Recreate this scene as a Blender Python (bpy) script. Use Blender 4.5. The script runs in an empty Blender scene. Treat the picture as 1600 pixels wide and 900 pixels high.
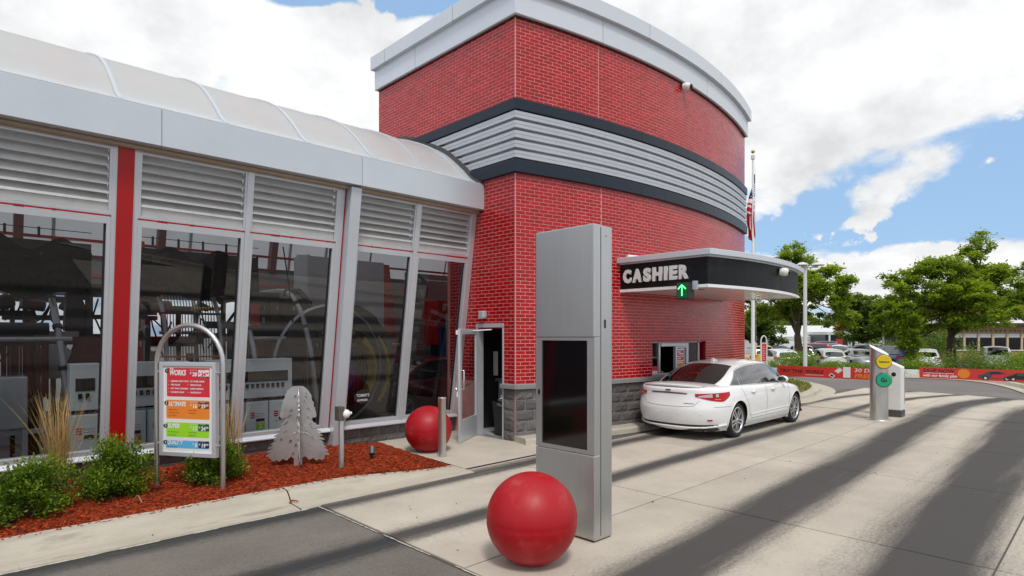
import bpy, bmesh, math, random
from mathutils import Vector, Matrix, noise
from mathutils.geometry import tessellate_polygon

rnd = random.Random(11)
sc = bpy.context.scene
C = sc.collection
PI = math.pi

# ------------------------------------------------------------------ camera, sky, sun, exposure
HEAD = math.atan(950 / 925.0)             # compass heading of the view: the drive lane runs along +x
cam = bpy.data.cameras.new('camera')
cam.sensor_width = 36.0
cam.lens = 36.0 * 925 / 1600
cam.shift_y = 74 / 1600.0
cam.clip_start = 0.05
cam.clip_end = 4000
camo = bpy.data.objects.new('camera', cam)
C.objects.link(camo)
camo.location = (0, 0, 1.95)
camo.rotation_euler = (PI / 2, 0, HEAD - PI / 2)
sc.camera = camo
CH, SH = math.cos(HEAD), math.sin(HEAD)


def at(px, d):
    """ground position d metres in front of the camera for a column of the photograph"""
    l = (px - 800) / 925.0
    return (d * (CH + l * SH), d * (SH - l * CH))


def ray_dir(u, v):
    l, w = (u - 800) / 925.0, (524 - v) / 925.0
    return Vector((CH + l * SH, SH - l * CH, w)).normalized()


SUN_EL, SUN_AZ = math.radians(57), math.radians(236)   # azimuth of the sun, counter-clockwise from +x
sun = bpy.data.lights.new('sun', 'SUN')
sun.energy = 2.0
sun.angle = math.radians(11)
sun.color = (1.0, 0.95, 0.88)
suno = bpy.data.objects.new('sun', sun)
C.objects.link(suno)
sd = Vector((math.cos(SUN_EL) * math.cos(SUN_AZ), math.cos(SUN_EL) * math.sin(SUN_AZ), math.sin(SUN_EL)))
suno.rotation_euler = sd.to_track_quat('Z', 'Y').to_euler()

sc.view_settings.view_transform = 'Standard'
sc.view_settings.look = 'None'
sc.view_settings.exposure = 0.12
sc.view_settings.gamma = 1.0
sc.view_settings.use_curve_mapping = False

world = bpy.data.worlds.new('World')
sc.world = world
world.use_nodes = True


class NT:
    """short hand for building node trees"""
    def __init__(s, tree):
        s.t = tree

    def n(s, kind, ins=None, **kw):
        nd = s.t.nodes.new(kind)
        for k, v in kw.items():
            setattr(nd, k, v)
        for k, v in (ins or {}).items():
            s.set(nd, k, v)
        return nd

    def set(s, nd, k, v):
        sock = nd.inputs[k]
        if isinstance(v, bpy.types.NodeSocket):
            s.t.links.new(v, sock)
        else:
            sock.default_value = v

    def m(s, op, a, b=None, c=None, clamp=False):
        nd = s.t.nodes.new('ShaderNodeMath')
        nd.operation = op
        nd.use_clamp = clamp
        for i, v in enumerate((a, b, c)):
            if v is not None:
                s.set(nd, i, v)
        return nd.outputs[0]

    def vm(s, op, a, b=None, out=0):
        nd = s.t.nodes.new('ShaderNodeVectorMath')
        nd.operation = op
        s.set(nd, 0, a)
        if b is not None:
            s.set(nd, 1, b)
        return nd.outputs[out]

    def mix(s, fac, a, b, kind='MIX'):
        nd = s.t.nodes.new('ShaderNodeMix')
        nd.data_type = 'RGBA'
        nd.blend_type = kind
        s.set(nd, 0, fac)
        s.set(nd, 6, a)
        s.set(nd, 7, b)
        return nd.outputs[2]

    def step(s, v, lo, hi):
        nd = s.t.nodes.new('ShaderNodeMapRange')
        nd.interpolation_type = 'SMOOTHSTEP'
        s.set(nd, 0, v)
        s.set(nd, 1, lo)
        s.set(nd, 2, hi)
        return nd.outputs[0]

    def noise(s, vec, scale, detail=4.0, rough=0.55, out=0):
        return s.n('ShaderNodeTexNoise', {'Vector': vec, 'Scale': scale, 'Detail': detail, 'Roughness': rough}).outputs[out]


def build_sky():
    t = NT(world.node_tree)
    world.node_tree.nodes.clear()
    d = t.n('ShaderNodeTexCoord').outputs['Generated']
    sky = t.n('ShaderNodeTexSky', sky_type='NISHITA')
    sky.sun_disc = False
    sky.sun_elevation = SUN_EL
    sky.sun_rotation = PI / 2 - SUN_AZ
    sky.air_density = 1.0
    sky.dust_density = 0.6
    sky.ozone_density = 2.0
    sep = t.n('ShaderNodeSeparateXYZ', {0: d})
    den = t.m('ADD', t.m('MAXIMUM', sep.outputs[2], 0.0), 0.22)
    flat = t.n('ShaderNodeCombineXYZ', {0: t.m('DIVIDE', sep.outputs[0], den), 1: t.m('DIVIDE', sep.outputs[1], den), 2: sep.outputs[2]}).outputs[0]
    big = t.noise(flat, 1.1, 3.0, 0.5)
    fine = t.noise(flat, 3.4, 9.0, 0.62)
    mid = t.noise(d, 9.0, 6.0, 0.6)
    dens = t.m('ADD', t.m('MULTIPLY_ADD', big, 1.6, -0.20), t.m('MULTIPLY_ADD', fine, 1.5, -0.75))
    wob = t.m('MULTIPLY_ADD', mid, 1.0, -0.5)
    wob2 = t.m('MULTIPLY_ADD', t.noise(d, 30.0, 5.0, 0.6), 0.6, -0.3)

    def blob(u, v, a, b, tilt, amp, soft=0.9):
        """a gap (amp < 0) or a bank (amp > 0) of cloud in one part of the sky"""
        c = ray_dir(u, v)
        r = Vector((0, 0, 1)).cross(c).normalized() * -1
        up = r.cross(c).normalized()
        ca, sa = math.cos(tilt), math.sin(tilt)
        e1, e2 = r * ca + up * sa, up * ca - r * sa
        q = t.vm('SUBTRACT', d, tuple(c))
        x = t.m('DIVIDE', t.vm('DOT_PRODUCT', q, tuple(e1), 1), a / 925.0)
        y = t.m('DIVIDE', t.vm('DOT_PRODUCT', q, tuple(e2), 1), b / 925.0)
        e = t.m('SQRT', t.m('ADD', t.m('MULTIPLY', x, x), t.m('MULTIPLY', y, y)))
        e = t.m('ADD', t.m('MULTIPLY_ADD', wob, 2.0, e), t.m('MULTIPLY', wob2, 2.0))
        f = t.step(t.m('SUBTRACT', 1.25, e), 0.0, soft)
        return t.m('MULTIPLY', f, amp)

    for args in [(1455, 300, 262, 66, 0.26, -1.25), (1660, 300, 150, 70, 0.1, -1.0), (1260, 348, 70, 26, 0.3, -0.7),
                 (610, -14, 240, 42, -0.1, -1.3), (352, 128, 16, 44, -0.5, -0.62), (400, 75, 20, 16, 0.3, -0.5), (452, -6, 66, 18, 0.1, -0.9),
                 (1400, 294, 122, 38, 0.36, 1.35), (1330, 352, 60, 9, 0.2, 0.45), (1480, 345, 80, 10, 0.15, 0.5), (1545, 262, 70, 12, 0.6, 0.8), (1575, 300, 40, 12, 0.3, 0.6),
                 (540, 36, 70, 40, 0.2, 0.9), (690, 36, 60, 30, 0.0, 0.8),
                 (1050, 120, 460, 190, 0.1, 0.75), (250, 90, 380, 140, 0.0, 0.75), (1400, 430, 420, 50, 0.0, 0.9)]:
        dens = t.m('ADD', dens, blob(*args))
    cover = t.step(dens, 0.22, 0.72)
    shade = t.noise(flat, 2.1, 6.0, 0.6)
    shade = t.m('ADD', t.m('MULTIPLY', shade, 0.6), t.m('MULTIPLY', mid, 0.4))
    bright = t.n('ShaderNodeMapRange', {0: shade, 1: 0.36, 2: 0.60, 3: 7.0, 4: 10.2}).outputs[0]
    cloud = t.n('ShaderNodeCombineXYZ', {0: t.m('MULTIPLY', bright, 0.985), 1: t.m('MULTIPLY', bright, 0.992), 2: bright}).outputs[0]
    blue = t.mix(0.7, sky.outputs[0], (3.7, 5.9, 9.0, 1))
    col = t.mix(cover, blue, cloud)
    bg = t.n('ShaderNodeBackground', {'Color': col, 'Strength': 0.1})
    out = t.n('ShaderNodeOutputWorld', {'Surface': bg.outputs[0]})


build_sky()


# ------------------------------------------------------------------ mesh helpers
def vlerp(a, b, t):
    return tuple(p + (q - p) * t for p, q in zip(a, b))


class MB:
    def __init__(s):
        s.v, s.f, s.mi, s.sm, s.tone = [], [], [], [], []

    def add(s, vs, fs, mi=0, smooth=False, tone=None):
        o = len(s.v)
        s.v.extend(tuple(p) for p in vs)
        tn = rnd.random() if tone is None else tone
        for f in fs:
            s.f.append(tuple(i + o for i in f))
            s.mi.append(mi)
            s.sm.append(smooth)
            s.tone.append(tn)
        return s

    def hexa(s, p, mi=0, tone=None, skip=()):
        """p: 4 bottom corners counter-clockwise then the 4 top ones"""
        fs = [(3, 2, 1, 0), (4, 5, 6, 7), (0, 1, 5, 4), (1, 2, 6, 5), (2, 3, 7, 6), (3, 0, 4, 7)]
        return s.add(p, [f for i, f in enumerate(fs) if i not in skip], mi, False, tone)

    def box(s, x0, x1, y0, y1, z0, z1, mi=0, tone=None, skip=()):
        return s.hexa([(x0, y0, z0), (x1, y0, z0), (x1, y1, z0), (x0, y1, z0),
                       (x0, y0, z1), (x1, y0, z1), (x1, y1, z1), (x0, y1, z1)], mi, tone, skip)

    def quad(s, a, b, c, d, mi=0, tone=None):
        return s.add([a, b, c, d], [(0, 1, 2, 3)], mi, False, tone)

    def tube(s, pts, r, n=8, mi=0, caps=True, tone=None):
        pts = [Vector(p) for p in pts]
        rs = r if isinstance(r, (list, tuple)) else [r] * len(pts)
        vs, fs = [], []
        prev = None
        for i, p in enumerate(pts):
            a = pts[max(0, i - 1)]
            b = pts[min(len(pts) - 1, i + 1)]
            t = (b - a).normalized()
            if prev is None:
                ref = Vector((0, 0, 1)) if abs(t.z) < 0.9 else Vector((1, 0, 0))
                nrm = t.cross(ref).normalized()
            else:
                nrm = (prev - t * prev.dot(t)).normalized()
            prev = nrm
            bi = t.cross(nrm)
            for k in range(n):
                an = 2 * PI * k / n
                vs.append(p + (nrm * math.cos(an) + bi * math.sin(an)) * rs[i])
        for i in range(len(pts) - 1):
            for k in range(n):
                k2 = (k + 1) % n
                fs.append((i * n + k, i * n + k2, (i + 1) * n + k2, (i + 1) * n + k))
        s.add(vs, fs, mi, True, tone)
        if caps:
            m = len(vs) - n
            s.add(vs[:n], [tuple(range(n - 1, -1, -1))], mi, False, tone)
            s.add(vs[m:], [tuple(range(n))], mi, False, tone)
        return s

    def lathe(s, prof, c=(0, 0, 0), axis='z', n=24, mi=0, smooth=True, tone=None):
        """prof: (radius, height) pairs round an axis through c"""
        vs, fs = [], []
        for r, h in prof:
            for k in range(n):
                a = 2 * PI * k / n
                p = (r * math.cos(a), r * math.sin(a), h)
                if axis == 'y':
                    p = (p[0], -p[2], p[1])
                elif axis == 'x':
                    p = (p[2], p[0], p[1])
                vs.append((p[0] + c[0], p[1] + c[1], p[2] + c[2]))
        for i in range(len(prof) - 1):
            for k in range(n):
                k2 = (k + 1) % n
                fs.append((i * n + k, i * n + k2, (i + 1) * n + k2, (i + 1) * n + k))
        return s.add(vs, fs, mi, smooth, tone)

    def ball(s, c, r, n=20, m=12, mi=0, scale=(1, 1, 1), tone=None):
        prof = [(max(1e-4, r * math.sin(PI * i / m)), -r * math.cos(PI * i / m)) for i in range(m + 1)]
        o = len(s.v)
        s.lathe(prof, (0, 0, 0), 'z', n, mi, True, tone)
        for i in range(o, len(s.v)):
            p = s.v[i]
            s.v[i] = (p[0] * scale[0] + c[0], p[1] * scale[1] + c[1], p[2] * scale[2] + c[2])
        return s

    def grid(s, rows, mi=0, smooth=True, tone=None, close=False):
        n = len(rows[0])
        vs = [p for r in rows for p in r]
        fs = []
        for i in range(len(rows) - 1):
            for k in range(n if close else n - 1):
                k2 = (k + 1) % n
                fs.append((i * n + k, i * n + k2, (i + 1) * n + k2, (i + 1) * n + k))
        return s.add(vs, fs, mi, smooth, tone)

    def poly(s, outer, holes=(), mi=0, fn=None, tone=None):
        """flat polygon with holes (2D lists), mapped by fn"""
        loops = [[Vector((p[0], p[1], 0)) for p in l] for l in [outer] + list(holes)]
        tri = tessellate_polygon(loops)
        flat = [p for l in [outer] + list(holes) for p in l]
        return s.add([fn(p) if fn else (p[0], p[1], 0) for p in flat], [tuple(t) for t in tri], mi, False, tone)

    def prism(s, prof, fn, a, b, mi=0, tone=None, caps=True):
        """closed 2D profile swept from parameter a to b; fn(p, q, t) -> point"""
        n = len(prof)
        vs = [fn(p, q, a) for p, q in prof] + [fn(p, q, b) for p, q in prof]
        fs = [(k, (k + 1) % n, n + (k + 1) % n, n + k) for k in range(n)]
        if caps:
            fs += [tuple(range(n - 1, -1, -1)), tuple(range(n, 2 * n))]
        return s.add(vs, fs, mi, False, tone)

    def mesh(s, name, mats):
        me = bpy.data.meshes.new(name)
        me.from_pydata(s.v, [], s.f)
        for m in (mats if isinstance(mats, (list, tuple)) else [mats]):
            me.materials.append(m)
        me.polygons.foreach_set('material_index', s.mi)
        me.polygons.foreach_set('use_smooth', s.sm)
        at_ = me.attributes.new('tone', 'FLOAT', 'FACE')
        at_.data.foreach_set('value', s.tone)
        me.update()
        return me

    def build(s, name, mats, parent=None, **kw):
        return link(name, s.mesh(name, mats), parent, **kw)


WM = {}                                    # world matrix of every object that can be a parent


def link(name, me, parent=None, loc=None, bevel=0.0, fix=True, solid=0.0):
    o = bpy.data.objects.new(name, me)
    C.objects.link(o)
    if fix and me is not None:
        bm = bmesh.new()
        bm.from_mesh(me)
        if bevel:
            bmesh.ops.remove_doubles(bm, verts=bm.verts, dist=1e-5)
        bmesh.ops.recalc_face_normals(bm, faces=bm.faces)
        bm.to_mesh(me)
        bm.free()
    m = Matrix.Identity(4)
    if loc is not None:
        o.location = loc
        m = Matrix.Translation(loc)
    if parent is not None:
        o.parent = parent
        if loc is None:
            o.matrix_parent_inverse = WM[parent.name].inverted()
        else:
            m = WM[parent.name] @ m
    if solid:
        md = o.modifiers.new('thickness', 'SOLIDIFY')
        md.thickness = solid
        md.offset = 0
    if bevel:
        md = o.modifiers.new('edge', 'BEVEL')
        md.width = bevel
        md.segments = 2
        md.limit_method = 'ANGLE'
        md.angle_limit = math.radians(40)
    WM[o.name] = m
    return o


def tag(o, label=None, cat=None, group=None, kind=None):
    for k, v in (('label', label), ('category', cat), ('group', group), ('kind', kind)):
        if v:
            o[k] = v
    return o


def thing(name, label, cat, loc=(0, 0, 0), group=None):
    o = bpy.data.objects.new(name, None)
    C.objects.link(o)
    o.location = loc
    o.empty_display_size = 0.1
    WM[o.name] = Matrix.Translation(loc)
    return tag(o, label, cat, group)


def copy_tree(root, loc=None, rz=None, label=None, group=None, swap=None):
    """a copy of a thing with its parts and their sub-parts; swap: {material name: material}"""
    def one(o, parent):
        c = o.copy()
        C.objects.link(c)
        if parent is not None:
            c.parent = parent
        if swap and c.type == 'MESH':
            for i, sl in enumerate(c.material_slots):
                if sl.material and sl.material.name in swap:
                    new = swap[sl.material.name]
                    sl.link = 'OBJECT'
                    sl.material = new
        for ch in list(o.children):
            one(ch, c)
        return c
    r = one(root, None)
    if loc is not None:
        r.location = loc
    if rz is not None:
        r.rotation_euler = (0, 0, rz)
    if label:
        r['label'] = label
    if group:
        r['group'] = group
    return r


def text_me(body, size, mats, mtx, ext=0.0, bold=0.0, shear=0.0, align='CENTER', width=None, res=3, name='lettering'):
    """lettering turned into a mesh, moved by mtx (x right, y up, z out of the face)"""
    cu = bpy.data.curves.new(name, 'FONT')
    cu.body = body
    cu.size = size
    cu.extrude = ext
    cu.offset = bold
    cu.shear = shear
    cu.align_x = align
    cu.align_y = 'CENTER'
    cu.resolution_u = res
    o = bpy.data.objects.new(name, cu)
    C.objects.link(o)
    dg = bpy.context.evaluated_depsgraph_get()
    me = bpy.data.meshes.new_from_object(o.evaluated_get(dg))
    bpy.data.objects.remove(o)
    bpy.data.curves.remove(cu)
    if width and len(me.vertices):
        xs = [v.co.x for v in me.vertices]
        w = max(xs) - min(xs)
        k = width / w
        mid = (max(xs) + min(xs)) / 2 if align == 'CENTER' else min(xs)
        for v in me.vertices:
            v.co.x = (v.co.x - mid) * k
    me.materials.clear()
    me.materials.append(mats)
    me.transform(mtx)
    return me


def frame_mtx(o, right, up):
    r, u = Vector(right).normalized(), Vector(up).normalized()
    n = r.cross(u)
    m = Matrix((r, u, n)).transposed().to_4x4()
    return Matrix.Translation(o) @ m


def join_meshes(name, items, mats):
    """items: (mesh, material index) -> one mesh"""
    mb = MB()
    for me, mi in items:
        mb.add([v.co[:] for v in me.vertices], [tuple(p.vertices) for p in me.polygons], mi, False, 0.5)
        bpy.data.meshes.remove(me)
    return mb.mesh(name, mats)


def spline(pts, x):
    """monotone-ish cubic through (x, y) pairs"""
    if x <= pts[0][0]:
        return pts[0][1]
    if x >= pts[-1][0]:
        return pts[-1][1]
    for i in range(len(pts) - 1):
        if pts[i][0] <= x <= pts[i + 1][0]:
            break
    x0, y0 = pts[i]
    x1, y1 = pts[i + 1]

    def sl(j):
        if j <= 0:
            return (pts[1][1] - pts[0][1]) / (pts[1][0] - pts[0][0])
        if j >= len(pts) - 1:
            return (pts[-1][1] - pts[-2][1]) / (pts[-1][0] - pts[-2][0])
        return (pts[j + 1][1] - pts[j - 1][1]) / (pts[j + 1][0] - pts[j - 1][0])
    h = x1 - x0
    t = (x - x0) / h
    a, b = sl(i) * h, sl(i + 1) * h
    return (2 * t ** 3 - 3 * t ** 2 + 1) * y0 + (t ** 3 - 2 * t ** 2 + t) * a + (-2 * t ** 3 + 3 * t ** 2) * y1 + (t ** 3 - t ** 2) * b


def curve_pts(ctrl, n=24):
    """smooth 3D path through control points"""
    P = [Vector(p) for p in ctrl]
    out = []
    m = len(P) - 1
    for i in range(m):
        p0, p1, p2, p3 = P[max(0, i - 1)], P[i], P[i + 1], P[min(m, i + 2)]
        k = max(2, n // m)
        for j in range(k):
            t = j / k
            out.append(0.5 * ((2 * p1) + (p2 - p0) * t + (2 * p0 - 5 * p1 + 4 * p2 - p3) * t * t + (3 * p1 - p0 - 3 * p2 + p3) * t ** 3))
    out.append(P[-1])
    return out


# ------------------------------------------------------------------ materials
MATS = {}


def mat(name, col, rough=0.5, metal=0.0, var=0.0, vscale=3.0, bump=0.0, bscale=60.0, spec=0.5, coat=0.0,
        tone=0.0, emit=None, estr=1.0, rvar=0.0, dirt=None, stretch=None):
    """plain procedural surface: colour with noise variation, per-piece tone, dirt patches and fine relief"""
    if name in MATS:
        return MATS[name]
    m = bpy.data.materials.new(name)
    m.use_nodes = True
    t = NT(m.node_tree)
    b = m.node_tree.nodes['Principled BSDF']
    pos = t.n('ShaderNodeNewGeometry').outputs['Position']
    if stretch:
        pos = t.vm('MULTIPLY', pos, stretch)
    c = (col[0], col[1], col[2], 1)
    cs = None
    if var:
        nz = t.noise(pos, vscale, 6.0, 0.6)
        k = t.n('ShaderNodeMapRange', {0: nz, 1: 0.3, 2: 0.7, 3: 1 - var, 4: 1 + var}).outputs[0]
        cs = t.mix(1.0, c, t.n('ShaderNodeCombineXYZ', {0: k, 1: k, 2: k}).outputs[0], 'MULTIPLY')
    if tone:
        at_ = t.n('ShaderNodeAttribute', attribute_name='tone').outputs['Fac']
        k = t.n('ShaderNodeMapRange', {0: at_, 1: 0.0, 2: 1.0, 3: 1 - tone, 4: 1 + tone}).outputs[0]
        cs = t.mix(1.0, cs if cs else c, t.n('ShaderNodeCombineXYZ', {0: k, 1: k, 2: k}).outputs[0], 'MULTIPLY')
    if dirt:
        dc, amt, dsc = dirt
        dn = t.noise(pos, dsc, 7.0, 0.65)
        f = t.m('MULTIPLY', t.step(dn, 0.5, 0.72), amt)
        cs = t.mix(f, cs if cs else c, (dc[0], dc[1], dc[2], 1))
    if cs:
        t.set(b, 'Base Color', cs)
    else:
        b.inputs['Base Color'].default_value = c
    if rvar:
        rn = t.noise(pos, vscale * 2.3, 5.0, 0.6)
        t.set(b, 'Roughness', t.n('ShaderNodeMapRange', {0: rn, 1: 0.3, 2: 0.7, 3: max(0.02, rough - rvar), 4: min(1, rough + rvar)}).outputs[0])
    else:
        b.inputs['Roughness'].default_value = rough
    b.inputs['Metallic'].default_value = metal
    b.inputs['Specular IOR Level'].default_value = spec
    if coat:
        b.inputs['Coat Weight'].default_value = coat
        b.inputs['Coat Roughness'].default_value = 0.04
    if bump:
        bn = t.noise(pos, bscale, 5.0, 0.65)
        bp = t.n('ShaderNodeBump', {'Height': bn, 'Strength': bump, 'Distance': 0.02})
        t.set(b, 'Normal', bp.outputs[0])
    if emit:
        b.inputs['Emission Color'].default_value = (*emit, 1)
        b.inputs['Emission Strength'].default_value = estr
    MATS[name] = m
    return m


def glass_mat(name, tint, base=0.04, rough=0.0):
    """thin window glass: see-through with a mirror-like film that grows towards grazing angles"""
    m = bpy.data.materials.new(name)
    m.use_nodes = True
    t = NT(m.node_tree)
    m.node_tree.nodes.clear()
    bk = t.n('ShaderNodeNewGeometry').outputs['Backfacing']
    fr = t.n('ShaderNodeFresnel', {'IOR': t.m('MULTIPLY_ADD', bk, 1 / 1.52 - 1.52, 1.52)}).outputs[0]
    k = t.m('MULTIPLY_ADD', fr, 1.1, base, clamp=True)
    tr = t.n('ShaderNodeBsdfTransparent', {'Color': (*tint, 1)})
    gl = t.n('ShaderNodeBsdfGlossy', {'Color': (1, 1, 1, 1), 'Roughness': rough})
    mx = t.n('ShaderNodeMixShader', {0: k, 1: tr.outputs[0], 2: gl.outputs[0]})
    t.n('ShaderNodeOutputMaterial', {'Surface': mx.outputs[0]})
    MATS[name] = m
    return m


def leaf_mat(name, col, var=0.35, trans=0.35, rough=0.5):
    m = bpy.data.materials.new(name)
    m.use_nodes = True
    t = NT(m.node_tree)
    m.node_tree.nodes.clear()
    at_ = t.n('ShaderNodeAttribute', attribute_name='tone').outputs['Fac']
    k = t.n('ShaderNodeMapRange', {0: at_, 1: 0.0, 2: 1.0, 3: 1 - var, 4: 1 + var}).outputs[0]
    k2 = t.n('ShaderNodeMapRange', {0: at_, 1: 0.0, 2: 1.0, 3: 1 - var * 1.3, 4: 1 + var * 1.25}).outputs[0]
    c = t.mix(1.0, (*col, 1), t.n('ShaderNodeCombineXYZ', {0: k2, 1: k, 2: k}).outputs[0], 'MULTIPLY')
    d = t.n('ShaderNodeBsdfPrincipled', {'Base Color': c, 'Roughness': rough, 'Specular IOR Level': 0.35})
    ctr = t.mix(1.0, c, (1.5, 1.35, 0.5, 1), 'MULTIPLY')
    tr = t.n('ShaderNodeBsdfTranslucent', {'Color': ctr})
    mx = t.n('ShaderNodeMixShader', {0: trans, 1: d.outputs[0], 2: tr.outputs[0]})
    t.n('ShaderNodeOutputMaterial', {'Surface': mx.outputs[0]})
    MATS[name] = m
    return m


def skin_of(c):
    return c


def tracks_group():
    """rubber and oil worn into the paving along the wheel paths (dirt with a shape of its own): 0 clean .. 1 black"""
    g = bpy.data.node_groups.new('wheel_tracks', 'ShaderNodeTree')
    g.interface.new_socket('Position', in_out='INPUT', socket_type='NodeSocketVector')
    g.interface.new_socket('Wear', in_out='OUTPUT', socket_type='NodeSocketFloat')
    t = NT(g)
    pin = t.n('NodeGroupInput').outputs[0]
    sep = t.n('ShaderNodeSeparateXYZ', {0: pin})
    x, y = sep.outputs[0], sep.outputs[1]
    far = t.m('MAXIMUM', t.m('SUBTRACT', x, 18.0), 0.0)
    bend = t.m('MULTIPLY', t.m('MULTIPLY', far, far), -0.032)       # both lanes swing round to the exit
    wav = t.m('MULTIPLY_ADD', t.noise(pin, 0.35, 2.0), 0.5, -0.25)
    grain = t.noise(t.vm('MULTIPLY', pin, (0.55, 1.0, 1.0)), 34.0, 3.0, 0.75)
    grit = t.noise(pin, 75.0, 2.0, 0.7)
    streak = t.noise(t.vm('MULTIPLY', pin, (0.14, 2.2, 1.0)), 2.2, 5.0, 0.6)
    total = None
    for y0, slope, w, amp in ((6.33, 0.0, 0.25, 0.92), (4.86, 0.0, 0.24, 0.98), (2.66, 0.042, 0.40, 1.15), (1.12, 0.036, 0.52, 1.12), (-1.2, 0.02, 0.5, 1.0)):
        yc = t.m('ADD', t.m('MULTIPLY_ADD', t.m('SUBTRACT', x, 5.2), slope, y0), bend)
        dd = t.m('DIVIDE', t.m('ADD', t.m('SUBTRACT', y, yc), t.m('MULTIPLY', wav, 0.25)), w)
        p = t.m('MULTIPLY', t.m('EXPONENT', t.m('MULTIPLY', t.m('POWER', t.m('ABSOLUTE', dd), 2.0), -1.0)), amp)
        total = p if total is None else t.m('MAXIMUM', total, p)
    k = t.m('ADD', total, t.m('MULTIPLY', t.m('SUBTRACT', streak, 0.5), 0.25))
    k = t.m('MULTIPLY', k, t.m('MULTIPLY_ADD', streak, 0.9, 0.52))
    gr = t.m('ADD', t.m('MULTIPLY', t.m('SUBTRACT', grain, 0.5), 1.0), t.m('MULTIPLY', t.m('SUBTRACT', grit, 0.5), 0.7))
    k = t.m('ADD', k, t.m('MULTIPLY', gr, t.m('MULTIPLY', t.m('SUBTRACT', 1.35, total), 0.75)))
    out = t.n('NodeGroupOutput')
    g.links.new(t.step(k, 0.10, 0.92), out.inputs[0])
    return g


TRACKS = tracks_group()


def paving_mat(name, light, dark, wear=1.0, spot=(0.3, 0.27, 0.22), bump=0.25, var=0.14, aggregate=0.0):
    m = bpy.data.materials.new(name)
    m.use_nodes = True
    t = NT(m.node_tree)
    b = m.node_tree.nodes['Principled BSDF']
    pos = t.n('ShaderNodeNewGeometry').outputs['Position']
    g = t.n('ShaderNodeGroup')
    g.node_tree = TRACKS
    t.set(g, 0, pos)
    blot = t.noise(pos, 0.9, 7.0, 0.62)
    fine = t.noise(pos, 90.0, 3.0, 0.7)
    k = t.m('ADD', t.n('ShaderNodeMapRange', {0: blot, 1: 0.3, 2: 0.7, 3: 1 - var, 4: 1 + var}).outputs[0],
            t.m('MULTIPLY_ADD', fine, 0.24 + aggregate, -(0.12 + aggregate / 2)))
    if True:
        tn = t.n('ShaderNodeAttribute', attribute_name='tone').outputs['Fac']
        k = t.m('MULTIPLY', k, t.m('MULTIPLY_ADD', tn, 0.10, 0.95))
    c = t.mix(1.0, (*light, 1), t.n('ShaderNodeCombineXYZ', {0: k, 1: k, 2: k}).outputs[0], 'MULTIPLY')
    st = t.noise(pos, 2.6, 8.0, 0.7)
    c = t.mix(t.m('MULTIPLY', t.step(st, 0.52, 0.75), 0.35), c, (*spot, 1))
    speck = t.noise(pos, 26.0, 1.0, 0.4)
    c = t.mix(t.m('MULTIPLY', t.step(speck, 0.73, 0.77), 0.55), c, (*[q * 0.35 for q in light], 1))
    c = t.mix(t.m('MULTIPLY', g.outputs[0], wear), c, (*dark, 1))
    t.set(b, 'Base Color', c)
    b.inputs['Roughness'].default_value = 0.86
    b.inputs['Specular IOR Level'].default_value = 0.3
    bp = t.n('ShaderNodeBump', {'Height': t.m('ADD', fine, t.m('MULTIPLY', blot, 0.5)), 'Strength': bump, 'Distance': 0.01})
    t.set(b, 'Normal', bp.outputs[0])
    MATS[name] = m
    return m


M = {}
M['concrete'] = paving_mat('concrete', (0.475, 0.425, 0.352), (0.056, 0.052, 0.050), 0.97)
M['kerb'] = mat('kerb_concrete', (0.47, 0.425, 0.345), 0.85, var=0.2, vscale=2.2, bump=0.4, bscale=70, dirt=((0.19, 0.165, 0.135), 0.75, 2.2), stretch=(0.45, 2.2, 1.0), spec=0.3)
M['asphalt'] = paving_mat('asphalt', (0.180, 0.159, 0.138), (0.036, 0.038, 0.039), 0.97, spot=(0.10, 0.095, 0.09), bump=0.8, var=0.2, aggregate=1.1)
M['road'] = mat('road_asphalt', (0.165, 0.15, 0.142), 0.9, var=0.10, vscale=0.7, bump=0.4, bscale=80, spec=0.3, dirt=((0.22, 0.2, 0.18), 0.5, 0.5))
M['joint'] = mat('joint_filler', (0.10, 0.09, 0.08), 0.9)
M['brick'] = mat('glazed_red_brick', (0.375, 0.0022, 0.008), 0.17, var=0.10, vscale=7.0, bump=0.10, bscale=45, tone=0.18, spec=0.42, rvar=0.04)
M['mortar'] = mat('pink_mortar', (0.70, 0.29, 0.255), 0.85, var=0.10, vscale=9, bump=0.3, bscale=120)
M['sealant'] = mat('pale_sealant', (0.66, 0.30, 0.27), 0.6)
M['block'] = mat('split_face_block', (0.125, 0.115, 0.112), 0.9, var=0.22, vscale=14, bump=1.0, bscale=38, tone=0.22, spec=0.3)
M['block_joint'] = mat('block_mortar', (0.30, 0.285, 0.27), 0.9, var=0.1, vscale=9)
M['ledge'] = mat('ledge_stone', (0.23, 0.225, 0.225), 0.75, var=0.1, vscale=5, bump=0.15)
M['alu'] = mat('silver_panel', (0.56, 0.60, 0.64), 0.42, 0.35, var=0.03, vscale=1.5, tone=0.02, spec=0.5)
M['frame'] = mat('anodised_frame', (0.60, 0.62, 0.65), 0.38, 0.45, var=0.04, vscale=2)
M['slat'] = mat('louvre_paint', (0.49, 0.49, 0.48), 0.45, 0.15, var=0.06, vscale=3, dirt=((0.30, 0.28, 0.25), 0.35, 5.0))
M['redpaint'] = mat('red_paint', (0.40, 0.0015, 0.004), 0.38, var=0.03, vscale=2)
M['tanreflectmetal'] = mat('tan_reflection_metal', (0.36, 0.29, 0.22), 0.45, 0.3, var=0.08, vscale=4)  # brownish reflection in the metal painted in as tan; a bracket shares it
M['navy'] = mat('navy_band', (0.012, 0.020, 0.034), 0.40, spec=0.3, var=0.06, vscale=2)
M['corr'] = mat('corrugated_steel', (0.47, 0.485, 0.515), 0.40, 0.5, var=0.04, vscale=2)
M['coping'] = mat('coping_panel', (0.62, 0.65, 0.70), 0.40, 0.25, var=0.02, vscale=1.2, tone=0.02)
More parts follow.
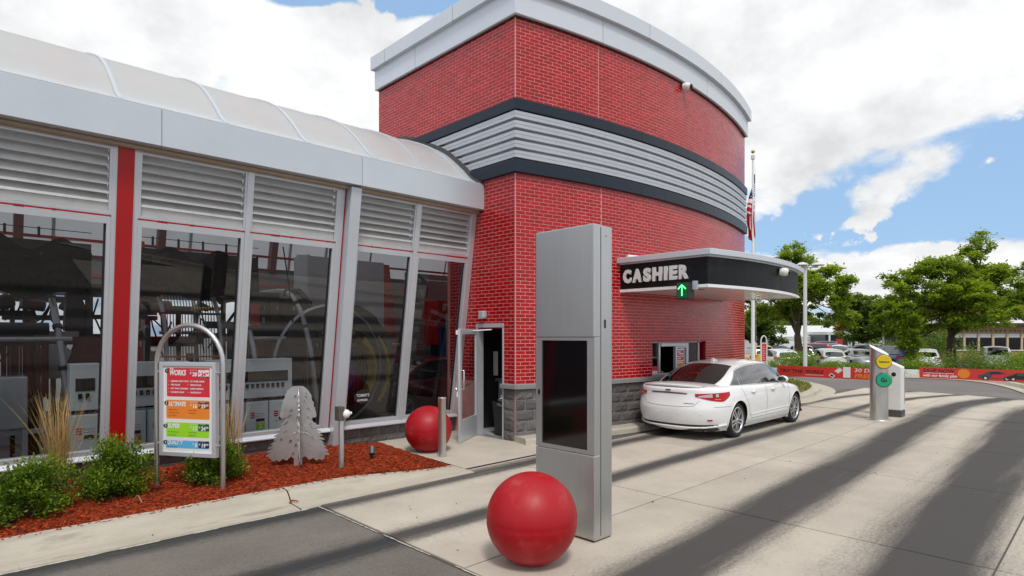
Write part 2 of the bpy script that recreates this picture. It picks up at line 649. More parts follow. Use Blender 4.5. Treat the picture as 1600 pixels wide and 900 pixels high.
M['steel'] = mat('brushed_steel', (0.58, 0.57, 0.55), 0.34, 0.9, var=0.05, vscale=6, rvar=0.08, stretch=(6, 6, 0.4))
M['kiosk'] = mat('kiosk_aluminium', (0.50, 0.505, 0.505), 0.36, 0.8, dirt=((0.30, 0.30, 0.30), 0.12, 3.0), var=0.022, vscale=4, rvar=0.03, stretch=(5, 5, 0.3))
M['black'] = mat('black_plastic', (0.012, 0.012, 0.013), 0.45)
M['screen'] = mat('dark_screen', (0.004, 0.003, 0.004), 0.07, spec=0.55)
M['rubber'] = mat('rubber', (0.018, 0.018, 0.018), 0.75, var=0.2, vscale=20)
M['redball'] = mat('red_ball_plastic', (0.37, 0.003, 0.008), 0.48, spec=0.4, var=0.07, vscale=4, dirt=((0.50, 0.08, 0.08), 0.4, 5.0), rvar=0.08, bump=0.05, bscale=90)
M['white'] = mat('white_paint', (0.80, 0.80, 0.79), 0.4)
M['offwhite'] = mat('off_white', (0.74, 0.73, 0.70), 0.5, var=0.05)
M['darkfascia'] = mat('black_fascia', (0.008, 0.009, 0.011), 0.55, spec=0.2, var=0.10, vscale=1.6, dirt=((0.06, 0.058, 0.055), 0.5, 1.4))
M['letter'] = mat('letter_grey', (0.62, 0.62, 0.61), 0.45)
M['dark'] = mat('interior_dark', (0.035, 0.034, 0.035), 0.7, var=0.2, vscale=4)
M['grey'] = mat('interior_grey', (0.36, 0.36, 0.37), 0.6, var=0.08, vscale=2)
M['wallpanel'] = mat('wash_wall_panel', (0.50, 0.50, 0.52), 0.45, var=0.06, vscale=1.3)
M['cloth'] = mat('black_cloth', (0.010, 0.010, 0.010), 0.92, var=0.3, vscale=5, bump=0.2, spec=0.2)
M['darkred'] = mat('dark_red_foam', (0.10, 0.010, 0.012), 0.9, var=0.35, vscale=12, tone=0.4)
M['pipe'] = mat('galvanised_pipe', (0.42, 0.42, 0.44), 0.40, 0.6, var=0.08, vscale=6)
M['cabinet'] = mat('cabinet_grey', (0.74, 0.80, 0.79), 0.5, var=0.04, vscale=3)
M['bark'] = mat('bark', (0.085, 0.062, 0.042), 0.95, var=0.3, vscale=9, bump=0.8, bscale=25)
M['mulch'] = mat('red_mulch', (0.33, 0.046, 0.013), 0.95, var=0.4, vscale=25, bump=1.0, bscale=55, tone=0.62, spec=0.2)
M['land'] = mat('far_land', (0.17, 0.158, 0.148), 0.95, var=0.2, vscale=0.08, spec=0.2)
M['grassground'] = mat('lawn', (0.10, 0.135, 0.03), 0.95, var=0.35, vscale=1.2, bump=0.5, bscale=30, spec=0.2, dirt=((0.17, 0.15, 0.06), 0.6, 0.7))
M['leaf'] = leaf_mat('tree_leaf', (0.205, 0.30, 0.030), 0.5, 0.58)
M['leafdark'] = leaf_mat('far_leaf', (0.115, 0.185, 0.034), 0.45, 0.45)
M['shrubleaf'] = leaf_mat('shrub_leaf', (0.125, 0.205, 0.014), 0.75, 0.42, 0.38)
M['blade'] = leaf_mat('grass_blade', (0.13, 0.18, 0.03), 0.4, 0.35)
M['dry'] = leaf_mat('dry_grass', (0.48, 0.34, 0.16), 0.4, 0.3)
M['carwhite'] = mat('pearl_white_paint', (0.80, 0.80, 0.79), 0.22, 0.0, coat=0.7, var=0.015, vscale=2)
M['carglass'] = mat('dark_car_glass', (0.006, 0.007, 0.008), 0.02, spec=1.0, coat=1.0)
M['chrome'] = mat('chrome', (0.75, 0.75, 0.76), 0.12, 1.0)
M['tail'] = mat('tail_light_red', (0.36, 0.002, 0.004), 0.16, spec=0.35, emit=(0.6, 0.004, 0.006), estr=0.10)
M['tailclear'] = mat('tail_light_clear', (0.46, 0.42, 0.42), 0.15, 0.3, coat=0.6)
M['taillit'] = mat('tail_light_lit', (0.9, 0.1, 0.06), 0.3, emit=(1.0, 0.12, 0.05), estr=1.2)
M['rim'] = mat('alloy_rim', (0.60, 0.60, 0.61), 0.25, 0.85)
M['rimdark'] = mat('wheel_well', (0.018, 0.018, 0.019), 0.7)
M['gold'] = mat('gold_ball', (0.55, 0.38, 0.10), 0.25, 0.9)
M['flagred'] = mat('flag_red', (0.55, 0.02, 0.04), 0.8)
M['flagwhite'] = mat('flag_white', (0.85, 0.83, 0.82), 0.8)
M['flagblue'] = mat('flag_blue', (0.03, 0.04, 0.14), 0.8)
M['greenlit'] = mat('green_led', (0.05, 0.6, 0.15), 0.3, emit=(0.12, 1.0, 0.28), estr=2.2)
M['greenglow'] = mat('green_lens', (0.004, 0.035, 0.014), 0.2, emit=(0.0, 0.10, 0.03), estr=0.5)
M['banner'] = mat('banner_red', (0.62, 0.035, 0.025), 0.55, var=0.05)
M['orange'] = mat('print_orange', (0.80, 0.22, 0.02), 0.5)
M['green'] = mat('print_green', (0.30, 0.66, 0.015), 0.5)
M['blue'] = mat('print_blue', (0.10, 0.42, 0.72), 0.5)
M['printred'] = mat('print_red', (0.62, 0.025, 0.04), 0.5)
M['printdark'] = mat('print_black', (0.02, 0.018, 0.02), 0.5)
M['navyprint'] = mat('print_navy', (0.012, 0.025, 0.09), 0.5)
M['brownprint'] = mat('print_brown', (0.22, 0.04, 0.015), 0.5)
M['greendark'] = mat('print_dark_green', (0.01, 0.09, 0.04), 0.5)
M['yellowpanel'] = mat('yellow_button', (0.72, 0.50, 0.008), 0.35, var=0.04)
M['greenpanel'] = mat('green_button', (0.004, 0.34, 0.17), 0.3, var=0.04)
M['yellow'] = mat('yellow_paint', (0.72, 0.38, 0.02), 0.5)
M['skin'] = mat('skin', (0.46, 0.27, 0.18), 0.6)
M['glass'] = glass_mat('tinted_window_glass', (0.54, 0.56, 0.58), 0.01)
M['doorglass'] = glass_mat('door_glass', (0.62, 0.64, 0.65), 0.03)
M['roofpoly'] = None
def roof_material():
    m = bpy.data.materials.new('polycarbonate_sheet')
    m.use_nodes = True
    t = NT(m.node_tree)
    m.node_tree.nodes.clear()
    pos = t.n('ShaderNodeNewGeometry').outputs['Position']
    fl = t.noise(t.vm('MULTIPLY', pos, (12.0, 0.6, 0.6)), 3.0, 4.0)
    c = t.mix(fl, (0.86, 0.875, 0.86, 1), (0.90, 0.915, 0.90, 1))
    d = t.n('ShaderNodeBsdfPrincipled', {'Base Color': c, 'Roughness': 0.32, 'Specular IOR Level': 0.5})
    tr = t.n('ShaderNodeBsdfTranslucent', {'Color': (0.95, 0.955, 0.95, 1)})
    mx = t.n('ShaderNodeMixShader', {0: 0.52, 1: d.outputs[0], 2: tr.outputs[0]})
    t.n('ShaderNodeOutputMaterial', {'Surface': mx.outputs[0]})
    return m


M['roofpoly'] = roof_material()
M['farpanel'] = mat('far_wall_panel', (0.20, 0.20, 0.21), 0.6, var=0.1)
M['rafter'] = mat('rafter_brown', (0.20, 0.055, 0.045), 0.5, var=0.1)



# ------------------------------------------------------------------ ground, paving, road
def gz(x, y):
    """height of the land: level site, half a metre lower beyond the far kerb"""
    t = min(1.0, max(0.0, (x * 0.96 + y * 0.1 - 33.5) / 7.0))
    return -0.48 * t * t * (3 - 2 * t)


def build_ground():
    mb = MB()
    xs = [-1800, -400, -120, -60, -30, -12, -4, 0, 4, 8, 14, 20, 26, 30, 33, 34.5, 36, 37.5, 39, 41, 46, 60, 90, 140, 260, 600, 2400]
    ys = [-2400, -600, -200, -80, -40, -20, -10, -4, 0, 4, 8, 12, 18, 26, 40, 70, 140, 400, 2400]
    mb.grid([[(x, y, gz(x, y) - 0.04) for y in ys] for x in xs], 0, True)
    tag(mb.build('ground', M['land']), kind='structure')
    # approach asphalt around the concrete lanes
    mb = MB()
    mb.grid([[(x, y, -0.016) for y in (-9, -6, -2, 2, 6.7)] for x in (-40, -15, -4, 0, 3.6)], 0, False, 0.5)
    tag(mb.build('approach_asphalt', M['asphalt']), kind='structure')
    mb = MB()
    kerb = far_kerb_line()
    outer = kerb + [(3.3, -9.0), (3.3, 7.9), (17.0, 7.9), (17.0, 24.0), (20.0, 24.0)]
    mb.poly(outer, (), 0, lambda p: (p[0], p[1], -0.014), 0.5)
    tag(mb.build('road', M['road']), kind='structure')


def far_kerb_line():
    """inside edge of the kerb round the outside of the exit bend"""
    c = [(24.0, 17.5), (27.2, 13.6), (30.0, 10.6), (31.8, 8.2), (32.5, 6.0), (31.8, 4.1), (29.4, 2.75), (25.5, 1.6), (20.5, 0.2), (14.0, -2.0), (7.5, -5.2), (3.4, -8.6)]
    return [(p.x, p.y) for p in curve_pts([(a, b, 0) for a, b in c], 60)]


build_ground()


def offset_line(pts, d):
    out = []
    for i, p in enumerate(pts):
        a, b = Vector(pts[max(0, i - 1)]), Vector(pts[min(len(pts) - 1, i + 1)])
        t = (b - a).normalized()
        out.append((p[0] - t.y * d, p[1] + t.x * d))
    return out


def build_far_kerb():
    line = far_kerb_line()
    prof = [(-0.45, 0.012), (-0.06, 0.0), (0.0, 0.12), (0.16, 0.14), (0.20, 0.12), (0.22, -0.1)]
    lines = [offset_line(line, o) for o, _ in prof]
    mb = MB()
    mb.grid([[(lines[k][i][0], lines[k][i][1], prof[k][1]) for k in range(len(prof))] for i in range(len(line))], 0, False, 0.5)
    tag(mb.build('far_kerb', M['kerb']), kind='structure')


build_far_kerb()


def build_lanes():
    """concrete lanes laid as separate slabs with open joints"""
    root = tag(MB().grid([[(x, y, -0.010) for y in (-6.0, 7.0)] for x in (3.15, 24.0)], 0, False).build('lane_pavement', M['joint']), kind='structure')
    xs = [3.17 + 3.14 * i for i in range(7)]
    ys = [-5.5, -2.4, 0.72, 3.83, 6.62]
    g = 0.008
    for i in range(len(xs) - 1):
        for j in range(len(ys) - 1):
            xe = xs[i + 1]
            mb = MB()
            a, b, c, d = xs[i] + g, xe - g, ys[j] + g, ys[j + 1] - g
            mb.box(a, b, c, d, -0.009, rnd.uniform(0, 0.002), 0)
            mb.build('slab', M['concrete'], root)
    # last row of slabs is cut to the sweep of the bend
    for j, (xa, xb) in enumerate([(20.0, 20.6), (20.4, 21.6), (21.6, 23.4), (23.4, 23.9)]):
        a, c, d = xs[-1] + g, ys[j] + g, ys[j + 1] - g
        xa, xb = max(xa, a + 0.3), max(xb, a + 0.5)
        MB().hexa([(a, c, -0.009), (xa + 0.8, c, -0.009), (xb + 0.8, d, -0.009), (a, d, -0.009),
                   (a, c, 0.001), (xa + 0.8, c, 0.001), (xb + 0.8, d, 0.001), (a, d, 0.001)], 0).build('slab', M['concrete'], root)
    # door apron between bed, wall and lane
    mb = MB()
    mb.poly([(5.52, 6.64), (7.75, 6.64), (7.75, 9.5), (5.75, 9.5), (5.62, 8.2)], (), 0, lambda p: (p[0], p[1], 0.012), 0.6)
    mb.poly([(3.3, 6.62), (5.52, 6.64), (5.56, 6.95), (3.3, 6.8)], (), 0, lambda p: (p[0], p[1], 0.004), 0.6)
    mb.build('slab', M['concrete'], root)


build_lanes()


def kerb_h(x):
    t = min(1, max(0, (x - 3.4) / 2.1))
    return 0.125 * (1 - t * t * (3 - 2 * t)) + 0.022


def build_bed_kerb():
    root = tag(MB().box(-12, 5.5, 6.44, 6.90, -0.03, -0.012).build('planting_kerb', M['joint']), kind='structure')
    cuts = [-9.0, -6.0, -3.1, -0.2, 2.93, 5.5]
    for a, b in zip(cuts[:-1], cuts[1:]):
        mb = MB()
        n = 10
        rows = []
        for i in range(n + 1):
            x = a + 0.007 + (b - a - 0.014) * i / n
            h = kerb_h(x)
            rows.append([(x, 6.40, -0.012), (x, 6.405, 0.006), (x, 6.60, 0.014), (x, 6.65, 0.02), (x, 6.72, h * 0.72), (x, 6.76, h * 0.95), (x, 6.80, h), (x, 6.93, h), (x, 6.95, h - 0.03), (x, 6.96, -0.01)])
        mb.grid(rows, 0, False, 0.5)
        mb.build('kerb_stone', M['kerb'], root)


build_bed_kerb()


def bed_h(x, y):
    return 0.10 * min(1, max(0.15, (5.9 - x) / 1.8)) + 0.03 * noise.noise((x * 1.3, y * 1.3, 0)) + 0.02 * noise.noise((x * 5, y * 5, 3))


def build_mulch():
    mb = MB()
    nx, ny = 110, 34
    rows = []
    for i in range(nx + 1):
        x = -6 + 11.75 * i / nx
        row = []
        for j in range(ny + 1):
            y = 6.94 + 2.7 * j / ny
            xx = min(x, 5.45 + 0.13 * (y - 6.9) + 0.02 * math.sin(y * 20))
            row.append((xx, y, max(0.018, bed_h(xx, y))))
        rows.append(row)
    mb.grid(rows, 0, True, 0.35)
    for _ in range(21000):
        y = 6.95 + 2.45 * rnd.random() ** 1.2
        x = 5.5 - 6.6 * rnd.random() ** 1.0
        if x > 5.45 + 0.13 * (y - 6.9):
            continue
        if rnd.random() < 0.012:
            y = 6.95 - rnd.random() * 0.12
        z = max(0.02, bed_h(x, y)) + rnd.uniform(0.0, 0.014)
        if y < 6.94:
            z = kerb_h(x) + 0.003
        l, w = rnd.uniform(0.012, 0.034), rnd.uniform(0.003, 0.008)
        a = rnd.uniform(0, PI)
        d = Vector((math.cos(a), math.sin(a), rnd.uniform(-0.4, 0.4)))
        s = Vector((-math.sin(a), math.cos(a), rnd.uniform(-0.6, 0.6))) * w
        p = Vector((x, y, z))
        d = d * l
        mb.add([p - d - s, p + d - s, p + d + s, p - d + s, p + Vector((0, 0, 0.006))], [(0, 1, 4), (1, 2, 4), (2, 3, 4), (3, 0, 4)], 0, False, rnd.random() ** 1.4)
    o = mb.build('mulch_ground', M['mulch'], fix=False)
    tag(o, 'red bark mulch spread over the planting bed along the glass wall', 'mulch', kind='stuff')


build_mulch()


def build_crusts():
    """pale broken line of grit where two pavings meet"""
    mb = MB()

    def run(a, b, w, z):
        a, b = Vector(a), Vector(b)
        d = (b - a).normalized()
        s = Vector((-d.y, d.x, 0))
        L = (b - a).length
        q = 0.0
        while q < L:
            l = rnd.uniform(0.05, 0.30)
            if rnd.random() < 0.86:
                n = max(2, int(l / 0.03))
                rows = []
                for i in range(n + 1):
                    p = a + d * (q + l * i / n) + s * (0.012 * noise.noise((q + l * i / n, 2, 1)) + 0.008 * noise.noise(((q + l * i / n) * 9, 5, 1)))
                    h = w * (0.35 + 0.65 * rnd.random()) * (0.3 if i in (0, n) else 1)
                    rows.append([(p.x - s.x * h, p.y - s.y * h, z), (p.x, p.y, z + 0.005), (p.x + s.x * h, p.y + s.y * h, z)])
                mb.grid(rows, 0, False)
            q += l
    run((-6.0, 6.395, 0), (3.05, 6.395, 0), 0.008, -0.012)
    run((3.135, 6.60, 0), (3.16, 3.8, 0), 0.009, -0.006)
    run((3.16, 3.8, 0), (3.16, -2.0, 0), 0.009, -0.006)
    tag(mb.build('edge_grit', M['crust'], None, fix=False), 'pale broken grit line where asphalt meets kerb and concrete', 'grit', kind='stuff')
    mb = MB()
    for _ in range(260):
        x, y = rnd.uniform(-1, 14), rnd.uniform(-2.5, 7.4)
        if 3.6 < x < 5.2 and 3.0 < y < 4.4:
            continue
        if y > 6.35 and x < 5.5:
            z = 0.016 if y < 6.6 else kerb_h(x) + 0.002
            if 6.6 <= y < 6.8 or y > 6.93:
                continue
        elif x < 3.1:
            z = -0.014
        else:
            z = 0.003
        r = rnd.uniform(0.006, 0.018)
        a = rnd.uniform(0, PI)
        d = Vector((math.cos(a), math.sin(a), 0)) * r
        s = Vector((-math.sin(a), math.cos(a), 0)) * r * rnd.uniform(0.25, 0.6)
        p = Vector((x, y, z))
        mb.add([p - d, p - s, p + d, p + s, p + Vector((0, 0, r * 0.5))], [(0, 1, 4), (1, 2, 4), (2, 3, 4), (3, 0, 4)], 0, False, rnd.random())
    tag(mb.build('litter_crumbs', M['bark'], None, fix=False), 'dark crumbs of bark and leaf scattered over the paving', 'debris', kind='stuff')


M['crust'] = mat('pale_grit', (0.50, 0.46, 0.38), 0.95, var=0.2, vscale=30)
build_crusts()

# ------------------------------------------------------------------ the brick tower
X0, X1, YA, SAG = 7.593, 17.08, 7.715, 0.64
RAD = (((X1 - X0) / 2) ** 2 + SAG ** 2) / (2 * SAG)
CX, CY = (X0 + X1) / 2, YA - SAG + RAD
TH = math.asin((X1 - X0) / 2 / RAD)
ARC = 2 * TH * RAD                           # length of the bowed front
YB = 12.36                                   # far end of the left face


def AP(s, z, o=0.0):
    """point on the bowed front: s metres along it from the corner, o metres proud of it"""
    a = -TH + s / RAD
    r = RAD + o
    return (CX + r * math.sin(a), CY - r * math.cos(a), z)


def LP(s, z, o=0.0):
    """point on the flat left face: s metres back from the corner, o metres proud of it"""
    return (X0 - o, YA + s, z)


tower = thing('cashier_building', 'red brick cashier tower with bowed front and striped grey metal band', 'building', (12.3, 9.5, 0))
BZ0, BZ1, BZ2, BZ3 = 1.055, 4.92, 6.277, 7.80
BRH = 0.0673
WIN = (3.66, 6.06, 1.055, 1.83)              # service window: s0, s1, z0, z1 on the bowed front
DOOR = (0.30, 1.02, 0.0, 2.10)               # door on the left face: s0, s1, z0, z1


def build_brickwork():
    backing = MB()
    cols = []
    n = 60

    def strip(fn, s0, s1, z0, z1, o, n):
        backing.grid([[fn(s0 + (s1 - s0) * i / n, z, o) for z in (z0, z1)] for i in range(n + 1)], 0, True, 0.5)
    o = -0.0022
    # bowed front around the service window
    a, b, c, d = WIN
    strip(AP, 0, a, 0, BZ1 + 0.06, o, 20)
    strip(AP, b, ARC, 0, BZ1 + 0.06, o, 20)
    strip(AP, a, b, 0, c, o, 14)
    strip(AP, a, b, d, BZ1 + 0.06, o, 14)
    strip(AP, 0, ARC, BZ2 - 0.05, BZ3 + 0.1, o, 60)
    # left face around the door
    a, b, c, d = DOOR
    strip(LP, 0, a, 0, d, o, 1)
    strip(LP, b, 2.0, 0, d, o, 1)
    strip(LP, 0, 2.0, d, BZ1 + 0.06, o, 1)
    strip(LP, 0, YB - YA, BZ2 - 0.05, BZ3 + 0.1, o, 1)
    # reveal of the window and of the door in brick
    for s in (WIN[0], WIN[1]):
        backing.quad(AP(s, WIN[2], o), AP(s, WIN[2], -0.20), AP(s, WIN[3], -0.20), AP(s, WIN[3], o), 1)
    backing.grid([[AP(WIN[0] + (WIN[1] - WIN[0]) * i / 8, WIN[3], q) for q in (o, -0.2)] for i in range(9)], 1)
    backing.quad(LP(DOOR[0], 0, o), LP(DOOR[0], 0, -0.2), LP(DOOR[0], DOOR[3], -0.2), LP(DOOR[0], DOOR[3], o), 1)
    backing.build('wall', [M['mortar'], M['brick']], tower)

    bricks = []
    L, H, G = 0.203, BRH, 0.0115

    def lay(fn, smax, z0, z1, holes, tag_):
        nc = int(round((z1 - z0) / H))
        h = (z1 - z0) / nc
        for k in range(nc):
            za, zb = z0 + k * h + G / 2, z0 + (k + 1) * h - G / 2
            off = -(L / 2) if k % 2 else 0.0
            s = off
            while s < smax:
                ranges = [(max(s, 0.0), min(s + L, smax))]
                for (ha, hb, hc, hd) in holes:
                    if (za + zb) / 2 > hc and (za + zb) / 2 < hd:
                        nr = []
                        for p, q in ranges:
                            if q <= ha or p >= hb:
                                nr.append((p, q))
                            else:
                                if p < ha:
                                    nr.append((p, ha))
                                if q > hb:
                                    nr.append((hb, q))
                        ranges = nr
                for p, q in ranges:
                    if q - p > 0.03:
                        bricks.append((fn, p + G / 2, q - G / 2, za, zb))
                s += L
    cj = 2.06                                 # control joint in the bowed front
    lay(lambda s, z, o=0.0: AP(s + 0.012, z, o), cj - 0.018, BZ0, BZ1, [], 'a')
    lay(lambda s, z, o=0.0: AP(s + cj + 0.006, z, o), ARC - cj - 0.02, BZ0, BZ1, [(WIN[0] - cj - 0.006, WIN[1] - cj - 0.006, WIN[2], WIN[3])], 'a')
    lay(lambda s, z, o=0.0: AP(s + 0.012, z, o), 1.98 - 0.018, BZ2, BZ3, [], 'a')
    lay(lambda s, z, o=0.0: AP(s + 1.98 + 0.006, z, o), ARC - 1.98 - 0.02, BZ2, BZ3, [], 'a')
    lay(lambda s, z, o=0.0: LP(s + 0.012, z, o), 1.9, BZ0, BZ1, [(DOOR[0] - 0.012, DOOR[1] + 0.08, DOOR[2], DOOR[3])], 'l')
    lay(lambda s, z, o=0.0: LP(s + 0.012, z, o), YB - YA - 0.012, BZ2, BZ3, [], 'l')
    camv = Vector((0, 0, 1.95))
    sized = []
    for i, (fn, p, q, za, zb) in enumerate(bricks):
        c = Vector(fn((p + q) / 2, (za + zb) / 2))
        e = (Vector(fn(q, za)) - Vector(fn(p, za)))
        v = c - camv
        cross = e.cross(Vector((0, 0, zb - za)))
        hidden = (2.0 < c.z < 0) or (fn(0, 0)[0] < X0 + 0.01 and c.y > 9.0 and c.z < 4.5) or (c.x > 7.7 and c.z < 3.0 and c.x < 9.9 and c.y < 7.7)
        sized.append((0 if hidden else abs(cross.dot(v)) / v.length ** 3, i))
    sized.sort(reverse=True)
    single = set(i for _, i in sized[:296])
    rest = MB()
    meshes = {}
    for i, (fn, p, q, za, zb) in enumerate(bricks):
        w = 0.0025 * (rnd.random() - 0.4)
        if i in single:
            c = fn((p + q) / 2, (za + zb) / 2, 0)
            e = Vector(fn(q, za)) - Vector(fn(p, za))
            key = (round(q - p, 2), round(zb - za, 4), rnd.randrange(8))
            if key not in meshes:
                b = MB()
                hl, hh = (q - p) / 2, (zb - za) / 2
                b.box(-hl, hl, -0.001, 0.03, -hh, hh, 0, (key[2] + 0.5) / 8, skip=(4,))
                meshes[key] = b.mesh('brick', M['brick'])
            ob = link('brick', meshes[key], tower, loc=None, fix=False)
            ob.location = Vector(c) - Vector(tower.location)
            ob.matrix_parent_inverse = Matrix.Identity(4)
            ob.rotation_euler = (0, 0, math.atan2(e.y, e.x) if fn(0, 0)[0] > X0 + 0.005 else -PI / 2)
            if fn(0, 0)[0] < X0 + 0.005:
                ob.rotation_euler = (0, 0, -PI / 2)
        else:
            tn = rnd.random()
            rest.hexa([fn(p, za, w), fn(q, za, w), fn(q, za, -0.02), fn(p, za, -0.02), fn(p, zb, w), fn(q, zb, w), fn(q, zb, -0.02), fn(p, zb, -0.02)], 0, tn, skip=(4,))
    tag(rest.build('brickwork', M['brick'], tower), kind='stuff')
    # sealant beads: corner, control joints
    sj = MB()
    for fn, s, z0, z1 in ((AP, cj, BZ0, BZ1), (AP, 1.98, BZ2, BZ3)):
        sj.hexa([fn(s - 0.004, z0, -0.006), fn(s + 0.004, z0, -0.006), fn(s + 0.004, z0, 0.0005), fn(s - 0.004, z0, 0.0005),
                 fn(s - 0.004, z1, -0.006), fn(s + 0.004, z1, -0.006), fn(s + 0.004, z1, 0.0005), fn(s - 0.004, z1, 0.0005)])
    for z0, z1 in ((0.0, BZ1), (BZ2, BZ3)):
        sj.box(X0 - 0.0025, X0 + 0.012, YA - 0.0045, YA + 0.012, z0, z1)
    sj.build('sealant_joint', M['sealant'], tower)


build_brickwork()


def build_base_blocks():
    """split-faced block course under the stone ledge"""
    H = [(0.0, 0.172), (0.180, 0.366), (0.374, 0.560), (0.568, 0.754), (0.762, 0.965)]
    back = MB()
    back.grid([[AP(ARC * i / 40, z, 0.018) for z in (0, BZ0 - 0.09)] for i in range(41)], 0)
    back.quad(LP(0, 0, 0.018), LP(DOOR[0] - 0.01, 0, 0.018), LP(DOOR[0] - 0.01, 0.965, 0.018), LP(0, 0.965, 0.018))
    back.build('wall', M['block_joint'], tower)

    def rough_block(fn, p, q, za, zb, name='block'):
        mb = MB()
        n, m = max(2, int((q - p) / 0.06)), 4
        sd = rnd.random() * 50
        rows = []
        for i in range(n + 1):
            row = []
            for j in range(m + 1):
                u, v = i / n, j / m
                e = min(u, 1 - u) * (q - p) / 0.02
                f = min(v, 1 - v) * (zb - za) / 0.02
                k = min(1, e, f)
                o = 0.020 + k * (0.022 + 0.016 * noise.noise((u * 6 + sd, v * 4, sd)))
                row.append(fn(p + (q - p) * u, za + (zb - za) * v, o))
            rows.append(row)
        mb.grid(rows, 0, False)
        mb.build(name, M['block'], tower, fix=True)
    for k, (za, zb) in enumerate(H):
        off = 0.20 if k % 2 else 0.0
        s = -off
        while s < ARC:
            p, q = max(0.0, s) + 0.004, min(ARC, s + 0.40) - 0.004
            if q - p > 0.05:
                rough_block(AP, p, q, za, zb)
            s += 0.4
        rough_block(LP, 0.004, DOOR[0] - 0.014, za, zb)
    # stone ledge, in lengths
    s = -0.0
    cuts = [0, 1.8, 3.62, 5.0, 6.3, 8.0, ARC]
    for a, b in zip(cuts[:-1], cuts[1:]):
        mb = MB()
        n = 8
        prof = [(-0.02, 0.968), (0.085, 0.968), (0.085, 1.043), (0.075, 1.053), (-0.20, 1.056)]
        rows = [[AP(a + 0.003 + (b - a - 0.006) * i / n, z, o) for o, z in prof] for i in range(n + 1)]
        mb.grid(rows, 0, False)
        if a == 0:
            mb.add(rows[0], [tuple(range(5))])
        mb.build('ledge', M['ledge'], tower)
    MB().box(X0 - 0.085, X0 + 0.02, YA - 0.082, YA + DOOR[0] + 0.03, 0.968, 1.05).build('ledge', M['ledge'], tower, bevel=0.008)


build_base_blocks()


def sweep_front(name, prof, mats, cuts, left_cuts, parent=tower, gap=0.004, smooth=False, n_per=1.0):
    """a moulding carried along the left face and round the bowed front, in separate lengths; prof: (proud, z)"""
    for a, b in zip(left_cuts[:-1], left_cuts[1:]):
        rows = []
        for s in (b - gap, a + (0 if a == 0 else gap)):
            rows.append([(X0 - o, (YA - o if s == 0 else YA + s), z) for o, z in prof])
        mb = MB().grid(rows, 0, smooth)
        mb.add(rows[0], [tuple(range(len(prof)))])
        mb.build(name, mats, parent)
    for a, b in zip(cuts[:-1], cuts[1:]):
        n = max(2, int((b - a) / 0.45))
        rows = []
        for i in range(n + 1):
            s = a + (b - a) * i / n
            if i == 0 and a > 0:
                s += gap
            if i == n:
                s -= gap
            if s == 0:
                rows.append([(X0 - o, YA - o, z) for o, z in prof])
            else:
                rows.append([AP(s, z, o) for o, z in prof])
        mb = MB().grid(rows, 0, smooth)
        mb.add(rows[-1], [tuple(range(len(prof)))])
        mb.build(name, mats, parent)


def build_bands():
    W = YB - YA
    sweep_front('band', [(-0.02, 6.275), (0.07, 6.268), (0.075, 6.262), (0.075, 6.072), (0.05, 6.064), (-0.02, 6.064)], M['navy'], [0, 3.2, 6.4, ARC], [0, 3.43])
    sweep_front('band', [(-0.02, 5.155), (0.07, 5.155), (0.075, 5.148), (0.075, 4.932), (0.05, 4.922), (-0.02, 4.922)], M['navy'], [0, 3.2, 6.4, ARC], [0, 1.6])
    prof = []
    z = 6.066
    P = 0.1812
    for k in range(5):
        t = z - k * P
        prof += [(-0.022, t), (-0.022, t - 0.008), (0.052, t - 0.020), (0.052, t - 0.076), (0.046, t - 0.080), (0.046, t - 0.085), (0.052, t - 0.089), (0.052, t - 0.144), (-0.022, t - 0.156)]
    prof.append((-0.022, 5.158))
    sweep_front('corrugated_panel', prof, M['corr'], [0, 5.72, ARC], [0, 2.86], gap=0.002)
    # screw heads on the corrugated sheet
    mb = MB()
    for k in range(5):
        zz = 6.066 - k * P - 0.098
        for i in range(15):
            s = 0.25 + i * 0.62
            if s < ARC:
                p = AP(s, zz, 0.054)
                mb.ball(p, 0.008, 6, 4)
        for i in range(4):
            mb.ball(LP(0.3 + i * 0.62, zz, 0.054), 0.008, 6, 4)
    tag(mb.build('screw_head', M['pipe'], tower), kind='stuff')
    W = YB - YA + 0.05
    # parapet: lower fascia and the coping that oversails it
    sweep_front('fascia_panel', [(-0.02, 7.79), (0.075, 7.79), (0.085, 7.80), (0.085, 8.275)], M['coping'], [0, 2.02, 5.95, ARC + 0.05], [0, 3.03, W])
    sweep_front('coping_panel', [(0.05, 8.263), (0.165, 8.258), (0.17, 8.263), (0.17, 8.56), (0.165, 8.57), (-0.4, 8.585)], M['coping'], [0, 3.35, 6.6, ARC + 0.12], [0, 1.62, 4.12, W + 0.05])
    # dark strip painting in the shadow line under the fascia
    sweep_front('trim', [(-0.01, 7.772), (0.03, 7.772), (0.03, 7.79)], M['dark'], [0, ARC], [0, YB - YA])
    # flat roof and the sides away from the street
    mb = MB()
    top = [AP(ARC * i / 30, 8.42, 0.0) for i in range(31)] + [(X1, YB, 8.42), (X0, YB, 8.42)]
    mb.add(top, [tuple(range(len(top)))], 0)
    mb.build('roof', M['grey'], tower)
    mb = MB()
    mb.quad((X1, YA, 0), (X1, YB, 0), (X1, YB, 8.42), (X1, YA, 8.42))
    mb.quad((X1, YB, 4.9), (X0, YB, 4.9), (X0, YB, 8.42), (X1, YB, 8.42))
    mb.quad((X0 + 0.05, 9.4, 4.9), (X1, 9.4, 4.9), (X1, YB, 4.9), (X0 + 0.05, YB, 4.9))
    mb.build('wall', M['brick'], tower)
    mb = MB()
    # metal-clad wall behind the corrugated band
    mb.grid([[AP(ARC * i / 30, z, -0.04) for z in (BZ1, BZ2)] for i in range(31)], 0)
    mb.quad(LP(0, BZ1, -0.04), LP(YB - YA, BZ1, -0.04), LP(YB - YA, BZ2, -0.04), LP(0, BZ2, -0.04))
    mb.build('wall', M['dark'], tower)


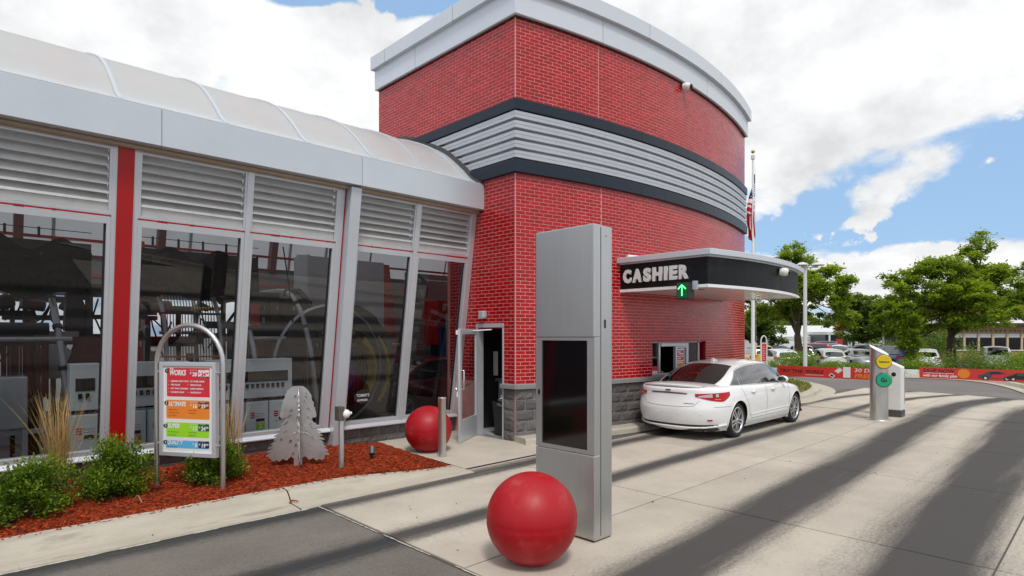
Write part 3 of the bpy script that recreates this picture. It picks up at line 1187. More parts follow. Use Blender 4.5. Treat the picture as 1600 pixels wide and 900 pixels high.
build_bands()


def build_office():
    """what shows of the room behind the open door and the service window"""
    mb = MB()
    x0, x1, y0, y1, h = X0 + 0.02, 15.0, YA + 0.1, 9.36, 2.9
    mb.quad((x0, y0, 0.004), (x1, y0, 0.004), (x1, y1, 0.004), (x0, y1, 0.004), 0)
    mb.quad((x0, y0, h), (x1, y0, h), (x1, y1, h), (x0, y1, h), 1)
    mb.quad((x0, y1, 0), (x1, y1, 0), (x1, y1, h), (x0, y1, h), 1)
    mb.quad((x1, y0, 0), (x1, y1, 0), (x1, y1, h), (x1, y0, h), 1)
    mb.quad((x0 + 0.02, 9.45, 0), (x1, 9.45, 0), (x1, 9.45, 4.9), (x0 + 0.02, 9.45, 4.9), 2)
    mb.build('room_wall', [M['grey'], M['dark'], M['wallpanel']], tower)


build_office()


def build_service_window():
    a, b, c, d = WIN
    o0, o1 = -0.155, -0.10

    def bar(mb, s0, s1, z0, z1, p0=o0, p1=o1):
        n = max(1, int((s1 - s0) / 0.3))
        for i in range(n):
            u, v = s0 + (s1 - s0) * i / n, s0 + (s1 - s0) * (i + 1) / n
            mb.hexa([AP(u, z0, p1), AP(v, z0, p1), AP(v, z0, p0), AP(u, z0, p0), AP(u, z1, p1), AP(v, z1, p1), AP(v, z1, p0), AP(u, z1, p0)], 0)
    mb = MB()
    bar(mb, a, b, d - 0.05, d)
    bar(mb, a, b, c, c + 0.04)
    m1, m2 = a + 0.42, a + 1.66
    for s in (a + 0.02, m1, m2, b - 0.16):
        bar(mb, s - 0.03, s + 0.03, c + 0.042, d - 0.052, o0 + 0.002, o1 - 0.002)
    bar(mb, m1 + 0.034, m2 - 0.034, d - 0.13, d - 0.055, o0 - 0.01, o1 + 0.03)
    mb.build('window_frame', M['frame'], tower, bevel=0.004)
    sash = MB()
    mid = (m1 + m2) / 2 + 0.04
    bar(sash, mid - 0.035, mid + 0.035, c + 0.045, d - 0.135, o0 + 0.01, o1 + 0.02)
    bar(sash, m2 - 0.10, m2 - 0.034, c + 0.045, d - 0.135, o0 + 0.012, o1 + 0.01)
    bar(sash, mid + 0.037, m2 - 0.102, d - 0.17, d - 0.137, o0 + 0.012, o1 + 0.01)
    sash.build('sash', M['frame'], tower)
    for s0, s1 in ((a + 0.05, m1 - 0.03), (mid + 0.035, m2 - 0.1), (m2 + 0.03, b - 0.19)):
        g = MB()
        g.quad(AP(s0, c + 0.04, -0.13), AP(s1, c + 0.04, -0.13), AP(s1, d - 0.05, -0.13), AP(s0, d - 0.05, -0.13))
        g.build('pane', M['glass'], tower)
    # price poster and red card taped inside the glass
    p = MB()
    s0, s1 = mid + 0.07, m2 - 0.13
    p.hexa([AP(s0, 1.20, -0.124), AP(s1, 1.20, -0.124), AP(s1, 1.20, -0.128), AP(s0, 1.20, -0.128), AP(s0, 1.64, -0.124), AP(s1, 1.64, -0.124), AP(s1, 1.64, -0.128), AP(s0, 1.64, -0.128)], 0)
    w = s1 - s0
    for z0, z1, f0, f1, mi in ((1.47, 1.60, 0.1, 0.9, 1), (1.37, 1.45, 0.1, 0.9, 1), (1.22, 1.35, 0.06, 0.94, 2), (1.545, 1.575, 0.15, 0.5, 0), (1.50, 1.53, 0.3, 0.85, 0), (1.40, 1.425, 0.18, 0.55, 0), (1.30, 1.325, 0.15, 0.8, 0)):
        oo = -0.1215 if mi else -0.1205
        p.quad(AP(s0 + w * f0, z0, oo), AP(s0 + w * f1, z0, oo), AP(s0 + w * f1, z1, oo), AP(s0 + w * f0, z1, oo), mi)
    tag(p.build('poster', [M['white'], M['printred'], M['orange']]), 'white poster with red and orange blocks in the cashier window', 'poster')
    q = MB()
    s0, s1 = a + 0.06, a + 0.36
    q.hexa([AP(s0, 1.10, -0.118), AP(s1, 1.10, -0.118), AP(s1, 1.10, -0.125), AP(s0, 1.10, -0.125), AP(s0, 1.26, -0.118), AP(s1, 1.26, -0.118), AP(s1, 1.26, -0.125), AP(s0, 1.26, -0.125)], 0)
    q.quad(AP(s0, 1.16, -0.1175), AP(s1, 1.16, -0.1175), AP(s1, 1.26, -0.1175), AP(s0, 1.26, -0.1175), 1)
    tag(q.build('notice_card', [M['white'], M['printred']]), 'small red and white card low in the cashier window', 'card')


build_service_window()


def build_door():
    s0, s1, z0, z1 = DOOR
    y0, y1 = YA + s0, YA + s1
    fr = MB()
    fr.box(X0 - 0.02, X0 + 0.13, y1, y1 + 0.055, 0.0, z1 - 0.003)
    fr.box(X0 - 0.018, X0 + 0.13, y0, y0 + 0.03, 0.0, z1 - 0.003)
    fr.box(X0 - 0.022, X0 + 0.132, y0, y1 + 0.057, z1, z1 + 0.075)
    fr.build('door_frame', M['frame'], tower, bevel=0.004)
    MB().box(X0 - 0.06, X0 + 0.14, y0, y1, 0.0125, 0.022).build('threshold', M['pipe'], tower)
    # leaf swung out towards the bed, hinged at the far jamb
    hx, hy = X0 - 0.03, y1 + 0.02
    ex, ey = 6.72, 8.26
    d = Vector((ex - hx, ey - hy, 0))
    w = d.length
    d.normalize()
    nrm = Vector((d.y, -d.x, 0))              # towards the camera side

    def P(a, z, o):
        q = Vector((hx, hy, 0)) + d * a + nrm * o
        return (q.x, q.y, z)

    def bx(mb, a0, a1, zz0, zz1, o0, o1, mi=0):
        mb.hexa([P(a0, zz0, o0), P(a1, zz0, o0), P(a1, zz0, o1), P(a0, zz0, o1), P(a0, zz1, o0), P(a1, zz1, o0), P(a1, zz1, o1), P(a0, zz1, o1)], mi)
    mb = MB()
    bx(mb, 0.0, 0.075, 0.02, 2.07, -0.022, 0.022)
    bx(mb, w - 0.10, w, 0.02, 2.07, -0.022, 0.022)
    bx(mb, 0.0755, w - 0.1005, 0.02, 0.42, -0.021, 0.021)
    bx(mb, 0.0755, w - 0.1005, 1.97, 2.07, -0.021, 0.021)
    leaf = mb.build('door', M['frame'], tower, bevel=0.004)
    g = MB()
    g.quad(P(0.075, 0.42, 0), P(w - 0.10, 0.42, 0), P(w - 0.10, 1.97, 0), P(0.075, 1.97, 0))
    g.build('pane', M['doorglass'], leaf)
    h = MB()
    for sgn in (1, -1):
        h.tube([P(w - 0.05, 1.32, 0.02 * sgn), P(w - 0.05, 1.32, 0.075 * sgn), P(w - 0.05, 0.98, 0.075 * sgn), P(w - 0.05, 0.98, 0.02 * sgn)], 0.011, 8)
    h.tube([P(0.04, 1.03, 0.055), P(w - 0.06, 0.98, 0.055)], 0.014, 8)
    h.build('handle', M['chrome'], leaf)
    k = MB()
    bx(k, w - 0.085, w - 0.02, 0.84, 0.93, 0.023, 0.055)
    k.build('lock_box', M['white'], leaf)
    k = MB()
    bx(k, w - 0.24, w - 0.02, 1.965, 2.045, 0.023, 0.07)
    k.tube([P(w - 0.22, 2.0, 0.07), P(0.35, 2.02, 0.26), (X0 + 0.02, y0 + 0.35, 2.06)], 0.012, 6)
    k.build('door_closer', M['white'], leaf)


build_door()


def build_canopy():
    """flat roof over the service window, its front bowed like the wall"""
    zb, zt = 2.835, 3.54
    XL = 10.15
    XR = 14.75
    YL, YM, YR = 5.28, 5.02, 5.36
    # circle through the three front points
    ax, ay, bx_, by, cx_, cy = XL, YL, 12.2, YM, XR, YR
    D = 2 * (ax * (by - cy) + bx_ * (cy - ay) + cx_ * (ay - by))
    ux = ((ax * ax + ay * ay) * (by - cy) + (bx_ * bx_ + by * by) * (cy - ay) + (cx_ * cx_ + cy * cy) * (ay - by)) / D
    uy = ((ax * ax + ay * ay) * (cx_ - bx_) + (bx_ * bx_ + by * by) * (ax - cx_) + (cx_ * cx_ + cy * cy) * (bx_ - ax)) / D
    R = math.hypot(ax - ux, ay - uy)
    a0 = math.atan2(ax - ux, uy - ay)
    a1 = math.atan2(cx_ - ux, uy - cy)

    def outline(o):
        """wall, left side, bowed front, right side; o metres proud"""
        pts = [(XL - o, 7.6)]
        for i in range(17):
            a = a0 + (a1 - a0) * i / 16
            x, y = ux + (R + o) * math.sin(a), uy - (R + o) * math.cos(a)
            if i == 0:
                x = XL - o
            if i == 16:
                x = XR + o
            pts.append((x, y))
        pts.append((XR + o, 7.6))
        return pts

    def band(name, prof, m, bevel=0):
        mb = MB()
        rows = [[] for _ in range(19)]
        for o, z in prof:
            for i, p in enumerate(outline(o)):
                rows[i].append((p[0], p[1], z))
        mb.grid(rows, 0, False, close=True)
        return mb.build(name, m, tower)
    fascia = band('canopy_fascia', [(-0.10, zb + 0.06), (0.0, zb + 0.062), (0.0, 3.40), (-0.10, 3.40)], M['darkfascia'])
    band('canopy_trim', [(-0.02, zb), (0.012, zb), (0.018, zb + 0.005), (0.018, zb + 0.056), (0.004, zb + 0.0605), (-0.02, zb + 0.0605)], M['white'])
    band('canopy_trim', [(-0.06, 3.402), (0.03, 3.402), (0.03, 3.425), (0.10, 3.430), (0.105, 3.435), (0.105, zt - 0.012), (0.085, zt), (-0.06, zt)], M['alu'])
    mb = MB()
    top = [(p[0], p[1], zt - 0.006) for p in outline(0.02)]
    mb.add(top, [tuple(range(len(top)))])
    mb.build('canopy_roof', M['grey'], tower)
    # soffit in boards, each its own strip
    for i in range(8):
        y0 = 5.02 + i * 0.29
        mb = MB()
        mb.box(XL + 0.03, XR - 0.03, max(y0, 5.3 if i == 0 else y0) + 0.003, y0 + 0.287, zb + 0.012, zb + 0.03)
        mb.build('soffit_panel', M['soffit'], tower)
    mb = MB()
    sof = [(p[0], p[1], zb + 0.02) for p in outline(-0.012)]
    mb.add(sof, [tuple(range(len(sof)))])
    mb.build('soffit', M['soffit'], tower)
    MB().tube([(XL - 0.05, 7.0, 3.565), (XL + 0.35, 6.9, 3.565)], 0.03, 8).build('roof_pipe', M['white'], tower)
    # raised letters on the left side of the fascia
    word = 'CASHIER'
    widths = {'C': 0.80, 'A': 0.92, 'S': 0.74, 'H': 0.90, 'I': 0.44, 'E': 0.72, 'R': 0.82}
    tot = sum(widths[c] for c in word)
    y_start, y_end = 7.12, 5.62
    k = (y_start - y_end) / tot
    acc = 0
    for ch in word:
        w = widths[ch] * k
        yc = y_start - (acc + w / 2)
        acc += w
        mtx = frame_mtx((XL - 0.045, yc, 3.135), (0, -1, 0), (0, 0, 1))
        me = text_me(ch, 0.335, M['letter'], mtx, ext=0.022, bold=0.021, width=w * 0.84 if ch != 'I' else w * 0.62, name='letter')
        link('letter', me, fascia, fix=False)
    return XL


M['soffit'] = mat('soffit_paint', (0.66, 0.66, 0.64), 0.16, var=0.04, spec=0.6)
CANOPY_X = build_canopy()


def build_tower_island():
    """raised concrete strip along the foot of the bowed front"""
    mb = MB()
    prof = [(0.0, 0.115), (0.36, 0.122), (0.40, 0.115), (0.42, 0.09), (0.43, 0.0)]
    n = 40
    rows = [[AP(-0.02 + (ARC + 0.1) * i / n, z, o) for o, z in prof] for i in range(n + 1)]
    mb.grid(rows, 0, False, 0.5)
    mb.add(rows[0] + [AP(-0.02, 0, 0)], [tuple(range(6))])
    mb.build('kerb_strip', M['kerb'], None)
    tag(bpy.data.objects['kerb_strip'], kind='structure')


build_tower_island()
# ------------------------------------------------------------------ the glazed wash tunnel
KL = 0.151                                   # the glass wall leans outwards by this much per metre
_n = math.sqrt(1 + KL * KL)
XW = -3.2                                    # far left end that is built


def W(x, z, o=0.0):
    """point on the leaning wall: o metres proud of it"""
    return (x, 9.448 - KL * z - o / _n, z - o * KL / _n)


def wbox(mb, x0, x1, z0, z1, o0, o1, mi=0, tone=None):
    """bar lying in the leaning wall, o0 (outside) to o1 (inside) metres proud"""
    return mb.hexa([W(x0, z0, o0), W(x1, z0, o0), W(x1, z0, o1), W(x0, z0, o1), W(x0, z1, o0), W(x1, z1, o0), W(x1, z1, o1), W(x0, z1, o1)], mi, tone)


tunnel = thing('wash_tunnel', 'long glass fronted wash tunnel with louvres and pale arched roof', 'building', (2.0, 11.4, 0))

ROOF = [(8.60, 4.86), (8.86, 5.02), (9.15, 5.28), (9.70, 5.69), (10.35, 6.0), (11.1, 6.26), (11.7, 6.36), (12.4, 6.27), (13.1, 5.95), (13.8, 5.35), (14.3, 4.6), (14.6, 3.5)]
ROOFC = [(p.y, p.z) for p in curve_pts([(0, a, b) for a, b in ROOF], 44)]


def roof_row(x, off=0.0, pts=ROOFC):
    out = []
    for i, (y, z) in enumerate(pts):
        a, b = pts[max(0, i - 1)], pts[min(len(pts) - 1, i + 1)]
        t = Vector((b[0] - a[0], b[1] - a[1])).normalized()
        out.append((x, y - t.y * off, z + t.x * off))
    return out


def build_tunnel_roof():
    ribs = [-3.05, -1.88, -0.71, 0.47, 1.64, 2.89, 4.07, 5.23, 6.34, 7.29]
    for a, b in zip(ribs[:-1], ribs[1:]):
        mb = MB()
        mb.grid([roof_row(a + 0.02), roof_row(b - 0.02)], 0, True, 0.5)
        mb.build('roof_panel', M['roofpoly'], tunnel)
    MB().grid([roof_row(7.31), roof_row(X0 - 0.002)], 0, True).build('roof_panel', M['roofpoly'], tunnel)
    back = [p for p in ROOFC if p[0] > 12.5]
    MB().grid([roof_row(X0 + 0.002, 0, back), roof_row(12.0, 0, back)], 0, True).build('roof_panel', M['roofpoly'], tunnel)
    for x in ribs:
        mb = MB()
        up = roof_row(x - 0.026, 0.016), roof_row(x - 0.022, 0.022), roof_row(x + 0.022, 0.022), roof_row(x + 0.026, 0.016)
        mb.grid([up[0], up[1], up[2], up[3], roof_row(x + 0.026, -0.05), roof_row(x - 0.026, -0.05), up[0]], 0, False)
        mb.build('roof_rib', M['alu'], tunnel)
    for x in (8.6, 9.9, 11.2):
        mb = MB()
        mb.grid([roof_row(x - 0.026, -0.03, back), roof_row(x + 0.026, -0.03, back)], 0, False)
        mb.build('roof_rib', M['pipe'], tunnel)
    # flashing where the arch meets the tower
    arch = [p for p in ROOFC if p[0] < 12.3]
    mb = MB()
    mb.grid([roof_row(X0 - 0.10, 0.012, arch), roof_row(X0 - 0.07, 0.05, arch), roof_row(X0 - 0.02, 0.13, arch)], 0, False)
    mb.build('flashing', M['dark'], tunnel)
    # bright bead along the crest and cap along the springing
    mb = MB()
    mb.tube([(XW, 8.60, 4.862), (X0 - 0.02, 8.60, 4.862)], 0.018, 6)
    mb.build('eaves_trim', M['alu'], tunnel)
    # red purlins and rafters under the sheeting
    for y, z in ((13.86, 5.15), (14.42, 3.86), (9.35, 5.3), (10.3, 5.85), (12.4, 6.12)):
        MB().box(XW, 12.0 if y > 12.5 else X0 - 0.1, y - 0.03, y + 0.03, z - 0.04, z + 0.015).build('purlin', M['redpaint'], tunnel)
    for x in (-1.25, 1.1, 3.45, 5.85):
        pr = [p for p in ROOFC]
        mb = MB()
        a, b = roof_row(x - 0.07, -0.10), roof_row(x + 0.07, -0.10)
        c, d = roof_row(x + 0.07, -0.30), roof_row(x - 0.07, -0.30)
        mb.grid([a, b, c, d, a], 0, False)
        mb.build('portal_rafter', M['rafter'], tunnel)


build_tunnel_roof()


def build_tunnel_front():
    # fascia gutter in lengths
    for a, b in ((XW, 2.074), (2.080, 4.95), (4.956, X0 - 0.004)):
        mb = MB()
        mb.prism([(8.56, 4.375), (8.56, 4.842), (8.60, 4.85), (8.86, 4.85), (8.86, 4.375)], lambda p, q, t: (t, p, q), a, b)
        mb.build('fascia_panel', M['alu'], tunnel, bevel=0.004)
    MB().tube([(XW, 8.735, 4.352), (X0 - 0.01, 8.735, 4.352)], 0.04, 10).build('gutter_pipe', M['tanreflectmetal'], tunnel)
    mb = MB()
    wbox(mb, XW, X0 - 0.006, 4.33, 4.40, -0.02, -0.10)
    mb.build('trim', M['tanreflectmetal'], tunnel)
    # structural columns
    mb = MB()
    wbox(mb, 1.648, 1.826, 0.20, 4.372, 0.035, -0.16)
    tag(mb.build('column', M['redpaint'], tunnel, bevel=0.004), 'bright red column')
    mb = MB()
    wbox(mb, -1.45, -1.27, 0.20, 4.372, 0.035, -0.16)
    tag(mb.build('column', M['redpaint'], tunnel, bevel=0.004), 'bright red column')
    mb = MB()
    wbox(mb, 4.80, 4.985, 0.02, 4.372, 0.17, -0.12)
    tag(mb.build('column', M['alu'], tunnel, bevel=0.005), 'silver column standing proud of the wall')
    mb = MB()
    wbox(mb, 4.775, 4.797, 0.40, 4.33, 0.012, -0.05)
    mb.build('trim', M['redpaint'], tunnel)

    bays = [(XW, -1.51), (-1.21, 0.16), (0.22, 1.592), (1.886, 3.236), (3.306, 4.668), (5.04, 6.185), (6.275, 7.47)]
    zs0, zs1 = 0.44, 3.365
    for i, (a, b) in enumerate(bays):
        # louvre panel
        fr = MB()
        wbox(fr, a - 0.002, a + 0.028, 3.478, 4.332, 0.006, -0.08)
        wbox(fr, b - 0.028, b + 0.002, 3.478, 4.332, 0.006, -0.08)
        wbox(fr, a + 0.0285, b - 0.0285, 4.285, 4.330, 0.004, -0.08)
        wbox(fr, a + 0.0285, b - 0.0285, 3.478, 3.512, 0.004, -0.08)
        f = fr.build('louvre', M['frame'], tunnel)
        mb = MB()
        wbox(mb, a + 0.03, b - 0.03, 3.515, 3.625, -0.018, -0.03)
        mb.build('apron_panel', M['slat'], f)
        for k in range(6):
            z = 3.626 + k * 0.111
            mb = MB()
            sag = rnd.uniform(-0.002, 0.002)
            prof = [(0.0, z), (-0.019, z + 0.031), (-0.023, z + 0.030), (-0.022, z + 0.016), (-0.125, z + 0.128), (-0.130, z + 0.124), (-0.026, z + 0.001)]
            mb.prism(prof, lambda o, q, t: W(t, q + sag, o), a + 0.03, b - 0.03, 0)
            mb.build('slat', M['slat'], f)
        if i >= 2:
            # windows
            w = MB()
            wbox(w, a, a + 0.05, zs0 - 0.06, zs1 + 0.085, 0.008, -0.09)
            wbox(w, b - 0.045, b, zs0 - 0.06, zs1 + 0.085, 0.008, -0.09)
            wbox(w, a + 0.0505, b - 0.0455, zs1, zs1 + 0.083, 0.006, -0.09)
            wbox(w, a + 0.0505, b - 0.0455, zs0 - 0.058, zs0, 0.010, -0.09)
            wf = w.build('window', M['frame'], tunnel)
            g = MB()
            g.quad(W(a + 0.045, zs0 - 0.02, -0.045), W(b - 0.04, zs0 - 0.02, -0.045), W(b - 0.04, zs1 + 0.02, -0.045), W(a + 0.045, zs1 + 0.02, -0.045))
            g.build('pane', M['glass'], wf)
            gk = MB()
            wbox(gk, b - 0.066, b - 0.0455, zs0, zs1, -0.03, -0.06)
            gk.build('gasket', M['black'], wf)
        else:
            g = MB()
            wbox(g, a, b, zs0 - 0.05, zs1 + 0.08, -0.03, -0.05)
            g.build('window', M['glass'], tunnel)
    for x0, x1 in ((0.162, 0.218), (3.2375, 3.3045), (6.1865, 6.2735), (7.472, 7.586)):
        mul = MB()
        wbox(mul, x0, x1, zs0 - 0.06, 4.33, 0.02, -0.10)
        mul.build('mullion', M['frame'], tunnel)
    # red bead between louvres and glass
    for a, b in ((XW, 1.59), (1.888, 4.668), (5.042, 7.47)):
        mb = MB()
        wbox(mb, a, b, 3.4545, 3.4745, 0.009, -0.05)
        mb.build('bead', M['redpaint'], tunnel)
    # jamb covers either side of the columns
    for x0, x1 in ((1.5935, 1.6465), (1.8275, 1.8845), (4.6695, 4.774), (4.987, 5.0385)):
        jb = MB()
        wbox(jb, x0, x1, zs0 - 0.06, 4.33, 0.012, -0.08)
        jb.build('jamb', M['frame'], tunnel)
    # sill
    for a, b in ((XW, 1.645), (1.829, 4.797), (4.988, X0 - 0.03)):
        mb = MB()
        prof = [(0.055, 0.318), (0.07, 0.322), (0.07, 0.338), (0.012, 0.382), (-0.10, 0.384), (-0.10, 0.318)]
        mb.prism(prof, lambda o, q, t: W(t, q, o), a, b)
        mb.build('sill', M['frame'], tunnel)
    # block plinth
    mb = MB()
    wbox(mb, XW, X0, -0.05, 0.316, -0.02, -0.15)
    mb.build('plinth_wall', M['block_joint'], tunnel)

    def blk(x0, x1, z0, z1):
        mb = MB()
        n, m = max(2, int((x1 - x0) / 0.055)), 4
        sd = rnd.random() * 60
        rows = []
        for i in range(n + 1):
            row = []
            for j in range(m + 1):
                u, v = i / n, j / m
                k = min(1, min(u, 1 - u) * (x1 - x0) / 0.02, min(v, 1 - v) * (z1 - z0) / 0.02)
                row.append(W(x0 + (x1 - x0) * u, z0 + (z1 - z0) * v, -0.018 + k * (0.02 + 0.018 * noise.noise((u * 6 + sd, v * 3, sd)))))
            rows.append(row)
        mb.grid(rows, 0, False)
        mb.build('block', M['block'], tunnel)
    for z0, z1, off in ((0.118, 0.312, 0.0), (-0.08, 0.110, 0.2)):
        x = -0.6 - off
        while x < 7.55:
            a, b = x + 0.005, min(x + 0.395, 7.58)
            if not (a < 4.985 and b > 4.80):
                blk(a, b, z0, z1)
            else:
                if a < 4.76:
                    blk(a, 4.795, z0, z1)
                if b > 5.02:
                    blk(4.99, b, z0, z1)
            x += 0.4


build_tunnel_front()


def build_tunnel_inside():
    mb = MB()
    mb.quad((XW, 9.3, 0.006), (12.0, 9.3, 0.006), (12.0, 14.2, 0.006), (XW, 14.2, 0.006))
    mb.build('floor', M['concretein'], tunnel)

    # far wall: plinth, glazing, panels over it
    def FW(x, z, o=0.0):
        return (x, 13.75 + 0.2 * z * 0.9 - o, z)

    def fbox(mb, x0, x1, z0, z1, o0, o1, mi=0):
        mb.hexa([FW(x0, z0, o0), FW(x1, z0, o0), FW(x1, z0, o1), FW(x0, z0, o1), FW(x0, z1, o0), FW(x1, z1, o0), FW(x1, z1, o1), FW(x0, z1, o1)], mi)
    mb = MB()
    fbox(mb, XW, 12.0, 0.0, 0.55, 0.0, -0.15)
    mb.build('far_wall', M['grey'], tunnel)
    mb = MB()
    fbox(mb, XW, 12.0, 2.72, 3.10, 0.0, -0.1)
    fbox(mb, 5.0, 12.0, 0.552, 2.718, 0.0, -0.1)
    fbox(mb, XW, 12.0, 3.17, 3.52, 0.0, -0.1)
    mb.build('far_wall', M['farpanel'], tunnel)
    mb = MB()
    fbox(mb, XW, 12.0, 3.105, 3.168, 0.03, -0.1)
    mb.build('far_rail', M['redpaint'], tunnel)
    mb = MB()
    fbox(mb, XW, 12.0, 3.525, 3.555, 0.03, -0.1)
    mb.build('far_rail', M['redpaint'], tunnel)
    for k in range(9):
        x = -2.6 + k * 0.95
        mb = MB()
        fbox(mb, x, x + 0.05, 0.552, 2.718, 0.02, -0.08)
        mb.build('far_mullion', M['frame'], tunnel)
    for x in (-1.3, 3.0, 8.9):
        mb = MB()
        fbox(mb, x - 0.11, x + 0.11, 0, 3.9, 0.32, 0.08)
        mb.build('portal_column', M['redpaint'], tunnel)
    mb = MB()
    mb.quad((12.0, 9.3, 0), (12.0, 15.0, 0), (12.0, 15.0, 4.6), (12.0, 9.3, 4.6))
    mb.quad((XW, 9.6, 0), (XW, 14.4, 0), (XW, 14.4, 3.2), (XW, 9.6, 3.2))
    mb.build('end_wall', M['wallpanel'], tunnel)
    # panelled splash walls inside bays three and four
    mb = MB()
    mb.box(5.15, 7.1, 11.35, 11.45, 0.0, 3.55)
    mb.box(5.10, 5.15, 10.85, 11.45, 0.0, 3.5)
    mb.build('splash_wall', M['wallpanel'], tunnel)
    for k in range(13):
        MB().box(8.9, 11.6, 13.2, 13.23, 1.55 + k * 0.16, 1.55 + k * 0.16 + 0.15).build('wall_board', M['wallpanel'], tunnel)


M['slot'] = mat('painted_slot', (0.002, 0.002, 0.002), 1.0, spec=0.0)  # black colour standing in for the dark of holes in the cloth
M['concretein'] = mat('wet_floor', (0.10, 0.10, 0.10), 0.25, var=0.25, vscale=1.5)
build_tunnel_inside()

# ------------------------------------------------------------------ equipment behind the glass


def hose(name, label, cat, ctrl, r, m, n=24, k=8):
    return tag(MB().tube(curve_pts(ctrl, n), r, k).build(name, m), label, cat)


def arch_pipe(x, y0, span, h, r, label, mat_='pipe', tilt=0.0, group=None, parts=True):
    """tall bent pipe arch standing on the wash floor, with collars"""
    t = thing('pipe_arch', label, 'wash arch', (x, y0, 0.0), group)
    pts = [(x, y0, 0.0), (x, y0 + 0.02, h * 0.45), (x, y0 + 0.10, h * 0.68), (x, y0 + 0.36, h * 0.88), (x, y0 + 0.80, h * 0.985), (x, y0 + span / 2, h), (x, y0 + span - 0.8, h * 0.985), (x, y0 + span - 0.36, h * 0.88), (x, y0 + span - 0.1, h * 0.68), (x, y0 + span, h * 0.45), (x, y0 + span, 0)]
    pts = [(p[0] + tilt * p[2], p[1], p[2]) for p in pts]
    c = curve_pts(pts, 60)
    MB().tube(c, r, 10).build('pipe', M[mat_], t)
    cl = MB()
    for i in (8, 14, 19, 24):
        if i + 1 < len(c):
            d = (c[i + 1] - c[i]).normalized() * 0.03
            cl.tube([c[i] - d, c[i] + d], r * 1.28, 10)
    cl.build('collar', M['black'], t)
    nz = MB()
    for i in range(10, 40, 3):
        if i < len(c):
            nz.tube([c[i], c[i] + Vector((0, 0.05, -0.08))], 0.012, 6)
    nz.build('nozzle', M['black'], t)
    return t


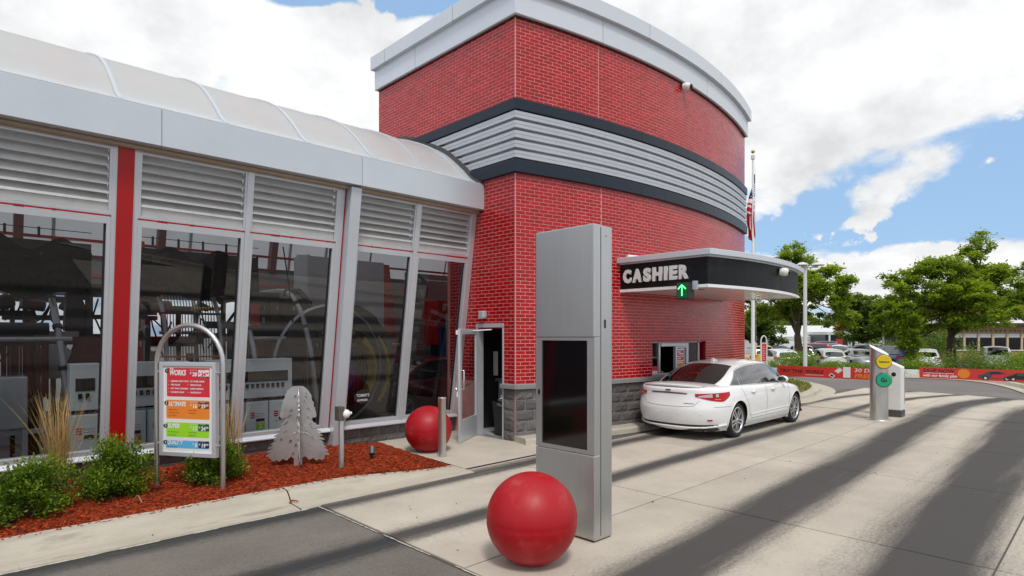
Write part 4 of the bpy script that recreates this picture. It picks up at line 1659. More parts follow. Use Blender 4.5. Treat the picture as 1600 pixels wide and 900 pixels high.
def build_equipment():
    # draped black mitter cloth with rows of slots
    def drape(x0, x1, y, zt, zb, name, label, seed, holes=True):
        t = thing(name, label, 'wash cloth', ((x0 + x1) / 2, y, zb))
        mb = MB()
        n, m = 90, 16
        rows = []
        for i in range(n + 1):
            u = i / n
            x = x0 + (x1 - x0) * u
            ph = u * (x1 - x0) / 0.72
            swag = 0.5 - 0.5 * math.cos(2 * PI * ph)
            row = []
            for j in range(m + 1):
                v = j / m
                z = zt - 0.20 * swag - (zt - zb) * v * (1 - 0.12 * swag) + 0.03 * noise.noise((x * 2, v * 3, seed))
                yy = y + 0.12 * v * (1 - v) * math.cos(2 * PI * ph + 1) + 0.09 * math.sin(x * 9 + 2 * noise.noise((x * 1.5, 0, seed))) * v + 0.06 * noise.noise((x * 4, v * 4, seed))
                row.append((x, yy, z))
            rows.append(row)
        # slots left uncut: the dark of the openings painted as black faces
        vs = [p for r in rows for p in r]
        fs, dots = [], []
        for i in range(n):
            for j in range(m):
                a = i * (m + 1) + j
                (dots if holes and j in (9, 12) and i % 3 == 1 else fs).append((a, a + 1, a + m + 2, a + m + 1))
        mb.add(vs, fs, 0, True)
        mb.add(vs, dots, 1, True)
        mb.build('cloth', [M['cloth'], M['slot']], t)
        b = MB()
        b.box(x0, x1, y + 0.02, y + 0.2, zt - 0.30, zt - 0.06)
        b.build('carrier_beam', M['dark'], t)
        w = MB()
        w.tube([(x0, y, zt + 0.10), (x1, y, zt + 0.10)], 0.006, 5)
        for i in range(int((x1 - x0) / 0.36)):
            w.tube([(x0 + 0.1 + i * 0.36, y, zt + 0.12), (x0 + 0.1 + i * 0.36, y, zt - 0.02)], 0.018, 6)
        w.build('hanger', M['black'], t)
    drape(-1.6, 1.62, 10.4, 3.33, 2.55, 'wash_cloth', 'black slotted wash cloth swagged behind the pane left of the red column', 1.0)
    drape(1.95, 4.02, 10.45, 3.36, 2.62, 'wash_cloth', 'black slotted wash cloth swagged behind the menu sign', 5.0)

    g = 'pipe arches inside the wash tunnel'
    arch_pipe(1.40, 10.15, 3.2, 2.75, 0.045, 'grey pipe arch just left of the red column inside the tunnel', 'pipe', -0.09, g)
    arch_pipe(4.02, 10.15, 3.2, 2.74, 0.045, 'grey pipe arch above the dial cabinets inside the tunnel', 'pipe', -0.10, g)
    arch_pipe(5.02, 10.15, 3.1, 2.80, 0.05, 'grey pipe arch just left of the silver column inside the tunnel', 'pipe', -0.10, g)
    arch_pipe(5.34, 10.35, 3.1, 2.84, 0.05, 'black pipe arch behind the silver column inside the tunnel', 'black', -0.10, g)

    # hanging red foam curtains on a bar
    def foam_bar(x0, x1, y, z, drop, name, label, w=0.032):
        t = thing(name, label, 'wash brush', ((x0 + x1) / 2, y, z - drop))
        MB().tube([(x0, y - 0.06, z), (x1 + 0.25, y - 0.06, z)], 0.035, 10).build('bar', M['pipe'], t)
        MB().tube([(x0, y + 0.02, z + 0.14), (x1, y + 0.02, z + 0.14)], 0.085, 12).build('roller', M['black'], t)
        st = MB()
        x = x0
        while x < x1:
            a = rnd.uniform(-0.02, 0.02)
            dz = rnd.uniform(-0.10, 0.03)
            yy = y + rnd.uniform(-0.03, 0.06)
            st.box(x, x + w * 0.88, yy, yy + 0.015, z - drop + dz, z + 0.02, 0, rnd.random())
            x += w
        tag(st.build('foam_strips', M['darkred'], t), kind='stuff')
    foam_bar(-0.6, 1.12, 10.3, 1.90, 0.74, 'foam_curtain', 'dark red foam strips hanging from a bar at the far left pane')
    foam_bar(3.95, 5.15, 10.62, 1.90, 0.95, 'foam_curtain', 'dark red foam strips hanging above the dial cabinets')
    foam_bar(5.25, 7.0, 10.9, 1.75, 1.2, 'foam_curtain', 'dark red foam strips hanging behind the hoop brush')
    # upright red foam brush beside the cabinet
    t = thing('wrap_brush', 'tall dark red wrap brush beside the red column inside the tunnel', 'wash brush', (1.52, 10.5, 0))
    MB().lathe([(0.02, 0.1), (0.34, 0.15), (0.36, 0.9), (0.30, 1.5), (0.16, 1.9), (0.02, 1.95)], (1.62, 10.6, 0), 'z', 22, 0).build('foam', M['darkred'], t)
    MB().tube([(1.62, 10.6, 0), (1.62, 10.6, 2.6)], 0.05, 8).build('spindle', M['dark'], t)
    # grey disc of a tyre shiner
    t = thing('guard_disc', 'grey round guard disc behind the red foam strips', 'disc', (1.2, 10.5, 1.3))
    MB().lathe([(0.002, -0.02), (0.24, -0.02), (0.25, 0.0), (0.24, 0.02), (0.002, 0.02)], (1.2, 10.55, 1.58), 'y', 28).build('disc', M['grey'], t)
    MB().box(1.17, 1.23, 10.58, 10.62, 0.0, 1.6).build('stand', M['dark'], t)
    # horizontal dark beam and motor pod hanging over the foam
    t = thing('motor_pod', 'curved black motor housing on the arch left of the red column', 'motor', (1.45, 10.7, 2.1))
    pr = [(1.33, 2.02), (1.36, 2.56), (1.44, 2.63), (1.53, 2.55), (1.60, 2.30), (1.60, 2.05), (1.54, 1.98)]
    MB().prism(pr, lambda p, q, t_: (p, t_, q), 10.6, 10.85).build('housing', M['black'], t, bevel=0.02)
    MB().box(1.0, 1.5, 10.6, 10.75, 1.93, 2.01).build('bracket', M['tanreflectmetal'], t)
    MB().tube(curve_pts([(1.2, 10.6, 2.4), (1.16, 10.55, 2.2), (1.28, 10.55, 2.05), (1.36, 10.6, 2.12)], 16), 0.012, 6).build('cable', M['black'], t)
    t = thing('cross_beam', 'long dark machine beam crossing behind the first panes', 'beam', (2.0, 10.9, 2.2))
    MB().box(-2.0, 4.6, 10.95, 11.12, 2.62, 2.74).build('rail', M['dark'], t)
    for k, x in enumerate((0.9, 2.0, 2.2, 3.6, 4.4)):
        MB().box(x, x + 0.06, 10.98, 11.06, 1.6, 2.62).build('strut', M['dark'], t)
    MB().box(1.9, 2.6, 11.0, 11.1, 2.28, 2.42).build('strut', M['black'], t)
    # slatted guard
    t = thing('bar_grille', 'black upright bar grille behind the arched menu sign', 'grille', (2.95, 10.4, 0.4))
    for k in range(17):
        x = 2.60 + k * 0.043
        MB().tube([(x + 0.03, 10.4, 0.5), (x, 10.42, 2.3), (x - 0.02, 10.55, 2.66)], 0.008, 5, caps=False).build('bar', M['black'], t)
    for z, yy in ((2.64, 10.55), (2.3, 10.43), (0.52, 10.4)):
        MB().tube([(2.5, yy, z), (3.4, yy, z)], 0.02, 6).build('rail', M['black'], t)
    for x in (2.55, 3.36):
        MB().tube(curve_pts([(x + 0.06, 10.38, 0.0), (x + 0.04, 10.4, 1.6), (x, 10.45, 2.3), (x - 0.06, 10.7, 2.75)], 20), 0.035, 8).build('post', M['pipe'], t)
    MB().tube([(2.5, 10.36, 1.62), (3.45, 10.36, 1.6)], 0.016, 6).build('red_rail', M['redpaint'], t)
    # dark clutter under the arches
    t = thing('side_washer', 'black side washer frame between two pipe arches', 'washer', (4.5, 10.9, 0))
    for z in (2.05, 2.28, 2.50):
        MB().box(3.95, 5.0, 10.8, 10.95, z, z + 0.13).build('beam', M['black'], t)
    for x in (4.0, 4.35, 4.6, 4.92):
        MB().box(x, x + 0.10, 10.7, 11.0, 1.95, 2.62).build('post', M['dark'], t)
    MB().box(3.95, 4.1, 10.6, 10.9, 2.1, 2.5).build('motor', M['redpaint'], t)
    hose('hanging_cable', 'thin black cable hanging down past the clear end panel', 'cable', [(4.35, 10.2, 3.5), (4.5, 10.3, 2.8), (4.62, 10.4, 2.1)], 0.012, M['black'])
    for k, (px_, z) in enumerate(((0.8, 2.2), (1.1, 2.35), (2.3, 2.2))):
        pass

    # dense dark machinery behind the arches
    rr = random.Random(77)
    spots = [(0.7, 11.4, 'at the far left pane'), (1.25, 12.2, 'left of the red column'), (2.2, 11.6, 'left of the bar grille'), (3.1, 12.0, 'behind the bar grille'), (3.75, 11.2, 'right of the bar grille'), (4.55, 11.5, 'above the dial cabinets')]
    for k, (mx, my, where_) in enumerate(spots):
        t = thing('wash_machine', 'dark wash machine frame ' + where_, 'machine', (mx, my, 0), 'dark machines inside the wash tunnel')
        for q in range(4):
            a, b, c = mx + rr.uniform(-.45, .45), my + rr.uniform(-.3, .3), rr.uniform(1.6, 2.6)
            MB().box(a, a + rr.uniform(0.05, 0.12), b, b + 0.1, 0.0, c).build('post', M['dark' if q % 2 else 'black'], t)
        for q in range(3):
            c = rr.uniform(1.7, 2.75)
            MB().box(mx - rr.uniform(.3, .6), mx + rr.uniform(.3, .6), my - 0.08, my + 0.05, c, c + rr.uniform(0.05, 0.16)).build('beam', M[('black', 'dark', 'boxgrey')[q]], t)
        for q in range(2):
            a, c = mx + rr.uniform(-.4, .4), rr.uniform(1.9, 2.6)
            MB().tube([(a, my - 0.25, c), (a + rr.uniform(.1, .3), my - 0.2, c + rr.uniform(-.05, .1))], rr.uniform(0.06, 0.11), 12).build('motor', M[('black', 'rafter')[q]], t)
        for q in range(3):
            a, c = mx + rr.uniform(-.4, .4), rr.uniform(2.2, 2.7)
            MB().tube(curve_pts([(a, my - .2, c), (a + rr.uniform(-.2, .2), my - .3, c - .5), (a + rr.uniform(-.3, .3), my - .25, c - .25), (a + rr.uniform(-.3, .3), my - .2, c - .9)], 14), 0.014, 5).build('hose', M['black'], t)
        if k in (0, 3, 5):
            MB().tube([(mx - .3, my - .3, 2.0), (mx + .5, my - .3, 2.0)], 0.03, 8).build('pipe', M['pipe'], t)
        if k == 3:
            MB().tube([(mx + .2, my - .35, 2.42), (mx + .75, my - .35, 2.45)], 0.035, 8).build('yellow_pipe', M['yellow'], t)
    # cabinets with dials, and doors below
    def cabinet(x0, x1, name, label, y=9.9):
        t = thing(name, label, 'cabinet', ((x0 + x1) / 2, y, 0))
        MB().box(x0, x1, y, y + 0.32, 0.92, 1.56).build('housing', M['cabinet'], t, bevel=0.01)
        MB().box(x0 + 0.06, x1 - 0.08, y - 0.012, y - 0.001, 1.19, 1.36).build('gauge_window', M['screen'], t)
        n = int((x1 - x0 - 0.16) / 0.083)
        d = MB()
        for i in range(n):
            xx = x0 + 0.11 + i * 0.083
            d.lathe([(0.002, -0.03), (0.030, -0.03), (0.036, -0.012), (0.036, 0.0)], (xx, y, 1.005), 'y', 12, 0)
            d.box(xx - 0.022, xx + 0.022, y - 0.028, y - 0.001, 1.085, 1.155, 0)
            d.lathe([(0.002, -0.022), (0.02, -0.022), (0.022, -0.001)], (xx, y, 1.43), 'y', 10, 1)
        d.build('dial', [M['black'], M['white']], t)
        return t
    cabinet(1.86, 2.78, 'dial_cabinet', 'pale cabinet with rows of black dials left of the menu sign')
    cabinet(3.02, 4.38, 'dial_cabinet', 'pale cabinet with rows of black dials above the number two locker')
    cabinet(1.30, 1.66, 'dial_cabinet', 'pale cabinet with a single dial left of the red column')
    nums = {1: ('7', M['orange']), 2: (None, M['blue']), 5: ('3', M['printred']), 6: ('2', M['green']), 7: (None, M['white'])}
    xs = [1.30, 1.86, 2.22, 2.58, 2.94, 3.22, 3.62, 4.00]
    wds = [0.34, 0.34, 0.34, 0.34, 0.26, 0.38, 0.36, 0.36]
    where = ['at the far left of the row, left of the red column', 'with the orange seven tag', 'with the blue tag, left of the menu sign', 'hidden half behind the menu sign',
             'hidden behind the right post of the menu sign', 'with the red three tag behind dry grass', 'with the green two tag', 'nearest the steel tree']
    for i, (x, w) in enumerate(zip(xs, wds)):
        t = thing('tank_locker', 'grey wash locker ' + where[i], 'locker', (x + w / 2, 9.92, 0), 'grey wash lockers behind the glass')
        MB().box(x, x + w, 9.92, 10.25, 0.06, 0.86).build('body', M['cabinet'], t, bevel=0.008)
        MB().box(x + 0.02, x + w - 0.02, 9.905, 9.919, 0.08, 0.845).build('door', M['cabinet'], t)
        s = MB()
        s.box(x + 0.06, x + w - 0.06, 9.899, 9.904, 0.52, 0.70, 0)
        for k in range(3):
            s.box(x + 0.065, x + 0.13, 9.8975, 9.8985, 0.66 - k * 0.035, 0.685 - k * 0.035, 1)
        s.box(x + 0.15, x + w - 0.07, 9.8975, 9.8985, 0.53, 0.58, 2)
        s.box(x + 0.14, x + w - 0.07, 9.8975, 9.8985, 0.615, 0.62, 2)
        s.box(x + 0.14, x + w - 0.07, 9.8975, 9.8985, 0.655, 0.66, 2)
        s.build('sticker', [M['white'], M['printred'], M['printdark']], t)
        if i in nums:
            ch, cm = nums[i]
            tg = MB().box(x + 0.15, x + w - 0.065, 9.898, 9.9035, 0.40, 0.51).build('number_tag', cm, t)
            if ch:
                me = text_me(ch, 0.10, M['white'], frame_mtx((x + 0.15 + (w - 0.215) / 2, 9.896, 0.455), (1, 0, 0), (0, 0, 1)), bold=0.004)
                link('number', me, tg, fix=False)
    # bright tank at the far left edge
    t = thing('steel_tank', 'square steel tank at the left edge behind the glass', 'tank', (0.45, 9.9, 0))
    MB().box(0.1, 0.86, 9.88, 10.2, 0.74, 1.42).build('body', M['pipe'], t, bevel=0.02)
    for x in (0.14, 0.80):
        MB().box(x, x + 0.06, 9.9, 9.96, 0.0, 0.74).build('leg', M['pipe'], t)
    MB().box(0.1, 1.9, 9.96, 10.0, 0.66, 0.72).build('rail', M['pipe'], t)

    # hoop brush with yellow and blue foam
    t = thing('hoop_brush', 'big dark hoop brush with yellow and blue foam right of the silver column', 'wash brush', (6.0, 10.5, 0))

    def hoop(rad_, w, x0, cy, cz, r0, mi, name, a0=0.0, a1=2 * PI, depth=0.25):
        mb = MB()
        n = 56
        rows = []
        for i in range(n + 1):
            a = a0 + (a1 - a0) * i / n
            cs_, sn = math.cos(a), math.sin(a)
            jit = 1 + 0.02 * rnd.uniform(-1, 1)
            rows.append([(x0 + cs_ * rad_ * jit, cy, cz + sn * rad_ * 1.05 * jit), (x0 + cs_ * (rad_ - w), cy - 0.03, cz + sn * (rad_ - w) * 1.05), (x0 + cs_ * (rad_ - w), cy + depth, cz + sn * (rad_ - w) * 1.05), (x0 + cs_ * rad_, cy + depth, cz + sn * rad_ * 1.05)])
        mb.grid(rows, 0, False, close=True)
        mb.build(name, mi, t)
    hoop(1.22, 0.42, 5.62, 10.5, 1.30, 0, M['dark'], 'hoop')
    hoop(1.10, 0.035, 5.35, 10.4, 1.38, 0, M['pipe'], 'ring', depth=0.03)
    hoop(0.80, 0.16, 5.72, 10.52, 1.25, 0, M['yellowfoam'], 'yellow_foam', -0.9, 1.0)
    hoop(0.98, 0.07, 5.70, 10.44, 1.25, 0, M['yellowfoam'], 'yellow_foam', -0.7, 0.75)
    hoop(0.45, 0.30, 5.42, 10.42, 1.25, 0, M['bluefoam'], 'blue_foam', -1.2, 1.6)
    # round fan on the far wall
    t = thing('wall_fan', 'round black fan on the pale wall in the last pane', 'fan', (8.4, 12.0, 3.1))
    MB().lathe([(0.33, -0.06), (0.345, 0.0), (0.33, 0.06), (0.30, 0.06), (0.31, 0.0), (0.30, -0.06), (0.33, -0.06)], (8.4, 12.0, 3.1), 'y', 30).build('rim', M['black'], t)
    b = MB()
    for k in range(4):
        a = k * PI / 2 + 0.4
        c, s_ = math.cos(a), math.sin(a)
        b.add([(8.4 + c * 0.04 - s_ * 0.03, 12.0, 3.1 + s_ * 0.04 + c * 0.03), (8.4 + c * 0.04 + s_ * 0.03, 12.02, 3.1 + s_ * 0.04 - c * 0.03),
               (8.4 + c * 0.28 + s_ * 0.12, 12.03, 3.1 + s_ * 0.28 - c * 0.12), (8.4 + c * 0.28 - s_ * 0.10, 11.98, 3.1 + s_ * 0.28 + c * 0.10)], [(0, 1, 2, 3)])
    b.build('blade', M['dark'], t)
    MB().box(8.37, 8.43, 12.0, 13.3, 3.07, 3.13).build('bracket', M['black'], t)
    gr = MB()
    for rr in (0.08, 0.15, 0.22):
        gr.tube([(8.4 + rr * math.cos(a * PI / 10), 11.94, 3.1 + rr * math.sin(a * PI / 10)) for a in range(21)], 0.006, 5, caps=False)
    gr.build('guard', M['pipe'], t)
    # red brush tower, blue hose reel, pale hanging strips in the last pane
    t = thing('red_wrap_washer', 'dark red washer box with hanging cloth in the last pane', 'washer', (9.5, 12.3, 0))
    MB().box(9.15, 9.95, 12.1, 12.7, 1.7, 2.85).build('housing', M['redpaint'], t, bevel=0.02)
    MB().box(9.18, 9.3, 12.0, 12.09, 0.5, 2.2).build('blue_cloth', M['bluefoam'], t)
    MB().tube([(9.36, 12.0, 0.3), (9.36, 12.0, 2.5)], 0.03, 8).build('post', M['pipe'], t)
    MB().tube([(9.42, 11.98, 1.98), (9.75, 11.98, 2.0)], 0.06, 10).build('yellow_motor', M['yellow'], t)
    MB().box(9.3, 10.1, 12.2, 12.6, 0.0, 1.7).build('base', M['black'], t)
    t = thing('strip_curtain', 'pale hanging strip curtain at the right edge of the last pane', 'curtain', (8.4, 10.0, 0.4))
    for k in range(4):
        x = 8.30 + k * 0.13
        MB().box(x, x + 0.11, 10.1 + 0.12 * k, 10.11 + 0.12 * k, 0.5, 3.15).build('strip', M['wallpanel'], t)
        MB().ball((x + 0.05, 10.08 + 0.12 * k, 3.2), 0.05, 10, 6).build('hook', M['white'], t)
    # oval sticker on the glass
    o = MB()
    c0 = (5.42, 0.86)
    n = 28
    pts = [(c0[0] + 0.17 * math.cos(2 * PI * i / n), c0[1] + 0.125 * math.sin(2 * PI * i / n)) for i in range(n)]
    o.add([W(p[0], p[1], -0.040) for p in pts], [tuple(range(n))])
    st = tag(o.build('window_sticker', M['printdark']), 'dark oval sticker with pale lettering on the glass right of the silver column', 'sticker')
    up = Vector(W(0, 1, 0)) - Vector(W(0, 0, 0))
    for s_, dz, h in (("TOMMY'S", 0.02, 0.075), ('EXPRESS', -0.065, 0.05)):
        me = text_me(s_, h, M['letter'], frame_mtx(W(c0[0], c0[1] + dz, -0.036), (1, 0, 0), up), bold=0.002, width=0.26 if h > 0.06 else 0.2)
        link('lettering', me, st, fix=False)


M['boxgrey'] = mat('dark_grey_metal', (0.09, 0.095, 0.10), 0.4, 0.4)
M['yellowfoam'] = mat('yellow_foam', (0.42, 0.30, 0.02), 0.9, var=0.35, vscale=10)
M['bluefoam'] = mat('blue_foam', (0.02, 0.05, 0.22), 0.9, var=0.3, vscale=10)
build_equipment()
# ------------------------------------------------------------------ things on and beside the lanes


def build_kiosk():
    t = thing('pay_kiosk', 'tall brushed metal pay kiosk with dark screen on the lane edge', 'kiosk', (4.55, 3.8, 0))
    x0, x1, y0, y1, h = 4.41, 4.70, 3.43, 4.18, 3.0
    MB().box(x0 + 0.018, x1, y0 + 0.004, y1 - 0.004, 0.012, h - 0.004).build('body', M['kiosk'], t, bevel=0.012)
    MB().box(x0 + 0.03, x1 - 0.02, y0 + 0.02, y1 - 0.02, 0.0, 0.012).build('base', M['rust'], t)
    for z0, z1, nm in ((0.03, 0.818, 'lower_panel'), (1.932, h, 'upper_panel')):
        mb = MB()
        mb.box(x0, x0 + 0.10, y0, y1, z0, z1)
        mb.build(nm, M['kiosk'], t, bevel=0.010)
    # screen door: a frame round the dark glass
    mb = MB()
    outer = [(y0, 0.824), (y1, 0.824), (y1, 1.926), (y0, 1.926)]
    inner = [(3.515, 0.862), (4.10, 0.862), (4.10, 1.90), (3.515, 1.90)]
    xf = x0 + 0.004
    mb.poly(outer, [inner], 0, lambda p: (xf, p[0], p[1]))
    for a, b in zip(inner, inner[1:] + inner[:1]):
        mb.quad((xf, a[0], a[1]), (xf, b[0], b[1]), (xf + 0.014, b[0], b[1]), (xf + 0.014, a[0], a[1]))
    for a, b in zip(outer, outer[1:] + outer[:1]):
        mb.quad((xf, a[0], a[1]), (xf, b[0], b[1]), (xf + 0.014, b[0], b[1]), (xf + 0.014, a[0], a[1]))
    d = mb.build('screen_door', M['kiosk'], t)
    MB().quad((xf + 0.012, 3.513, 0.86), (xf + 0.012, 4.102, 0.86), (xf + 0.012, 4.102, 1.902), (xf + 0.012, 3.513, 1.902)).build('screen', M['screen'], d)
    MB().box(x0 - 0.004, x0 + 0.006, 4.125, 4.145, 1.35, 1.40).build('lock', M['black'], d)
    MB().box(4.575, 4.592, y0 - 0.002, y0 + 0.01, 2.02, 2.10).build('slot', M['black'], t)
    MB().ball((4.60, y0 + 0.002, 2.90), 0.006, 8, 5).build('screw_head', M['black'], t)
    MB().quad((x0 + 0.105, y0 + 0.002, 0.05), (x0 + 0.112, y0 + 0.002, 0.05), (x0 + 0.112, y0 + 0.002, 2.98), (x0 + 0.105, y0 + 0.002, 2.98)).build('seam', M['dark'], t)


M['rust'] = mat('rusty_base', (0.10, 0.045, 0.02), 0.9, var=0.4, vscale=30)
build_kiosk()


def red_ball(x, y, r, label):
    mb = MB()
    prof = []
    m = 64
    a0 = -PI / 2 + 0.30
    prof.append((0.001, math.sin(a0) * r))
    for i in range(m + 1):
        a = a0 + (PI / 2 - a0) * i / m
        rr = r * math.cos(a)
        if abs(a) < 0.03:
            rr *= 0.994
        prof.append((max(0.0005, rr), r * math.sin(a)))
    mb.lathe(prof, (0, 0, -math.sin(a0) * r), 'z', 72)
    o = mb.build('ball_bollard', M['redball'], None)
    o.location = (x, y, 0.003)
    return tag(o, label, 'bollard', 'red ball bollards guarding the lane')


red_ball(3.68, 3.535, 0.392, 'large red ball bollard in front of the pay kiosk')
red_ball(5.92, 8.09, 0.392, 'red ball bollard beside the open door and steel post')


def build_posts():
    t = thing('steel_bollard', 'round brushed steel bollard in front of the ball by the door', 'bollard', (5.79, 7.545, 0))
    MB().lathe([(0.0005, 0.96), (0.04, 0.965), (0.066, 0.962), (0.068, 0.955), (0.068, 0.945), (0.064, 0.94), (0.064, 0.0)], (5.79, 7.545, 0), 'z', 28).build('pipe', M['steel'], t)
    t = thing('light_post', 'steel post in the mulch with a brown box and white lamp', 'post', (4.04, 7.55, 0.05))
    MB().lathe([(0.0005, 0.80), (0.036, 0.80), (0.038, 0.79), (0.038, 0.0)], (4.04, 7.55, 0), 'z', 20).build('pipe', M['steel'], t)
    MB().box(3.965, 4.055, 7.48, 7.60, 0.77, 0.965).build('lamp_box', M['boxbrown'], t, bevel=0.006)
    s = MB()
    s.ball((4.085, 7.505, 0.86), 0.062, 18, 12)
    s.lathe([(0.02, 0.0), (0.022, 0.03), (0.001, 0.032)], (4.13, 7.49, 0.865), 'x', 10)
    s.build('lamp', M['white'], t)
    t = thing('spotlight', 'small black garden spotlight in the mulch before the wall', 'light', (4.80, 8.03, 0.06))
    MB().tube([(4.80, 8.03, 0.0), (4.80, 8.03, 0.15)], 0.025, 8).build('stake', M['black'], t)
    mb = MB()
    mb.tube([(4.79, 7.99, 0.13), (4.83, 8.06, 0.22)], [0.045, 0.05], 14)
    mb.build('head', M['boxgrey'], t)


M['boxbrown'] = mat('bronze_box', (0.11, 0.085, 0.07), 0.5, 0.2, var=0.06)
M['boxgrey'] = mat('dark_grey_metal', (0.09, 0.095, 0.10), 0.4, 0.4)
build_posts()


def build_menu_sign():
    A, B = Vector((1.96, 8.31, 0)), Vector((2.474, 7.52, 0))
    r = (B - A).normalized()
    wdt = (B - A).length
    nrm = r.cross(Vector((0, 0, 1)))         # towards the lane
    t = thing('menu_sign', 'price menu board in a bent steel hoop standing in the mulch', 'sign', tuple((A + B) / 2))

    def P(a, z, o=0.0):
        q = A + r * a + nrm * o
        return (q.x, q.y, z)
    pts = [P(0, 0.0), P(0, 0.8), P(0, 1.60)]
    for i in range(1, 16):
        an = PI * i / 16
        pts.append(P(wdt / 2 - wdt / 2 * math.cos(an), 1.60 + 0.475 * math.sin(an)))
    pts += [P(wdt, 1.60), P(wdt, 0.8), P(wdt, 0.0)]
    MB().tube(pts, 0.030, 14).build('hoop', M['steel'], t)
    x0, x1, z0, z1 = 0.065, 0.865, 0.475, 1.625

    def bx(mb, a0, a1, c0, c1, o0, o1, mi=0):
        return mb.hexa([P(a0, c0, o1), P(a1, c0, o1), P(a1, c0, o0), P(a0, c0, o0), P(a0, c1, o1), P(a1, c1, o1), P(a1, c1, o0), P(a0, c1, o0)], mi)
    mb = MB()
    f = 0.052
    for q in ([(x0, z0), (x1, z0), (x1 - f, z0 + f), (x0 + f, z0 + f)], [(x1, z0), (x1, z1), (x1 - f, z1 - f), (x1 - f, z0 + f)],
              [(x1, z1), (x0, z1), (x0 + f, z1 - f), (x1 - f, z1 - f)], [(x0, z1), (x0, z0), (x0 + f, z0 + f), (x0 + f, z1 - f)]):
        mb.prism(q, lambda a, z, o: P(a, z, o), -0.035, 0.035)
    mb.build('board_frame', M['frame'], t, bevel=0.005)
    p = MB()
    bx(p, x0 + f - 0.004, x1 - f + 0.004, z0 + f - 0.004, z1 - f + 0.004, -0.02, 0.018)
    face = p.build('menu_face', M['offwhite'], t)
    for z in (0.62, 1.5):
        MB().tube([P(0.0, z), P(0.08, z)], 0.014, 8).build('bracket', M['steel'], t)
        MB().tube([P(wdt - 0.09, z), P(wdt, z)], 0.014, 8).build('bracket', M['steel'], t)
    ix0, iw, iz1, ih = x0 + f, (x1 - x0 - 2 * f), z1 - f, (z1 - z0 - 2 * f)

    def Q(fx, fy, o):
        return P(ix0 + iw * fx, iz1 - ih * fy, o)

    def card(fx0, fx1, fy0, fy1, o, m, name, rad=0.02, parent=face):
        mb = MB()
        pts = []
        for cx, cy, s in ((fx1 - rad, fy0 + rad, -PI / 2), (fx1 - rad, fy1 - rad, 0), (fx0 + rad, fy1 - rad, PI / 2), (fx0 + rad, fy0 + rad, PI)):
            for k in range(5):
                a = s + k * PI / 8
                pts.append((cx + rad * math.cos(a), cy + rad * 0.6 * math.sin(a)))
        mb.add([Q(a, b, o) for a, b in pts], [tuple(range(len(pts)))])
        return mb.build(name, m, parent)

    def txt(s, fx, fy, h, m, bold=0.0, shear=0.0, o=0.0215, width=None, parent=face, align='LEFT'):
        me = text_me(s, h, m, frame_mtx(Q(fx, fy, o), r, (0, 0, 1)), bold=bold, shear=shear, align=align, width=width * iw if width else None)
        link('lettering', me, parent, fix=False)
    W_, K = M['offwhite'], M['printdark']
    o1, o2, o3 = 0.0195, 0.0203, 0.0209
    cards = [
        ('red', .07, .945, .012, .362, M['printred']), ('orange', .06, .94, .386, .62, M['orange']), ('green', .055, .93, .648, .832, M['green']), ('blue', .05, .925, .856, .962, M['blue'])]
    for nm, a, b, c, d, m in cards:
        card(a, b, c, d, o1, m, 'menu_card')
    for i, (n_, fx, fy) in enumerate((('1', .07, .055), ('2', .06, .432), ('3', .045, .70), ('4', .04, .893))):
        mb = MB()
        mb.add([Q(fx + 0.042 * math.cos(a * PI / 9), fy + 0.026 * math.sin(a * PI / 9), o2) for a in range(18)], [tuple(range(18))])
        mb.build('number_disc', K, face)
        txt(n_, fx, fy, 0.042, W_, 0.001, 0.1, align='CENTER')
    txt('THE', .13, .030, 0.036, W_, 0.0015, 0.15, width=.085)
    txt('WORKS', .13, .078, 0.088, W_, 0.004, 0.18, width=.34)
    txt('ULTIMATE', .11, .442, 0.072, W_, 0.0035, 0.18, width=.36)
    txt('SUPER', .09, .700, 0.072, W_, 0.0035, 0.18, width=.25)
    txt('QUALITY', .08, .893, 0.066, W_, 0.003, 0.18, width=.33)
    prices = [(.045, .092, '20', '34', '99', W_, M['printred']), (.415, .468, '16', '29', '99', M['brownprint'], W_), (.672, .728, '12', '24', '99', M['greendark'], W_), (.868, .925, '8', '19', '99', M['navyprint'], W_)]
    for (fy0, fyc, a, b, c, bm, tm) in prices:
        hh = 0.052
        fyc = fy0 + hh - 0.004
        card(.715, .935, fy0 - 0.012, fy0 + 0.082, o2, bm, 'price_box', 0.015)
        txt('$', .545 if len(a) > 1 else .60, fyc - 0.012, 0.042, W_, 0.0015)
        txt(a, .595 if len(a) > 1 else .645, fyc, 0.066, W_, 0.003, 0.12)
        txt('$', .728, fyc - 0.010, 0.040, tm, 0.0015)
        txt(b, .770, fyc, 0.064, tm, 0.003, 0.12)
        txt(c, .873, fyc - 0.012, 0.032, tm, 0.0015, 0.12)
        txt('SINGLE WASH', .54, fy0 - 0.001, 0.016, W_)
        txt('UNLIMITED', .745, fy0 + 0.001, 0.015, tm)
    card(.73, .93, .112, .128, o3, K, 'price_box', 0.006)
    txt('BEST VALUE', .765, .120, 0.014, W_)
    for i, s in enumerate(('CERAMIC BODY WAX', 'TIRE GLOSS', 'HOT WAX CLEANER', 'RAINBOW SOAP')):
        txt(s, .15, .175 + i * 0.043, 0.026, W_, 0.001, 0.1)
        txt('\u2022', .10, .175 + i * 0.043, 0.03, W_, 0.001)
    for i, s in enumerate(('3X WHEEL SHINE', 'TRIPLE FOAM', 'SUPER PREMIUM', 'UNDERBODY')):
        txt(s, .55, .175 + i * 0.043, 0.026, W_, 0.001, 0.1)
        txt('\u2022', .50, .175 + i * 0.043, 0.03, W_, 0.001)
    for i, s in enumerate(('Rainbow Coat', '3X Wheel Clean', 'Spray Guard')):
        txt(s, .11, .508 + i * 0.034, 0.022, M['brownprint'])
